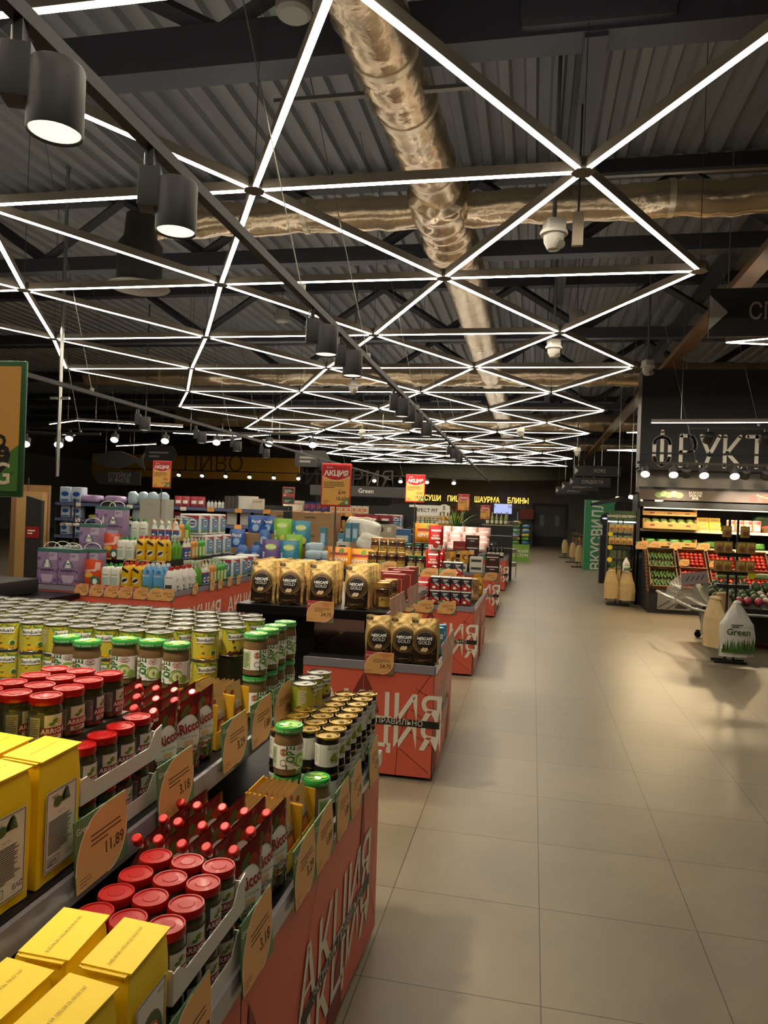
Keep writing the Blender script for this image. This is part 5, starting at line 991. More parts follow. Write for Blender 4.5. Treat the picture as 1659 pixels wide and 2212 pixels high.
WP = softk('wipes_pack', 'packet', (.19, .13, .25), PBL, 1); VP = softk('purple_pack', 'packet', (.42, .25, .16), mat('#a58ab8', .35, coat=.3), 2)
SBT = bottle('small_bottle', 'bottle', [(.95, 0), (1, .01), (1, .09), (.4, .12)], mat('#cfd0cb', .35), cap_round(.118, .012, .03), mat('#3a3a40', .4), .03, .022)
BRD = simple_box('white_board', 'board', .2, .02, .24, mat('#d9d6cd', .5)); GBD = simple_box('dark_board', 'board', .06, .05, .23, mat('#4a443f', .5)); CRS = simple_box('cream_box', 'box', .2, .1, .2, mat('#cfc6b0', .5), lambda m, f: [patch(m, -.09 + .03 * k, -.075 + .03 * k, .12, .16, mat('#8a7a60', .5), f) for k in range(6)])
NBX = simple_box('navy_box', 'box', .12, .1, .18, mat('#2b3566', .45), lambda m, f: textlines(m, -.05, .05, .05, .15, 5, CRED, f, .5, 3)); OBX = simple_box('orange_box', 'box', .1, .08, .14, mat('#c9c0ae', .5), lambda m, f: (patch(m, -.03, .03, .03, .09, mat('#d9752c', .5), f),))
YBX = simple_box('yellow_bottle', 'bottle', .07, .05, .16, mat('#d98f1c', .4), bev=.012); RPK = pack_kind('red_packet', 'packet', .16, .2, .03, mat('#a8404a', .35, coat=.2)); CLK = simple_box('toilet_pack', 'packet', .22, .2, .3, mat('#b9c6d8', .4), lambda m, f: (ring(m, 0, .16, 0, .08, BLU, f, 12, sy=.6), patch(m, -.08, .08, .02, .06, BLU2, f)), bev=.02)
YRG = softk('yellow_cloth', 'cloth pack', (.3, .2, .08), mat('#b8b03c', .5), 2)
def shelfrow(K, x0, x1, n, z, nm, where, rz=.1, y=12.66, sc=None):
    for i in range(n): K.put((x0 + (x1 - x0) * (i / max(1, n - 1)), y + jitter(.02), z), jitter(rz), '%s, household shelving %s, %s from the left' % (nm, where, ORD[i]), nm + ' row of the household shelving', sc=sc)
T1, T2, T3 = 'top shelf', 'second shelf', 'third shelf'
shelfrow(CLK, -8.95, -8.7, 2, 1.533, 'blue and white toilet pack', T1); shelfrow(VP, -8.4, -7.93, 2, 1.533, 'purple soft pack', T1); shelfrow(WP, -7.55, -6.9, 4, 1.533, 'pale blue wipes pack', T1, .1); shelfrow(RPK, -6.6, -6.12, 4, 1.533, 'red packet', T1, .1)
shelfrow(SBT, -5.98, -5.7, 5, 1.533, 'small white bottle', T1); shelfrow(GBD, -5.62, -5.42, 4, 1.533, 'dark grey board', T1); shelfrow(BRD, -5.32, -5.1, 2, 1.533, 'white board', T1, .02); shelfrow(CRS, -4.98 - .0, -4.98, 1, 1.533, 'cream box', T1)
m = MB()
RX = (-4.98, -3.2)
gondola('household shelving continuing to the right, goods lit warm', -4.85, -3.05, 13.4, (.9, 1.23, 1.53), 1.6, railm=mat('#a8733c', .5))
for K, x0, x1, n, z, nm, w in ((CRS, -4.7, -4.5, 2, 1.533, 'cream box', T1), (NBX, -4.3, -3.95, 4, 1.533, 'navy box', T1), (OBX, -3.8, -3.15, 7, 1.533, 'small orange and white box', T1), (SBT, -4.7, -4.3, 5, 1.233, 'small white bottle', T2), (WJ, -4.2, -4.04, 2, 1.233, 'white jug', T2), (YBX, -3.9, -3.15, 8, 1.233, 'amber bottle', T2)):
    for i in range(n): K.put((x0 + (x1 - x0) * i / max(1, n - 1), 13.53, z), jitter(.1) * .3, '%s, right hand household shelving %s, %s from the left' % (nm, w, ORD[i]), nm + ' row of the right shelving', sc=.72 if K is WJ else None)
shelfrow(CLK, -8.95, -8.7, 2, 1.233, 'blue and white toilet pack', T2, sc=.85); shelfrow(YRG, -8.3, -7.7, 2, 1.233, 'yellow cloth pack', T2); shelfrow(WP, -7.45, -7.1, 2, 1.233, 'pale blue wipes pack', T2); shelfrow(RPK, -6.9, -6.6, 2, 1.233, 'red packet', T2, .3); shelfrow(OBX, -6.45, -6.15, 3, 1.233, 'small orange and white box', T2); shelfrow(SBT, -6.0, -5.65, 6, 1.233, 'small white bottle', T2); shelfrow(BRD, -5.5, -4.7, 4, 1.233, 'white board', T2, .02)
shelfrow(CLK, -8.95, -8.0, 4, .903, 'blue and white toilet pack', T3, sc=.85); shelfrow(WP, -7.6, -5, 7, .903, 'pale blue wipes pack', T3)
m = MB(); m.box((0, 0, .035), (.12, .004, .07), WHT); wt = Kind(tag(m.build('price_card'), '', 'price card')); m = MB(); m.box((0, 0, .04), (.14, .004, .08), OTAG); ot = Kind(tag(m.build('price_card'), '', 'price card'))
for z, nm in ((1.53, 'top'), (1.23, 'second')):
    for i in range(8): (wt if i < 5 else ot).put((-8.6 + .55 * i, 12.472, z - .07), 0, '%s price card, %s blue rail of household shelving, %s from left' % ('white' if i < 5 else 'orange', nm, ORD[i]), 'price cards on the blue rails')
    for i in range(8): ot.put((-4.7 + .21 * i, 13.372, z - .07), 0, 'orange price card, %s rail of right hand household shelving, %s from left' % (nm, ORD[i]), 'price cards on the right shelving')
m = MB(); m.box((0, 0, .4), (.48, .3, .8), mat('#a8a598', .5)); word(m, 'TIMES', .06, mat('#8a8678', .5), flat(-.15), (-.05, .7)); tag(m.build('display_box', loc=(-6.45, 11.6, .85)), 'tall pale grey display box rising behind the purple detergent boxes', 'box'); m = MB(); m.box((-6.45, 11.6, .42), (.6, .4, .85), BLK); tag(m.build('plinth'), 'dark plinth under the pale grey display box', 'plinth')

# ---------------- far left: cardboard wall, black post, wire rack ----------------
r = thing('cardboard_partition', 'tall brown cardboard partition at the left edge', 'partition', (-5.83, 7.5, 0)); m = MB(); m.box((0, .05, .87), (.5, .04, 1.74), mat('#94704a', .6)); m.build('back_panel', r); m = MB(); m.box((.07, -.02, .83), (.34, .10, 1.66), mat('#b8935c', .6)); m.build('front_panel', r); m = MB(); m.cyl((0, 0, 1.6), (0, 0, 1.82), .006, STEEL, 6); m.build('rod', r)
r = thing('black_display_post', 'tall black slanted-top post with a small red label', 'display post', (-5.52, 7.25, 0)); m = MB(); m.prism([(-.1, 0), (.1, 0), (.1, 1.56), (-.1, 1.61)], .05, mat('#221f1c', .6), M=frame((0, 0, 0), (1, 0, 0), (0, 0, 1))); m.build('post', r); m = MB(); m.box((0, -.055, 1.2), (.17, .006, .13), CRIM); textlines(m, -.06, .06, 1.18, 1.24, 2, CREAM, flat(-.0585), .5); m.build('label', r)
r = thing('wire_rack', 'black wire rack with white shelves beside the black post', 'rack', (-5.15, 7.7, 0))
for s in (-1, 1): m = MB(); m.cyl((s * .2, 0, 0), (s * .2, 0, 1.6), .012, BLK, 6); m.build('post', r)
for z in (1.28, 1.02): m = MB(); m.prism([(-.28, -.16), (.1, -.16), (.28, .1), (-.28, .14)], .02, mat('#b9b2a2', .5)); [m.cyl((-.2 + .1 * k, -.16, .0), (-.24 + .1 * k, -.2, .1), .004, BLK, 5) for k in range(4)]; m.build('shelf', r).location = (0, 0, z)
m = MB(); m.box((.22, 0, 1.42), (.16, .03, .34), BLK); m.build('panel', r)
gondola('low shelving with grey rail cut by the left edge', -7.2, -6.1, 6.6, (.85, 1.14, 1.44), 1.75, railm=mat('#8a8578', .4))
SHOE = softk('slipper', 'slipper', (.1, .26, .09), BLK, 4)
for i in range(8): SHOE.put((-6.9 + .1 * i, 6.72, (.853, 1.143)[i % 2]), jitter(.3), 'dark slipper on the %s shelf at the left edge, %s along' % (('lower', 'upper')[i % 2], ORD[i // 2]), 'dark slippers')
for i in range(4): SHOE.put((-6.75 + .17 * i, 6.72, 1.443), jitter(.3), 'dark slipper on the top shelf at the left edge, %s along' % ORD[i], 'dark slippers')
ot.put((-6.25, 6.57, 1.37), 0, 'orange price card on the top rail at the left edge', 'price cards at the left edge'); ot.put((-6.3, 6.57, 1.08), 0, 'orange price card on the middle rail at the left edge', 'price cards at the left edge')
for i in range(3): wt.put((-6.6 + .16 * i, 6.57, .80), 0, 'white price card on the grey rail at the left edge, %s' % ORD[i], 'price cards at the left edge')

# ---------------- fridges and stands in the middle distance ----------------
r = gondola('white pet food shelving with a white header', -3.42, -2.28, 20, (.5, .85, 1.1, 1.35), 1.5, railm=mat('#c8cdd0', .4), wall=mat('#d6d6d2', .5)); m = MB(); m.box((0, .1, 1.66), (1.14, .1, .3), WHT); word(m, 'PERFECT FIT', .14, INK, flat(.049), (-.14, 1.66), bold=.02); m.build('header_sign', r); m = MB(); m.cyl((.42, .03, 1.68), (.42, .06, 1.68), .17, WHT, 20); word(m, '5', .16, INK, flat(.029), (.42, 1.74), bold=.02); textlines(m, .34, .5, 1.6, 1.66, 2, LEAFG, flat(.029), .5); m.build('round_sign', r)
PETB = simple_box('pet_food_box', 'box', .10, .1, .15, mat('#c9b99a', .5), lambda m, f: (ring(m, 0, .09, 0, .03, mat('#6a5236', .5), f, 8), patch(m, -.04, .04, .02, .04, NAVY, f)))
for z in (.85, 1.1, 1.35):
    for i in range(9): PETB.put((-3.32 + .118 * i, 20.1, z + .003), 0, 'small pet food box on the %s shelf of the white shelving, %s from the left' % ({.85: 'lower', 1.1: 'middle', 1.35: 'upper'}[z], ORD[i]), 'pet food boxes')
for (nm, x0, x1, y, sh, h, K, ns) in (('grey chilled cabinet with a dark canopy beyond the brown cartons', -6.6, -4.2, 21, (.6, 1.0, 1.4), 2.0, None, 0), ('dark shelving of hanging packets beyond the toilet paper', -4.9, -3.7, 22, (.6, 1.1, 1.45), 1.85, None, 0)):
    gondola(nm, x0, x1, y, sh, h, railm=mat('#cfc8c4', .4, emit=.4))  # price rails are no lamps; a faint glow is put into their colour
    n = int((x1 - x0) / .16)
    for si, z in enumerate(sh[1:]):
        for i in range(n): (SBT if (i + si) % 3 else YBX, OBX, RPK)[(i + si) % 3 and i % 2].put((x0 + .12 + .155 * i, y + .1, z + .003), 0, 'small packet on the %s shelf of the %s, %s from the left' % (('lower', 'upper')[si], 'chilled cabinet' if y == 21 else 'dark packet shelving', ORD[i]), 'packets on the far cabinets')
r = thing('canopy', 'dark grey canopy over the chilled cabinet', 'canopy', (-5.0, 20.9, 2.0)); m = MB(); m.box((0, 0, .15), (3.0, .7, .3), mat('#4a4643', .5)); m.build('box', r); m = MB(); word(m, 'Green', .18, WHT, flat(-.352), (.2, .16), bold=.02); m.build('lettering', r)

# ---------------- back wall ----------------
GREY = mat('#4d4a46', .5); ORG = mat('#d97a14', .5, emit=1.6, ecol=(1, .50, .06)); PALE = mat('#a59d92', .5)
for i, x in enumerate((.52, 1.38)):
    r = thing('door_%d' % (i + 1), '%s grey swing door with an oval window in the back wall' % ('left', 'right')[i], 'door', (x, 42.9, 0)); r['kind'] = 'structure'; m = MB(); m.box((0, 0, 1.12), (.84, .06, 2.24), GREY); m.build('leaf', r); m = MB(); m.box((0, -.04, .25), (.84, .03, .5), BLK); m.build('kick_plate', r); m = MB(); m.prism([(.13 * math.cos(t * PI / 10), (.2 if math.sin(t * PI / 10) > 0 else -.2) + .13 * math.sin(t * PI / 10)) for t in range(20)], .02, mat('#7a8488', .2), M=frame((-.02, -.031, 1.42), (1, 0, 0), (0, 0, 1))); m.build('window', r)
m = MB(); m.box((.95, 42.93, 1.2), (2.0, .05, 2.4), mat('#363330', .6)); o = struct(m.build('trim_1'))
for i, (ru, en, x) in enumerate((('СУШИ', 'SUSHI', -5.65), ('ПИЦЦА', 'PIZZA', -4.25), ('ШАУРМА', 'SHAWARMA', -2.58), ('БЛИНЫ', 'PANCAKES', -.86))):
    r = thing('illuminated_sign', 'orange lit food sign over its pale translation, %s from the left' % ORD[i], 'sign', (x, 41, 2.45), 0, 'orange food signs'); m = MB(); vs, fs = text_geo(ru, .44, .012, .72); m.add([(a, -.03, b) for a, b, _ in vs], fs, ORG); m.box((0, .03, -.04), (1.1, .02, .04), BLK); m.build('letters', r); m = MB(); word(m, en, .25, PALE, flat(-.02), (-.05, -.34), sx=.8); m.build('translation', r)
r = thing('letter_sign', 'thin pale outlined letters high on the back left', 'sign', (-10.5, 36, 3.2)); m = MB(); word(m, 'КУЛИНАРИЯ', 1.15, mat('#6a655c', .5), flat(0), (0, 0), bold=-.01); m.build('letters', r); m = MB(); [m.cyl((s, 0, -.2), (s, 0, 3.1), .01, BLK, 5) for s in (-3, 3)]; m.build('suspension_wire', r)
r = thing('food_counter', 'dark food counter with red panels and a menu screen at the back', 'counter', (-3, 41.3, 0)); m = MB(); m.box((0, 0, .55), (6, .6, 1.1), mat('#2a1a16', .5)); m.build('counter', r); m = MB(); m.box((1.3, .3, 2.0), (1.0, .06, .55), glow((.35, .5, 1), .5)); m.build('screen', r); m = MB(); m.box((2.65, .2, 1.75), (.75, .05, .55), mat('#9a3a20', .5)); m.build('red_panel', r); m = MB(); m.box((-1.6, .3, 1.8), (1.4, .05, .6), mat('#7a2c1c', .5)); m.build('red_panel', r)
m = MB(); n = 30; m.add([(-9 + 12.5 * i / n, 38 - 2.5 * math.sin(PI * i / n), 3.85 - .55 * math.sin(PI * i / n) ** .6) for i in range(n + 1)] + [(-9 + 12.5 * i / n, 38 - 2.5 * math.sin(PI * i / n), 4.1) for i in range(n + 1)], [(i, i + 1, n + 2 + i, n + 1 + i) for i in range(n)], mat('#3c3d28', .6)); m.add([(-9 + 12.5 * i / n, 38.06 - 2.5 * math.sin(PI * i / n), 3.85 - .55 * math.sin(PI * i / n) ** .6) for i in range(n + 1)] + [(-9 + 12.5 * i / n, 38.06 - 2.5 * math.sin(PI * i / n), 4.1) for i in range(n + 1)], [(i, n + 1 + i, n + 2 + i, i + 1) for i in range(n)], mat('#3c3d28', .6)); tag(m.build('curved_fascia'), 'olive green curved fascia under the far end of the ceiling', 'fascia')
r = thing('season_display', 'bright green promotional display at the far end of the aisle', 'display stand', (-.4, 26.6, 0)); m = MB(); m.box((0, 0, .3), (.62, .6, .6), mat('#6f9a2c', .5)); word(m, 'ЯРКИЙ\nСЕЗОН', .16, WHT, flat(-.302), (0, .28)); line(m, [(-.3, .29), (.3, .29)], .015, INK, flat(-.302)); m.build('skirt', r); m = MB(); m.box((0, .17, .75), (.6, .22, .3), DECK); m.build('tier', r)
HB = [softk('cushion_pack', 'packet', (.26, .3, .12), q, i) for i, q in enumerate((mat('#4a8a3c', .4), mat('#3a6a9a', .4), mat('#b8a83c', .4)))]
for i in range(15): HB[i % 3].put((-.57 + .33 * (i % 2), 26.42 if i < 8 else 26.8, .602 + .135 * (i // 2) if i < 8 else .903 + .135 * ((i - 8) // 2)), jitter(.05), '%s packet in the heap on the green display, %s from the bottom' % (('green', 'blue', 'yellow')[i % 3], ORD[i // 2]), 'packets on the green display')
r = thing('yellow_fascia', 'mustard yellow fascia panel high on the left with outlined letters', 'fascia', (-15, 30, 3.25)); m = MB(); m.box((0, 0, 0), (10, .1, 1.0), mat('#a5751c', .5)); m.build('panel', r); m = MB(); word(m, 'ПИВО', 1.0, mat('#3a2a14', .5), flat(-.06), (1.0, .15), bold=-.01); m.build('letters', r); m = MB(); [m.cyl((s, 0, .4), (s, 0, 3.05), .02, BLK, 5) for s in (-3, 3)]; m.build('suspension_rod', r)
r = thing('fish_sign', 'hanging dark fish-shaped sign over the left counters', 'sign', (-13.3, 21.4, 2.95)); m = MB(); pts = [(-1.0 + .1 * k, .28 * math.sin(PI * k / 17) ** .8) for k in range(18)]; m.prism(pts + [(.95, .32), (.85, 0), (.95, -.32)] + [(x, -y) for x, y in reversed(pts[:-1])], .03, mat('#4d4b48', .4), M=frame((0, 0, 0), (1, 0, 0), (0, 0, 1))); m.build('fish', r); m = MB(); m.prism([(-.8, -.2), (.7, -.2), (.7, .25), (-.8, .25), (-1, .02)], .03, mat('#3a3836', .5), M=frame((.1, 0, -.62), (1, 0, 0), (0, 0, 1))); word(m, 'СТЕЙКИ\nИ ФИЛЕ', .2, PALE, flat(-.04), (.05, -.6), bold=.01); m.build('arrow_board', r); m = MB(); [m.cyl((s, 0, .2), (s, 0, 3.35), .006, STEEL, 5) for s in (-.5, .5)]; m.build('suspension_wire', r)
for i, (x, y, z) in enumerate(((-11.6, 21, 3.15), (-6.6, 21, 3.1), (-17, 19, 3.2), (-15.6, 18, 2.75))):
    r = thing('hanging_board', 'small dark direction board hung over the left side, %s from the right' % ORD[i], 'sign', (x, y, z)); m = MB(); m.prism([(-.55, -.25), (.4, -.25), (.55, 0), (.4, .25), (-.55, .25)], .03, mat('#3d3b38', .5), M=frame((0, 0, 0), (1, 0, 0), (0, 0, 1))); textlines(m, -.4, .3, -.12, .12, 2, PALE, flat(-.035), .5, i); m.build('board', r); m = MB(); m.cyl((0, .015, .25), (0, .015, 3.5), .006, STEEL, 5); m.build('suspension_wire', r)

# ---------------- further lights ----------------
L2A, L2B = (-5.0, 3.5, 2.8), (-5.25, 26, 2.8)
rail(L2A, L2B, 'second black lighting track over the left side', (4, 8, 12, 16))
for i, y in enumerate((8.6, 10.3, 11.7, 13.1, 17.0, 18.6)): SP.put((-5.03 - .01 * (y - 3.5) - .02, y, 2.8), PI * .1, '%s black track spotlight from the viewer on the second track' % ORD[i], 'spotlights on the second track')
rail((-14.5, 13.2, 3.05), (-4.0, 14.0, 3.05), 'cross lighting track hung over the household shelving', (2, 6, 9)); rail((-11, 11.6, 2.75), (-7.6, 11.6, 2.75), 'short lighting track at the far left', (1, 3))
def aimed_spot(lens, col, watts, cone=70):
    r = thing('track_spotlight', '', 'spotlight'); m = MB(); m.box((0, 0, -.026), (.03, .08, .05), SPOTB); m.build('adapter', r); m = MB(); q = Matrix.Translation((0, -.02, -.125)) @ Matrix.Rotation(-.75, 4, 'X'); m.lathe([(.06, .06), (.075, .05), (.08, -.085), (.078, -.09)], SPOTB, 18, M=q); m.build('housing', r)
    m = MB(); m.lathe([(1e-6, -.0915), (.074, -.0915)], glow(col, lens), 16, M=q); m.build('reflector', r)
    if watts:
        ld = bpy.data.lights.new('lamp', 'SPOT'); ld.energy = watts; ld.color = col; ld.spot_size = math.radians(cone); ld.spot_blend = .8; ld.shadow_soft_size = .05; lo = bpy.data.objects.new('lamp', ld); COL.objects.link(lo); lo.parent = r; lo.matrix_local = q @ Matrix.Translation((0, 0, -.11))
    return Kind(r)
FAR = aimed_spot(9, NEUT, 45); FAR0 = aimed_spot(9, NEUT, 0)
for i, x in enumerate((-13.6, -12.2, -10.9, -9.6, -8.6, -7.5, -6.4, -5.3, -4.4)): FAR.put((x, 13.2 + .8 * (x + 14.5) / 10.5, 3.05), .35, 'bright spotlight on the cross track over the household shelving, %s from the left' % ORD[i], 'spotlights on the cross track')
for i, x in enumerate((-10.6, -9.9, -9.1, -8.42)): FAR.put((x, 11.6, 2.75), .5, 'bright spotlight on the short far left track, %s from the left' % ORD[i], 'spotlights on the short track')
rail((-17, 27.5, 2.95), (-2, 27.5, 2.95), 'far lighting track across the back left', (3, 8, 12))
for i in range(14): FAR0.put((-16.4 + 1.03 * i, 27.5, 2.95), .2, 'tiny bright spotlight on the far track across the back left, %s from the left' % ORD[i], 'spotlights on the far track')
STRIP = glow((1, .93, .82), STRIP_POWER)
def chevron(lb, p, ends):
    r = thing('led_strip_light', lb, 'strip light', p); P = Vector(p)
    for e in ends:
        d = Vector(e) - P; Mx = Matrix.Translation(d / 2) @ Matrix.Rotation(math.atan2(d.y, d.x), 4, 'Z'); m = MB(); m.box((0, 0, .03), (d.length, .045, .06), ALU, M=Mx); h = m.build('led_bar', r); m = MB(); m.box((0, 0, -.004), (d.length - .01, .034, .008), STRIP, M=Mx); m.build('diffuser', h)
    m = MB(); m.cyl((.5, 0, .06), (.5, 0, 2.8), .005, STEEL, 5); m.build('suspension_wire', r)
    return r
for i, y in enumerate((5.1, 10.3, 15.5, 20.7, 26)): chevron('slim white LED light forming a point on the right, %s from the viewer' % ORD[i], (2.42, y, 4.0), ((6.2, y - 1.6, 4), (6.2, y + .9, 4)))
chevron('slim straight LED light before the black letter wall', (2.0, 13.6, 3.35), ((4.4, 13.3, 3.35),))
for i, (x, y, e) in enumerate(((-11.9, 16, (-10.6, 15.2)), (-10.6, 15.2, (-8.4, 16.2)), (-9.6, 20, (-8.0, 18.8)), (-9.4, 17.6, (-7.4, 18.2)), (-7.6, 19.4, (-5.6, 20.2)), (-7.3, 18, (-5.0, 16.6)), (-5.3, 20.6, (-3.2, 21.5)), (-4.2, 17.4, (-2.9, 16.6)), (-13.8, 22, (-11.8, 21)), (-15, 18, (-13, 18.6)), (-17.5, 15, (-15.5, 14.5)))):
    chevron('short white LED strip over the left aisles, %s in order' % ORD[i], (x, y, 3.45), ((e[0], e[1], 3.45),))
WHT2 = mat('#c9c6bd', .35)
def camera_dev():
    r = thing('security_camera', '', 'camera'); m = MB(); m.cyl((0, 0, .16), (0, 0, 2.95), .018, mat('#55534e', .4), 8); m.build('pole', r); m = MB(); m.box((0, 0, .13), (.15, .15, .1), WHT2, bev=.012); m.lathe([(.11, .06), (.115, .075), (.11, .09)], WHT2, 18); m.build('housing', r); m = MB(); m.lathe([(.085, .06), (.08, 0), (.05, -.06), (1e-6, -.075)], WHT2, 18); m.build('dome', r); m = MB(); q = Matrix.Translation((.02, -.06, -.02)) @ Matrix.Rotation(2.2, 4, 'X'); m.lathe([(.04, 0), (.036, .05), (1e-6, .052)], mat('#8a877e', .3), 14, M=q); m.build('lens', r)
    return Kind(r)
CM = camera_dev()
for i, (x, y, z) in enumerate(((.08, 6.1, 3.85), (.19, 10.2, 3.85), (-3.4, 13.2, 3.85), (1.75, 12.5, 4.05), (-9.0, 15.5, 3.3), (-.4, 19, 3.7), (1.2, 22, 3.5), (-4.6, 19, 3.6))): CM.put((x, y, z), .4, 'pale security camera hung from the roof, %s nearest' % ORD[i], 'security cameras')
r = thing('wireless_box', 'slim beige box hung beside the nearest security camera', 'box', (.27, 6.1, 3.82)); m = MB(); m.box((0, 0, .13), (.09, .05, .28), mat('#a89a86', .5), bev=.015); m.build('case', r); m = MB(); m.cyl((0, 0, .27), (0, 0, 1.9), .008, BLK, 6); m.build('cable', r)
for i, (x, y, z) in enumerate(((-1.75, 4.75, 5.1), (-4.5, 12.2, 5.0), (.6, 12.6, 5.0))):
    r = thing('pendant_speaker', 'round pale speaker hung under the roof, %s nearest' % ORD[i], 'speaker', (x, y, z)); m = MB(); m.lathe([(.10, -.12), (.125, -.1), (.13, .04), (.11, .09), (1e-6, .1)], mat('#8a857a', .5), 20); m.build('case', r); m = MB(); m.cyl((0, 0, .1), (0, 0, 1.1), .006, BLK, 5); m.build('cable', r)
m = MB(); m.box((2.42, 25, 4.55), (.22, 34, .05), mat('#9a7a54', .35, .5)); [m.box((2.42 + s * .1, 25, 4.59), (.01, 34, .07), mat('#8a6c48', .35, .5)) for s in (-1, 1)]; tag(m.build('cable_tray'), 'long metal cable tray running along the right side of the roof', 'cable tray')
for i, (x0, x1, y) in enumerate(((-2.2, -.6, 5.6), (.5, 4.5, 6.8))): m = MB(); m.box(((x0 + x1) / 2, y, 4.9 - .2 * i), (x1 - x0, .05, .03), mat('#6a665e', .4, .6)); tag(m.build('perforated_bar'), 'thin perforated metal bar under the roof, %s' % ('left of the foil duct joint', 'over the right side')[i], 'bar')

m = MB(); m.cyl((0, 0, 1.9), (0, 0, 6.24), .025, STEEL, 10); m.box((0, 0, 3.0), (.3, .03, .03), STEEL); tag(m.build('steel_post', loc=(-6.55, 9.0, 0)), 'slim steel post coming down from the roof over the left goods', 'post')
# ---------------- right: hanging signs ----------------
for i, (x, y, z, s, w) in enumerate(((1.92, 9.0, 4.04, 1, 'СПЕЦИИ'), (1.3, 25, 3.2, .62, 'КОФЕ'), (1.33, 28.5, 3.0, .62, 'СЛАДОСТИ'), (1.15, 31.5, 2.95, .62, 'СЛАДОСТИ'), (1.0, 35, 2.9, .62, 'БАКАЛЕЯ'))):
    r = thing('hanging_sign', 'black aisle sign with a pale arrow reading %s, %s along the aisle' % (w, ORD[i]), 'sign', (x, y, z)); m = MB(); m.box((1.2 * s, .02, 0), (2.4 * s, .04, .56 * s), mat('#232221', .5)); word(m, w, .27 * s, PALE, flat(-.001), (1.32 * s if i else .88 + .0, 0), bold=.01, sx=.8, align='C' if i else 'C'); m.build('board', r); m = MB(); m.prism([(0, -.2 * s), (.2 * s, 0), (0, .2 * s)], .012, mat('#b5b1aa', .5), M=frame((0, -.001, 0), (1, 0, 0), (0, 0, 1))); m.build('arrow', r); m = MB(); [m.cyl((k * s, .02, .28 * s), (k * s, .02, 3.4), .006, STEEL, 5) for k in (.2, 1.4)]; m.build('suspension_wire', r)

# ---------------- fruit and vegetable wall ----------------
WX, WY = 1.96, 14.5
LETW = mat('#f3ecdc', .5)
r = thing('wall_panel', 'black wall panel with large pale letters over the vegetable fridge', 'wall panel', (WX, WY, 0)); r['kind'] = 'structure'
m = MB(); m.box((4, .35, 3.55), (8, .5, 1.9), mat('#161514', .5)); m.build('panel', r); m = MB(); f = flat(.098)

def stroke(pts, w=.068): line(m, pts, w, LETW, lambda p: (p[0], .098 - p[2], p[1]), 0); [ring(m, x, y, 0, w / 2, LETW, lambda p: (p[0], .098 - p[2], p[1]), 10, lift=0) for x, y in pts]
def arcp(cx, cy, rx, ry, a0, a1, n=12): return [(cx + rx * math.cos(math.radians(a0 + (a1 - a0) * t / n)), cy + ry * math.sin(math.radians(a0 + (a1 - a0) * t / n))) for t in range(n + 1)]
B0, T0, MD = 2.66, 3.24, 2.93
stroke(arcp(.40, T0 - .15, .14, .12, 90, 0, 6) + arcp(.40, B0 + .15, .14, .12, 0, -90, 6) + arcp(.40, B0 + .15, .14, .12, -90, -180, 6) + arcp(.40, T0 - .15, .14, .12, 180, 90, 6)); stroke([(.40, B0 - .02), (.40, T0 + .08)])
stroke([(.74, B0), (.74, T0), (.88, T0)] + arcp(.88, T0 - .16, .12, .16, 90, -90) + [(.74, MD)])
stroke([(1.10, T0), (1.25, MD - .05)]); stroke([(1.42, T0), (1.25, MD - .05), (1.18, B0), (1.10, B0)])
stroke([(1.52, B0), (1.52, T0)]); stroke([(1.78, T0), (1.56, MD), (1.80, B0)])
stroke([(1.90, T0), (2.24, T0)]); stroke([(2.07, T0), (2.07, B0)])
stroke([(2.36, T0), (2.36, B0), (2.50, B0)] + arcp(2.50, B0 + .14, .10, .14, -90, 90) + [(2.36, B0 + .28)]); stroke([(2.72, T0), (2.72, B0)])
m.box((3, .09, 2.9), (6, .012, .035), mat('#161514', .5)); m.build('letters', r)
m = MB(); m.box((4, .45, 2.42), (8, .1, .4), mat('#8a8680', .4)); m.build('lit_band', r); m = MB(); m.box((4, .3, 2.6), (8, .6, .06), BLK); m.box((4, .25, 2.2), (8, .5, .1), BLK); m.build('ledge', r)
r = thing('vegetable_fridge', 'long open vegetable fridge with a picture header', 'fridge', (WX, WY, 0))
m = MB(); m.box((3, .62, .95), (6, .06, 1.9), mat('#26241f', .5)); m.build('back_panel', r)
for s in (0, 6): m = MB(); m.box((s, .3, 1.05), (.06, .7, 2.1), BLK); m.build('side_panel', r)
m = MB(); m.box((3, -.02, 2.1), (6, .08, .2), mat('#4a3c33', .5)); f = flat(-.062)
for x, w3 in ((1.0, 'БАЗИЛИК\nБАЗЫЛIК\nBASIL'), (3.0 - .1, 'ПЕРЕЦ\nПЕРАЦ\nPEPPER')): word(m, w3, .062, LETW, f, (x, 2.1), bold=.01, sx=.8)
for k in range(5): ring(m, .35 + .09 * k, 2.1 + .02 * (k % 2), 0, .075, (mat('#7a9a52', .5), mat('#a8b87a', .5))[k % 2], f, 12, lift=.001 + .0003 * k, sy=.75)
ring(m, 2.0, 2.08, 0, .07, mat('#b5302a', .4), f, 12, lift=.001, sy=.8); ring(m, 2.25, 2.09, 0, .12, mat('#c23a2e', .4), f, 16, lift=.0014, sy=.7); line(m, [(2.05, 2.15), (2.2, 2.1), (2.28, 2.09)], .018, mat('#8aa84a', .4), f, .002); ring(m, 3.75, 2.1, 0, .09, mat('#c8452e', .4), f, 16, lift=.001); m.build('header', r)
m = MB(); m.box((3, .2, 1.92), (6, .7, .1), BLK); m.build('canopy', r)
for z in (1.83,): m = MB(); m.box((3, .02, z + .02), (5.8, .03, .02), glow((1, .8, .5), 1.6)); m.build('light_tube', r)
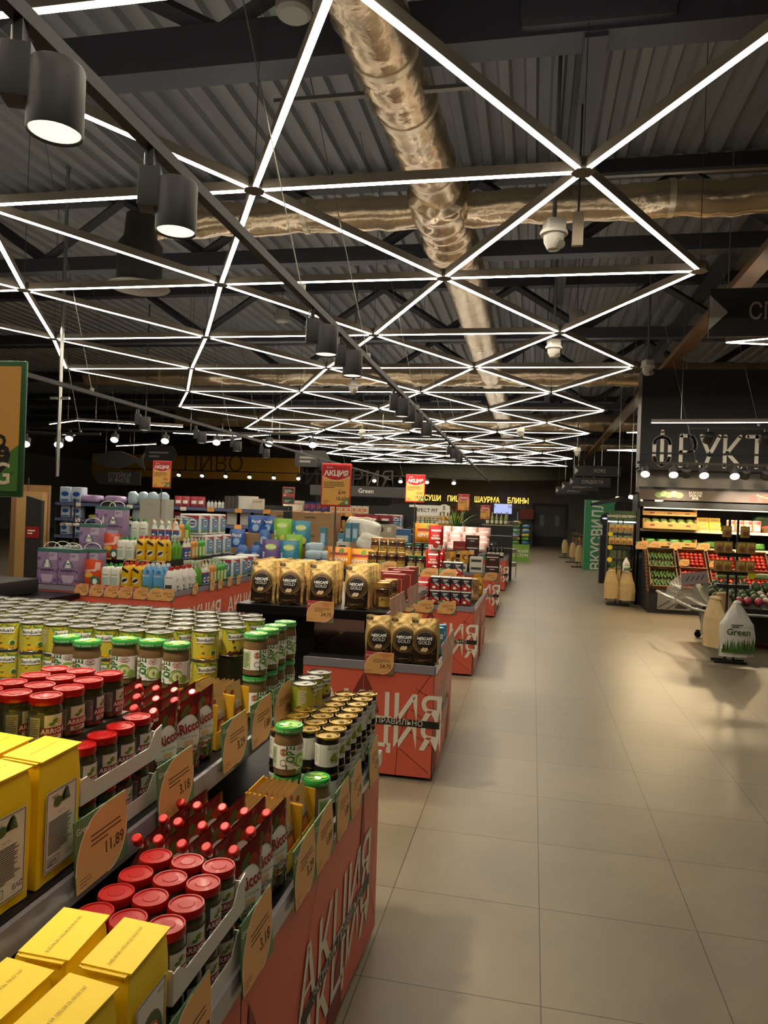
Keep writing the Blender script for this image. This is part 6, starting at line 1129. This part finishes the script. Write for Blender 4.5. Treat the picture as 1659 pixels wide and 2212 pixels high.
for z in (1.12, 1.45): m = MB(); m.box((3, .3, z - .02), (5.9, .56, .03), mat('#3a342c', .5)); m.build('shelf', r); m = MB(); m.box((3, .01, z - .02), (5.9, .02, .05), mat('#cdbb98', .5)); m.build('price_rail', r)
m = MB(); m.box((3, .3, .5), (6, .7, 1.0), BLK); m.build('base', r)
# blond wood crates
WOOD = mat('#c99a56', .5, noise=.1, nscale=3, stretch=(1, 1, 12)); WD2 = mat('#6e4a2c', .55, noise=.15, nscale=4, stretch=(1, 1, 8)); WDK = mat('#4a3220', .55, noise=.12, nscale=4); BURN = mat('#7a4a20', .6)
def wood_tray(lb, x0, x1, y0, y1, z, h):
    r = thing('wooden_tray', lb, 'wooden tray', ((x0 + x1) / 2, (y0 + y1) / 2, z)); w, d = x1 - x0, y1 - y0
    m = MB(); m.box((0, -d / 2, h / 2), (w, .02, h), WOOD); n = max(2, int(w / .28)); [patch(m, -w / 2 + w * (k + .5) / n - .04, -w / 2 + w * (k + .5) / n + .04, h * .4, h * .7, BURN, flat(-d / 2 - .011)) for k in range(n)]; m.build('front_board', r); m = MB(); m.box((0, 0, .008), (w, d, .016), WOOD); m.build('bottom', r)
    for s in (-1, 1): m = MB(); m.box((s * w / 2, 0, h * .8), (.02, d, h * 1.6), WOOD); m.build('side_board', r)
for lb, z, h, y in (('lowest', 1.13, .09, 14.42), ('middle', 1.46, .12, 14.40), ('topmost', 1.71, .08, 14.5)): wood_tray('blond wooden tray on the vegetable fridge, %s of three' % lb, 2.05, 3.0, y, y + .42, z, h)
SALB = mat('#8a9a4a', .4, coat=.3, noise=.35, nscale=30); HERB = mat('#3f6a24', .5, noise=.3, nscale=25)
SALP = softk('salad_pack', 'salad pack', (.15, .16, .14), SALB, 1); HRB = softk('herb_bunch', 'herbs', (.22, .2, .13), HERB, 6); HRB2 = softk('cucumber_pack', 'packet', (.2, .3, .12), mat('#4f8a34', .4, coat=.3), 2)
for j in range(2):
    for i in range(6): SALP.put((2.14 + .155 * i, 14.53 + .155 * j, 1.48 + .05 * j), jitter(.1), 'clear salad pack in the middle wooden tray, %s from the left in the %s row' % (ORD[i], ('front', 'back')[j]), 'salad packs', sc=.9)
for i in range(4): HRB2.put((2.2 + .22 * i, 14.64, 1.15), 0, 'green vegetable packet in the lowest wooden tray, %s from the left' % ORD[i], 'green packets')
YCT = simple_box('yellow_tray', 'box', .2, .2, .08, mat('#d0b03c', .4), lambda m, f: patch(m, -.07, .07, .015, .06, CB2, f)); NUT = pack_kind('nut_packet', 'packet', .15, .22, .04, mat('#a8785a', .3, coat=.3), lambda m, f: (patch(m, -.06, .06, .15, .2, CRIM, f, 4, 2), patch(m, -.05, .05, .03, .1, LBL, f, 4, 2)))
for j in range(3):
    for i in range(2): YCT.put((3.14 + .21 * i, 14.64 + .05 * j, 1.453 + .082 * j), 0, 'yellow tray of mushrooms right of the wooden trays, %s column, %s' % (('left', 'right')[i], ('lowest', 'middle', 'topmost')[j]), 'yellow mushroom trays')
for i in range(4): NUT.put((3.62 + .15 * i, 14.56, 1.453), .1, 'brown nut packet right of the yellow trays, %s from the left' % ORD[i], 'nut packets'); WP.put((3.6 + .15 * i, 14.75, 1.455), 0, 'pale packet behind the nut packets, %s from the left' % ORD[i], 'pale packets in the fridge', sc=.45)
AVO = mat('#4f5a2c', .5, bump=.3, bscale=30)
def veg(name, cat, prof, m1, sx=1, sy=1, rot=None, top=None):
    m = MB(); m.lathe(prof, m1, 12, sx=sx, sy=sy)
    if top: m.cyl((0, 0, prof[-1][1] - .004), (0, 0, prof[-1][1] + .006), .004, top, 6)
    return Kind(tag(m.build(name, ang=70), '', cat))
TOMP = [(1e-6, .004), (.018, .0), (.034, .014), (.038, .032), (.032, .052), (.014, .062), (1e-6, .058)]
TMT = veg('tomato', 'tomato', TOMP, mat('#a82c1c', .25, coat=.3), top=mat('#4a5a24', .5)); APL = veg('avocado', 'avocado', [(1e-6, 0), (.035, .012), (.045, .045), (.03, .09), (1e-6, .105)], AVO)
for i in range(14): APL.put((4.6 + .1 * (i % 5) + .04 * (i // 5 % 2), 14.55 + .08 * (i // 5), 1.455 + .05 * (i // 5)), jitter(3), 'dark avocado heaped in the fridge, %s of its row, %s row' % (ORD[i % 5], ('front', 'middle', 'back')[i // 5]), 'avocados')
for i in range(4): HRB.put((3.3 + .28 * i, 14.68, 1.123), jitter(1), 'bunch of herbs on the lower fridge shelf, %s from the left' % ORD[i], 'herb bunches')
r = thing('chilli_basket', 'round basket of red chillies in the fridge', 'basket', (4.3, 14.6, 1.455)); m = MB(); m.lathe([(.12, 0), (.17, .1), (.165, .1), (.115, .01)], mat('#8a6238', .6), 18); m.build('basket', r); m = MB(); m.ball((0, 0, .085), (.155, .155, .05), mat('#a82a1e', .35, noise=.4, nscale=50, bump=.6, bscale=60)); o = m.build('chillies', r); o['kind'] = 'stuff'
DGB = softk('green_sack', 'sack', (.42, .26, .34), mat('#173a22', .5), 7)
for i, (x, z) in enumerate(((3.2 + .75, 1.5), (4.85, 1.56), (5.3, 1.10))): DGB.put((x + .3, 14.8, 1.455), 0, 'dark green leafy heap in the fridge, %s from the left' % ORD[i], 'dark green heaps')
for i, (x, z) in enumerate(((2.02, 1.06), (2.25, 1.07), (2.62, 1.07), (3.1, 1.08), (4.55, 1.07), (4.8, 1.05))): put_card('green', '5,99', (x, 14.30, z), 0, 'orange price card on the front of the vegetable fridge, %s from the left' % ORD[i], w=.22, h=.15)
# produce stand with slanted crates
r = thing('produce_stand', 'black produce stand with slatted wooden side carrying slanted crates', 'produce stand', (2.02, 13.3, 0))
m = MB(); m.prism([(0, 0), (.0, .40), (.62, 1.04), (.95, 1.04), (.95, 0)], 4.6, BLK, M=Matrix(((0, 0, 1, 0), (1, 0, 0, 0), (0, 1, 0, 0), (0, 0, 0, 1)))); m.build('body', r)
m = MB(); [m.box((-.012, .02 + .045 * k, .40 + .06 * k), (.03, .11, .045), WD2) for k in range(12)]; m.build('side_slats', r)
m = MB(); m.box((.42, -.012, .24), (.55, .01, .34), mat('#77746c', .4)); f = flat(-.018); word(m, 'Green', .1, INK, f, (.36, .36)); line(m, [(.16, .1), (.6, .4)], .015, INK, f); line(m, [(.3, .08), (.69, .34)], .015, INK, f); blob(m, [(.42, .1), (.62, .1), (.68, .16), (.55, .27)], mat('#2c2a28', .5), f); m.build('printed_panel', r)
SL = math.atan2(.64, .62)
def crate(lb, x, k):
    s = .015 + .43 * k; z, y = .40 + s * math.sin(SL) + .01 * math.cos(SL), 13.30 + s * math.cos(SL) - .01 * math.sin(SL); r = thing('wooden_crate', lb, 'crate', (x, y, z)); r.rotation_euler = (SL, 0, 0); w, d, h = .45, .40, .12
    m = MB(); m.box((0, d / 2, .006), (w, d, .012), WDK); m.build('bottom', r)
    for s in (-1, 1): m = MB(); m.box((s * w / 2, d / 2, h / 2), (.018, d, h), WD2); m.build('side_board', r)
    for yy, hh, nm in ((0, h * .8, 'front_board'), (d, h * 1.25, 'back_board')):
        m = MB(); m.box((0, yy, hh / 2), (w, .016, hh), WD2)
        if yy: patch(m, -.07, .07, hh * .62, hh * .8, mat('#8f8272', .5), flat(yy - .009), lift=.0005)
        m.build(nm, r)
    return r
bpy.context.view_layer.update()
CUC = MB(); CUC.tube([(.018 * math.sin(t * .9), -.09 + .02 * t, 0) for t in range(10)], [.008, .018, .022, .024, .025, .025, .024, .022, .017, .006], mat('#3f5c20', .35, coat=.25, noise=.25, nscale=30), 10); CUCK = Kind(tag(CUC.build('cucumber', ang=70), '', 'cucumber'))
cols = ((2.27, 'cuc'), (2.78, 'tom'), (3.28, 'tom'), (3.79, 'tom'), (4.3, 'pum'), (4.8, 'leek'))
PMK = veg('orange', 'orange', TOMP, mat('#d0801c', .4)); LEK = MB(); LEK.tube([(0, -.2, 0), (0, .0, 0), (0, .2, .01)], [.016, .018, .03], mat('#b5c07a', .4), 8); LEK.tube([(0, .15, 0), (.02, .3, .03), (.05, .42, .0)], [.02, .025, .004], mat('#4f8a2c', .5), 6); LEK.tube([(0, .15, 0), (-.03, .3, .02), (-.07, .4, .0)], [.02, .02, .004], mat('#6aa03a', .5), 6); LK = Kind(tag(LEK.build('leek', ang=60), '', 'leek'))
KD = {'cuc': (CUCK, 'cucumber'), 'tom': (TMT, 'red tomato'), 'pum': (PMK, 'orange fruit'), 'leek': (LK, 'leek')}
for ci, (x, kd) in enumerate(cols):
    for k in range(2):
        cr = crate('brown slanted crate of %s, %s column from the left, %s' % ({'cuc': 'cucumbers', 'tom': 'tomatoes', 'pum': 'oranges', 'leek': 'leeks'}[kd], ORD[ci], ('lower', 'upper')[k]), x, k); Mc = Matrix.LocRotScale(cr.location, cr.rotation_euler, None); K, nm = KD[kd]
        where = '%s crate, %s column' % (('lower', 'upper')[k], ORD[ci])
        if kd == 'cuc':
            for row in range(2):
                for i in range(8):
                    p = Mc @ Vector((-.186 + .053 * i + jitter(.001), .108 + .19 * row + jitter(.006), .04 + .016 * (i % 2))); e = (Matrix.Rotation(SL, 4, 'X') @ Matrix.Rotation(jitter(.06), 4, 'Z')).to_euler(); K.put(p, 0, '%s in the %s, %s of the %s row' % (nm, where, ORD[i], ('near', 'far')[row]), 'cucumbers in the crates', rot=e, sc=.92)
        elif kd == 'leek':
            for i in range(6): p = Mc @ Vector((-.17 + .068 * i, .16, .04)); K.put(p, 0, '%s in the %s, %s from the left' % (nm, where, ORD[i]), 'leeks', rot=(SL, 0, 0), sc=.5)
        else:
            for row in range(9):
                lo = row < 5
                for i in range(6 if lo else 5):
                    p = Mc @ (Vector((-.18 + .072 * i,   .052 + .074 * row, .018)) if lo else Vector((-.144 + .072 * i, .089 + .074 * (row - 5), .074)))
                    K.put(p, 0, '%s in the %s, %s of the %s row%s' % (nm, where, ORD[i], ORD[row % 5], '' if lo else ' on top'), '%s pile' % nm, rot=(Matrix.Rotation(SL, 4, 'X') @ Matrix.Rotation(jitter(3), 4, 'Z')).to_euler(), sc=.92)
for i, (x, z) in enumerate(((2.62, .83), (3.12, .83), (4.75, .83))): put_card('green', '4,99', (x, 13.50, z), 0, 'orange price card stuck in the slanted crates, %s from the left' % ORD[i], w=.17, h=.12)
# black vegetable cart
r = thing('vegetable_cart', 'black wheeled vegetable cart with a steel rim and clear hood', 'cart', (2.15, 9.9, 0)); TUB = mat('#1b1a19', .5)
m = MB(); m.box((.98, .55, .28), (1.5, .8, .4), TUB, taper=1.12); m.box((-.02 + .16, .35, .26), (.02, .5, .34), mat('#77756e', .4)); m.build('tub', r)
m = MB(); m.box((1.0, .5, .5), (2.0, 1.1, .07), TUB); m.build('rim', r); m = MB(); m.tube([(-.38, .55, .60), (-.1, -.02, .49), (.15, -.06, .455), (2.0, -.06, .455)], .02, STEEL, 10); m.tube([(-.38, .55, .60), (-.38, 1.0, .60)], .02, STEEL, 8); m.build('handrail', r)
for x, y in ((.15, .25), (.15, .85), (1.8, .25), (1.8, .85)): m = MB(); m.cyl((x, y - .015, .045), (x, y + .015, .045), .045, BLKG, 14); m.box((x, y, .09), (.05, .05, .04), BLK); m.build('caster', r)
HOOD = mat('#c2bfb2', .08, alpha=.5, coat=.6); m = MB(); n = 8; A1 = [(-.32 + .0, .0), (-.30, .12), (-.24, .24), (-.12, .33), (.08, .36)]
m.add([(x, y, .54 + z) for y in (.0, .75) for x, z in A1], [(i, i + 1, 6 + i, 5 + i) for i in range(4)], HOOD); m.add([(x, 0, .54 + z) for x, z in A1] + [(.08, 0, .54)], [(0, 1, 2, 3, 4, 5)], HOOD); m.build('clear_hood', r)
m = MB(); q = frame((-.1, -.01, .88), (.95, 0, .14), (0, .35, .9)); m.box((0, 0, 0), (.32, .16, .01), mat('#7a6a68', .5), M=q); [line(m, [(-.1 + .06 * k, -.03), (-.06 + .06 * k, .03)], .012, INK, lambda p: tuple(q @ Vector((p[0], p[1], .006 + p[2])))) for k in range(4)]; m.build('hood_label', r)
m = MB(); m.prism([(.1, 0), (1.0, .22), (1.0, 0)], 1.9, mat('#2f3a24', .6), M=Matrix(((0, 0, 1, .1), (1, 0, 0, 0), (0, 1, 0, .535), (0, 0, 0, 1)))); m.build('sloped_bed', r)
PINK = mat('#b03a4c', .35, coat=.3); BEET = mat('#6a2a34', .45); GARL = mat('#cfc4a8', .45); ONI = mat('#8a2c2c', .4); DKG = mat('#35491f', .5)
def ball_kind(name, cat, r, m1, sq=1): m = MB(); m.ball((0, 0, r * sq), (r, r, r * sq), m1, 10, 7); m.cyl((0, 0, r * 2 * sq - .003), (0, 0, r * 2 * sq + .012), .004, GARL, 5); return Kind(tag(m.build(name, ang=70), '', cat))
KS = ((ball_kind('pink_radish', 'radish', .055, PINK), 'pink turnip', 0), (ball_kind('garlic_bulb', 'garlic', .045, GARL, .8), 'garlic bulb', 1), (ball_kind('red_onion', 'onion', .04, ONI), 'red onion', 2), (ball_kind('green_kohlrabi', 'kohlrabi', .055, DKG), 'dark green vegetable', 3))
def bed(x, y): return .535 + max(0, (y - .1) / .9 * .22) + .002
for row in range(6):
    for i in range(13):
        x, y = .22 + .125 * i + jitter(.015), .16 + .13 * row + jitter(.01); K, nm, _ = KS[0] if row == 0 else KS[(2 if i > 6 else 1 if i > 4 else 3)] if row < 4 else KS[(1 if i > 7 else 3)]
        K.put((2.15 + x, 9.9 + y, bed(x, y)), jitter(3), '%s on the black cart, %s from the left in the %s row' % (nm, ORD[i], ORD[row]), nm + ' pile on the cart')
LCB = MB(); LCB.tube([(-.2, 0, .04), (0, 0, .045), (.2, 0, .04)], [.035, .045, .04], mat('#a8b878', .4), 12); LCB.tube([(.2, 0, .04), (.204, 0, .04)], [.03, .03], mat('#c9cfa0', .4), 12); LBK = Kind(tag(LCB.build('cabbage', ang=60), '', 'cabbage'))
for i, (x, y) in enumerate(((.55, .88), (.95, .9), (1.2, .75))): LBK.put((2.15 + x, 9.9 + y, bed(x, y) + .105), .3 + jitter(.3), 'pale green long cabbage lying on the black cart, %s from the left' % ORD[i], 'pale cabbages')

# ---------------- bag stands ----------------
TOTE = mat('#b59a68', .6, bump=.2, bscale=12); PLA = mat('#d8d5cb', .35, coat=.25, bump=.35, bscale=10); KRAFT = mat('#c2a878', .55, bump=.25, bscale=10); GRASS = mat('#3f6a2c', .5)
def stand(lb, x, y, h, arms, w=.22):
    r = thing('rack_stand', lb, 'stand', (x, y, 0)); m = MB(); [m.box((s * .045, 0, h / 2 + .02), (.022, .02, h), BLK) for s in (-1, 1)]; m.build('pole', r)
    for yy in (-.06, .08): m = MB(); m.box((0, yy, .015), (w * 1.6, .03, .03), BLK); m.build('foot', r)
    m = MB(); m.box((0, .01, .02), (.06, .16, .02), BLK); m.build('foot_bar', r)
    for z in arms: m = MB(); m.box((0, -.03, z), (w * 1.55, .05, .045), BLK); m.build('hook_bar', r)
    return r
def bag(kind, m1, w=.3, h=.42):
    r = thing('carrier_bag', '', 'bag'); m = MB()
    def o(s):
        def g(u, v):
            x = (u - .5); top = max(0, (v - .62) / .38); k = (1 - {'p': .78, 'k': .6, 't': .42}[kind] * top) * (1 + .06 * math.sin(v * 7 + s)); return (x * w * k + .01 * math.sin(v * 5), s * (.045 * (1 - abs(2 * x) ** 2.5) * (1 - .5 * top) + .012 * NZ.noise((x * 9, v * 7, s * 3 + len(kind)))) , v * h)
        return g
    for s in (-1, 1): m.grid(o(s), 16, 18, m1)
    m.ball((0, 0, h + .005), (.05 if kind == 'p' else w * .28, .03, .03), m1, 10, 6); m.build('bag_body', r); f = lambda p: (p[0], -.066 - p[2], p[1])
    if kind == 'p':
        m = MB(); word(m, 'Green', .10, DKG, f, (0, h * .47), bold=.02); textlines(m, -.08, .08, h * .56, h * .63, 2, INK, f, .5); q = random.Random(3)
        for k in range(34): x = q.uniform(-.165, .165); blob(m, [(x - .014, .08), (x + .014, .08), (x + q.uniform(-.02, .02), .08 + q.uniform(.05, .15))], (GRASS, LEAFG, DKG)[k % 3], f, .001 + .0001 * k)
        patch(m, -.178, .178, .05, .09, GRASS, f); m.build('print', r)
    return Kind(r)
BG = bag('p', PLA, .37, .60); BK = bag('k', KRAFT, .32, .56); BT = bag('t', TOTE, .27, .50)
SMP = pack_kind('spice_packet', 'packet', .1, .13, .012, mat('#9a7a42', .35, coat=.2), lambda m, f: (patch(m, -.035, .035, .085, .11, mat('#c9a83a', .4), f), ring(m, 0, .045, 0, .028, mat('#7a4a24', .5), f, 10, 1, .001)))
stand('black rack stand with spice packets before the vegetable cart', 2.26, 8.95, 1.62, (1.24, 1.03, .88)); YD = MB(); YD.cyl((0, 0, 0), (0, .006, 0), .045, mat('#d0b81c', .45), 20); YDK = Kind(tag(YD.build('round_tag'), '', 'tag')); YDK.put((2.45, 8.88, 1.02), 0, 'yellow round tag on the near rack stand', 'yellow round tags')
for z, n in ((1.26, 4), (1.05, 4), (1.44, 2)):
    for i in range(n):
        x = 2.26 + (-.17 + .095 * i + (.05 if i > 1 else 0) if n == 4 else (-.09, .1)[i]); SMP.put((x, 8.872, z), jitter(.1), 'spice packet on the near rack stand, %s from the left in the %s row' % (ORD[i], {1.26: 'middle', 1.05: 'lower', 1.44: 'top'}[z]), 'spice packets on the near stand')
BG.put((2.29, 8.80, .10), .1, 'white printed plastic bag with green grass hung on the near rack stand', 'carrier bags'); BK.put((2.10, 8.98, .16), -.9, 'brown kraft bag hung behind the white plastic bag', 'carrier bags'); BK.put((2.22, 9.13, .2), .1, 'second brown kraft bag hung on the near rack stand, rear', 'carrier bags')
stand('black rack stand with beige bags beside the produce stand', 1.6, 14.1, 1.6, (1.33, 1.08, .85), .26)
for i, (x, y, z, rz) in enumerate(((1.46, 13.96, .14, .25), (1.735, 13.95, .12, -.2), (1.6, 14.24, .18, .1))): BT.put((x, y, z), rz, 'beige cloth bag on the second rack stand, %s' % ('left', 'right', 'behind')[i], 'beige cloth bags')
BG.put((1.70, 13.88, .66), .5, 'crumpled white plastic bag over the beige bags of the second rack stand', 'carrier bags', sc=.4)
for z in (1.14, 1.38):
    for i in range(4): SMP.put((1.44 + .11 * i, 14.02, z), 0, 'spice packet on the second rack stand, %s from the left in the %s row' % (ORD[i], 'lower' if z < 1.2 else 'upper'), 'spice packets on the second stand')
for i, (x, z) in enumerate(((1.42, 1.33), (1.42, 1.08), (1.42, .85))): YDK.put((x, 14.038, z), 0, 'yellow round tag on the second rack stand, %s from the top' % ORD[i], 'yellow round tags'); 
m = MB()
for i, (x, y) in enumerate(((1.52, 24.5), (1.45, 27), (1.3, 30))): stand('black bag stand far along the right of the aisle, %s' % ORD[i], x, y, 1.2, (1.0,), .3); BT.put((x, y - .08, .2), .2, 'beige cloth bag on the far bag stand, %s along the aisle' % ORD[i], 'beige cloth bags far')
# ---------------- right aisle displays ----------------
GRN = mat('#2c7a52', .5); r = thing('green_display_box', 'tall green display box with cream vertical letters', 'display stand', (2.0, 23.6, 0)); m = MB(); m.box((.05, .2, 1.1), (.9, .5, 2.2), GRN); m.build('box', r); m = MB(); vs, fs = text_geo('ВКУСВИЛЛ', .46, .02, .86); m.add([(-b - .0, -.056, a + 1.1) for a, b, _ in vs], fs, mat('#cfcbbb', .5)); m.build('letters', r)
m = MB(); m.box((0, 0, .6), (.26, .3, 1.2), BLK); m.box((.0, .05, 1.35), (.14, .1, .4), BLK); m.cyl((.02, -.06, 1.6), (.02, .0, 1.6), .17, BLK, 24); word(m, 'NESCAFÉ', .055, glow((.6, .7, 1), 1.0), flat(-.061), (.02, 1.62), bold=.02); tag(m.build('coffee_display', loc=(1.8, 19, 0)), 'black display post with a round illuminated coffee sign', 'display stand')
r = thing('microgreens_cabinet', 'glass cabinet with a dark green sign reading микрозелень', 'cabinet', (1.67, 14.55, 0)); m = MB(); m.box((.02, 0, 1.67), (.50, .06, .2), mat('#2c4a24', .5)); word(m, 'микрозелень', .085, LETW, flat(-.031), (0, 1.67)); m.build('sign', r); m = MB(); m.box((0, 0, 1.56), (.5, .05, .025), glow((.8, .95, 1), 3)); m.build('light_tube', r)
m = MB(); m.box((0, .3, .8), (.46, .04, 1.5), mat('#5a6a4a', .5)); [m.box((0, .15, z), (.46, .3, .03), CB2) for z in (.25, .65, 1.2)]; [m.box((s * .23, .15, .85), (.03, .3, 1.6), BLK) for s in (-1, 1)]; m.build('frame', r); m = MB(); m.box((0, .0, 1.38), (.44, .008, .3), mat('#9fb0a0', .05, alpha=.25, coat=.5)); m.build('glass', r)
for j, z in enumerate((.665, 1.215)):
    for i in range(4): HRB.put((1.52 + .1 * i, 14.70, z), 0, 'tub of microgreens on the %s shelf of the glass cabinet, %s from the left' % (('lower', 'upper')[j], ORD[i]), 'microgreens', sc=.42)
r = thing('goods_rack', 'tall dark rack of packets between the coffee sign and the bag stand', 'rack', (1.75, 15.6, 0)); m = MB(); m.box((0, .15, .8), (.3, .04, 1.6), BLK); [m.box((0, 0, z), (.3, .3, .02), BLK) for z in (.3, .6, .9, 1.2)]; m.build('frame', r); m = MB(); m.prism([(-.6, 0), (0, .16), (.9, -.04), (.9, -.1), (0, .06), (-.6, -.06)], .04, BLK, M=frame((0, 0, 1.92), (1, 0, 0), (0, 0, 1))); [m.cyl((s, .02, 0), (s, .02, 1.92), .015, BLK, 6) for s in (-.1, .1)]; m.build('canopy_arm', r)
for j, z in enumerate((.311, .611, .911, 1.211)):
    for i in range(3): SMP.put((1.65 + .1 * i, 15.5, z), 0, 'packet on the tall dark rack, %s of the %s shelf' % (ORD[i], ORD[j]), 'packets on the tall rack')
for j in range(3):
    m = MB(); m.box((0, 0, .5), (.3, .5, 1.0), WD2 if j else BLK); [m.box((-.155, 0, z), (.02, .4, .12), (CRIM, BLU, YEL)[k]) for k, z in enumerate((.3, .6, .85))]; tag(m.build('goods_shelf', loc=(2.0 - .1 * j, 25.5 + 3 * j, 0)), '%s goods shelf beyond the green box, %s along the aisle' % (('dark', 'brown', 'brown')[j], ORD[j]), 'shelf')
# lamps over the right
PLB = glow((1, .62, .25), 8)
for i, (x, y, z) in enumerate(((1.95, 18, 2.1), (2.3, 18.4, 2.16), (2.4, 17.5, 2.05), (3.1, 19, 2.15), (3.3, 18.2, 2.02), (2.85, 18, 2.1))):
    r = thing('pendant_lamp', 'small warm pendant bulb over the right aisle, %s from the left' % ORD[i], 'lamp', (x, y, z)); m = MB(); m.cyl((0, 0, .05), (0, 0, 4.3), .008, STEEL, 6); m.lathe([(.02, .03), (.03, .07), (.02, .1)], BLK, 10); m.build('stem', r); m = MB(); m.ball((0, 0, 0), .055, PLB, 12, 8); m.build('bulb', r)
WS = aimed_spot(16, WARM, WARM_W, 80); WS0 = None
rail((1.8, 13.7, 2.62), (6.0, 13.7, 2.62), 'black lighting track in front of the lit grey band', (1, 3))
for i, x in enumerate((1.95, 2.42, 2.92, 3.43, 4.5, 5.4)): WS.put((x, 13.7, 2.62), (-.2, -.1, .0, -.1, 0, 0)[i], 'warm bright spotlight before the grey band, %s from the left' % ORD[i], 'warm spotlights')
OFF = aimed_spot(4, NEUT, 60)
for i, x in enumerate((2.64, 3.62, 3.95, 4.2, 4.8)): OFF.put((x, 13.7, 2.62), PI, 'black spotlight turned away before the letters, %s' % ORD[i], 'dark spotlights')
rail((2.3, 11.9, 3.05), (5.5, 11.9, 3.05), 'black lighting track hung before the vegetable crates', (1, 2.5))
WS2 = aimed_spot(8, WARM, WARM_W * 1.1, 95)
for i, x in enumerate((2.6, 3.4, 4.2, 5.0)): WS2.put((x, 11.9, 3.05), PI, 'warm spotlight on the track before the crates, %s from the left' % ORD[i], 'warm spotlights over the cart')
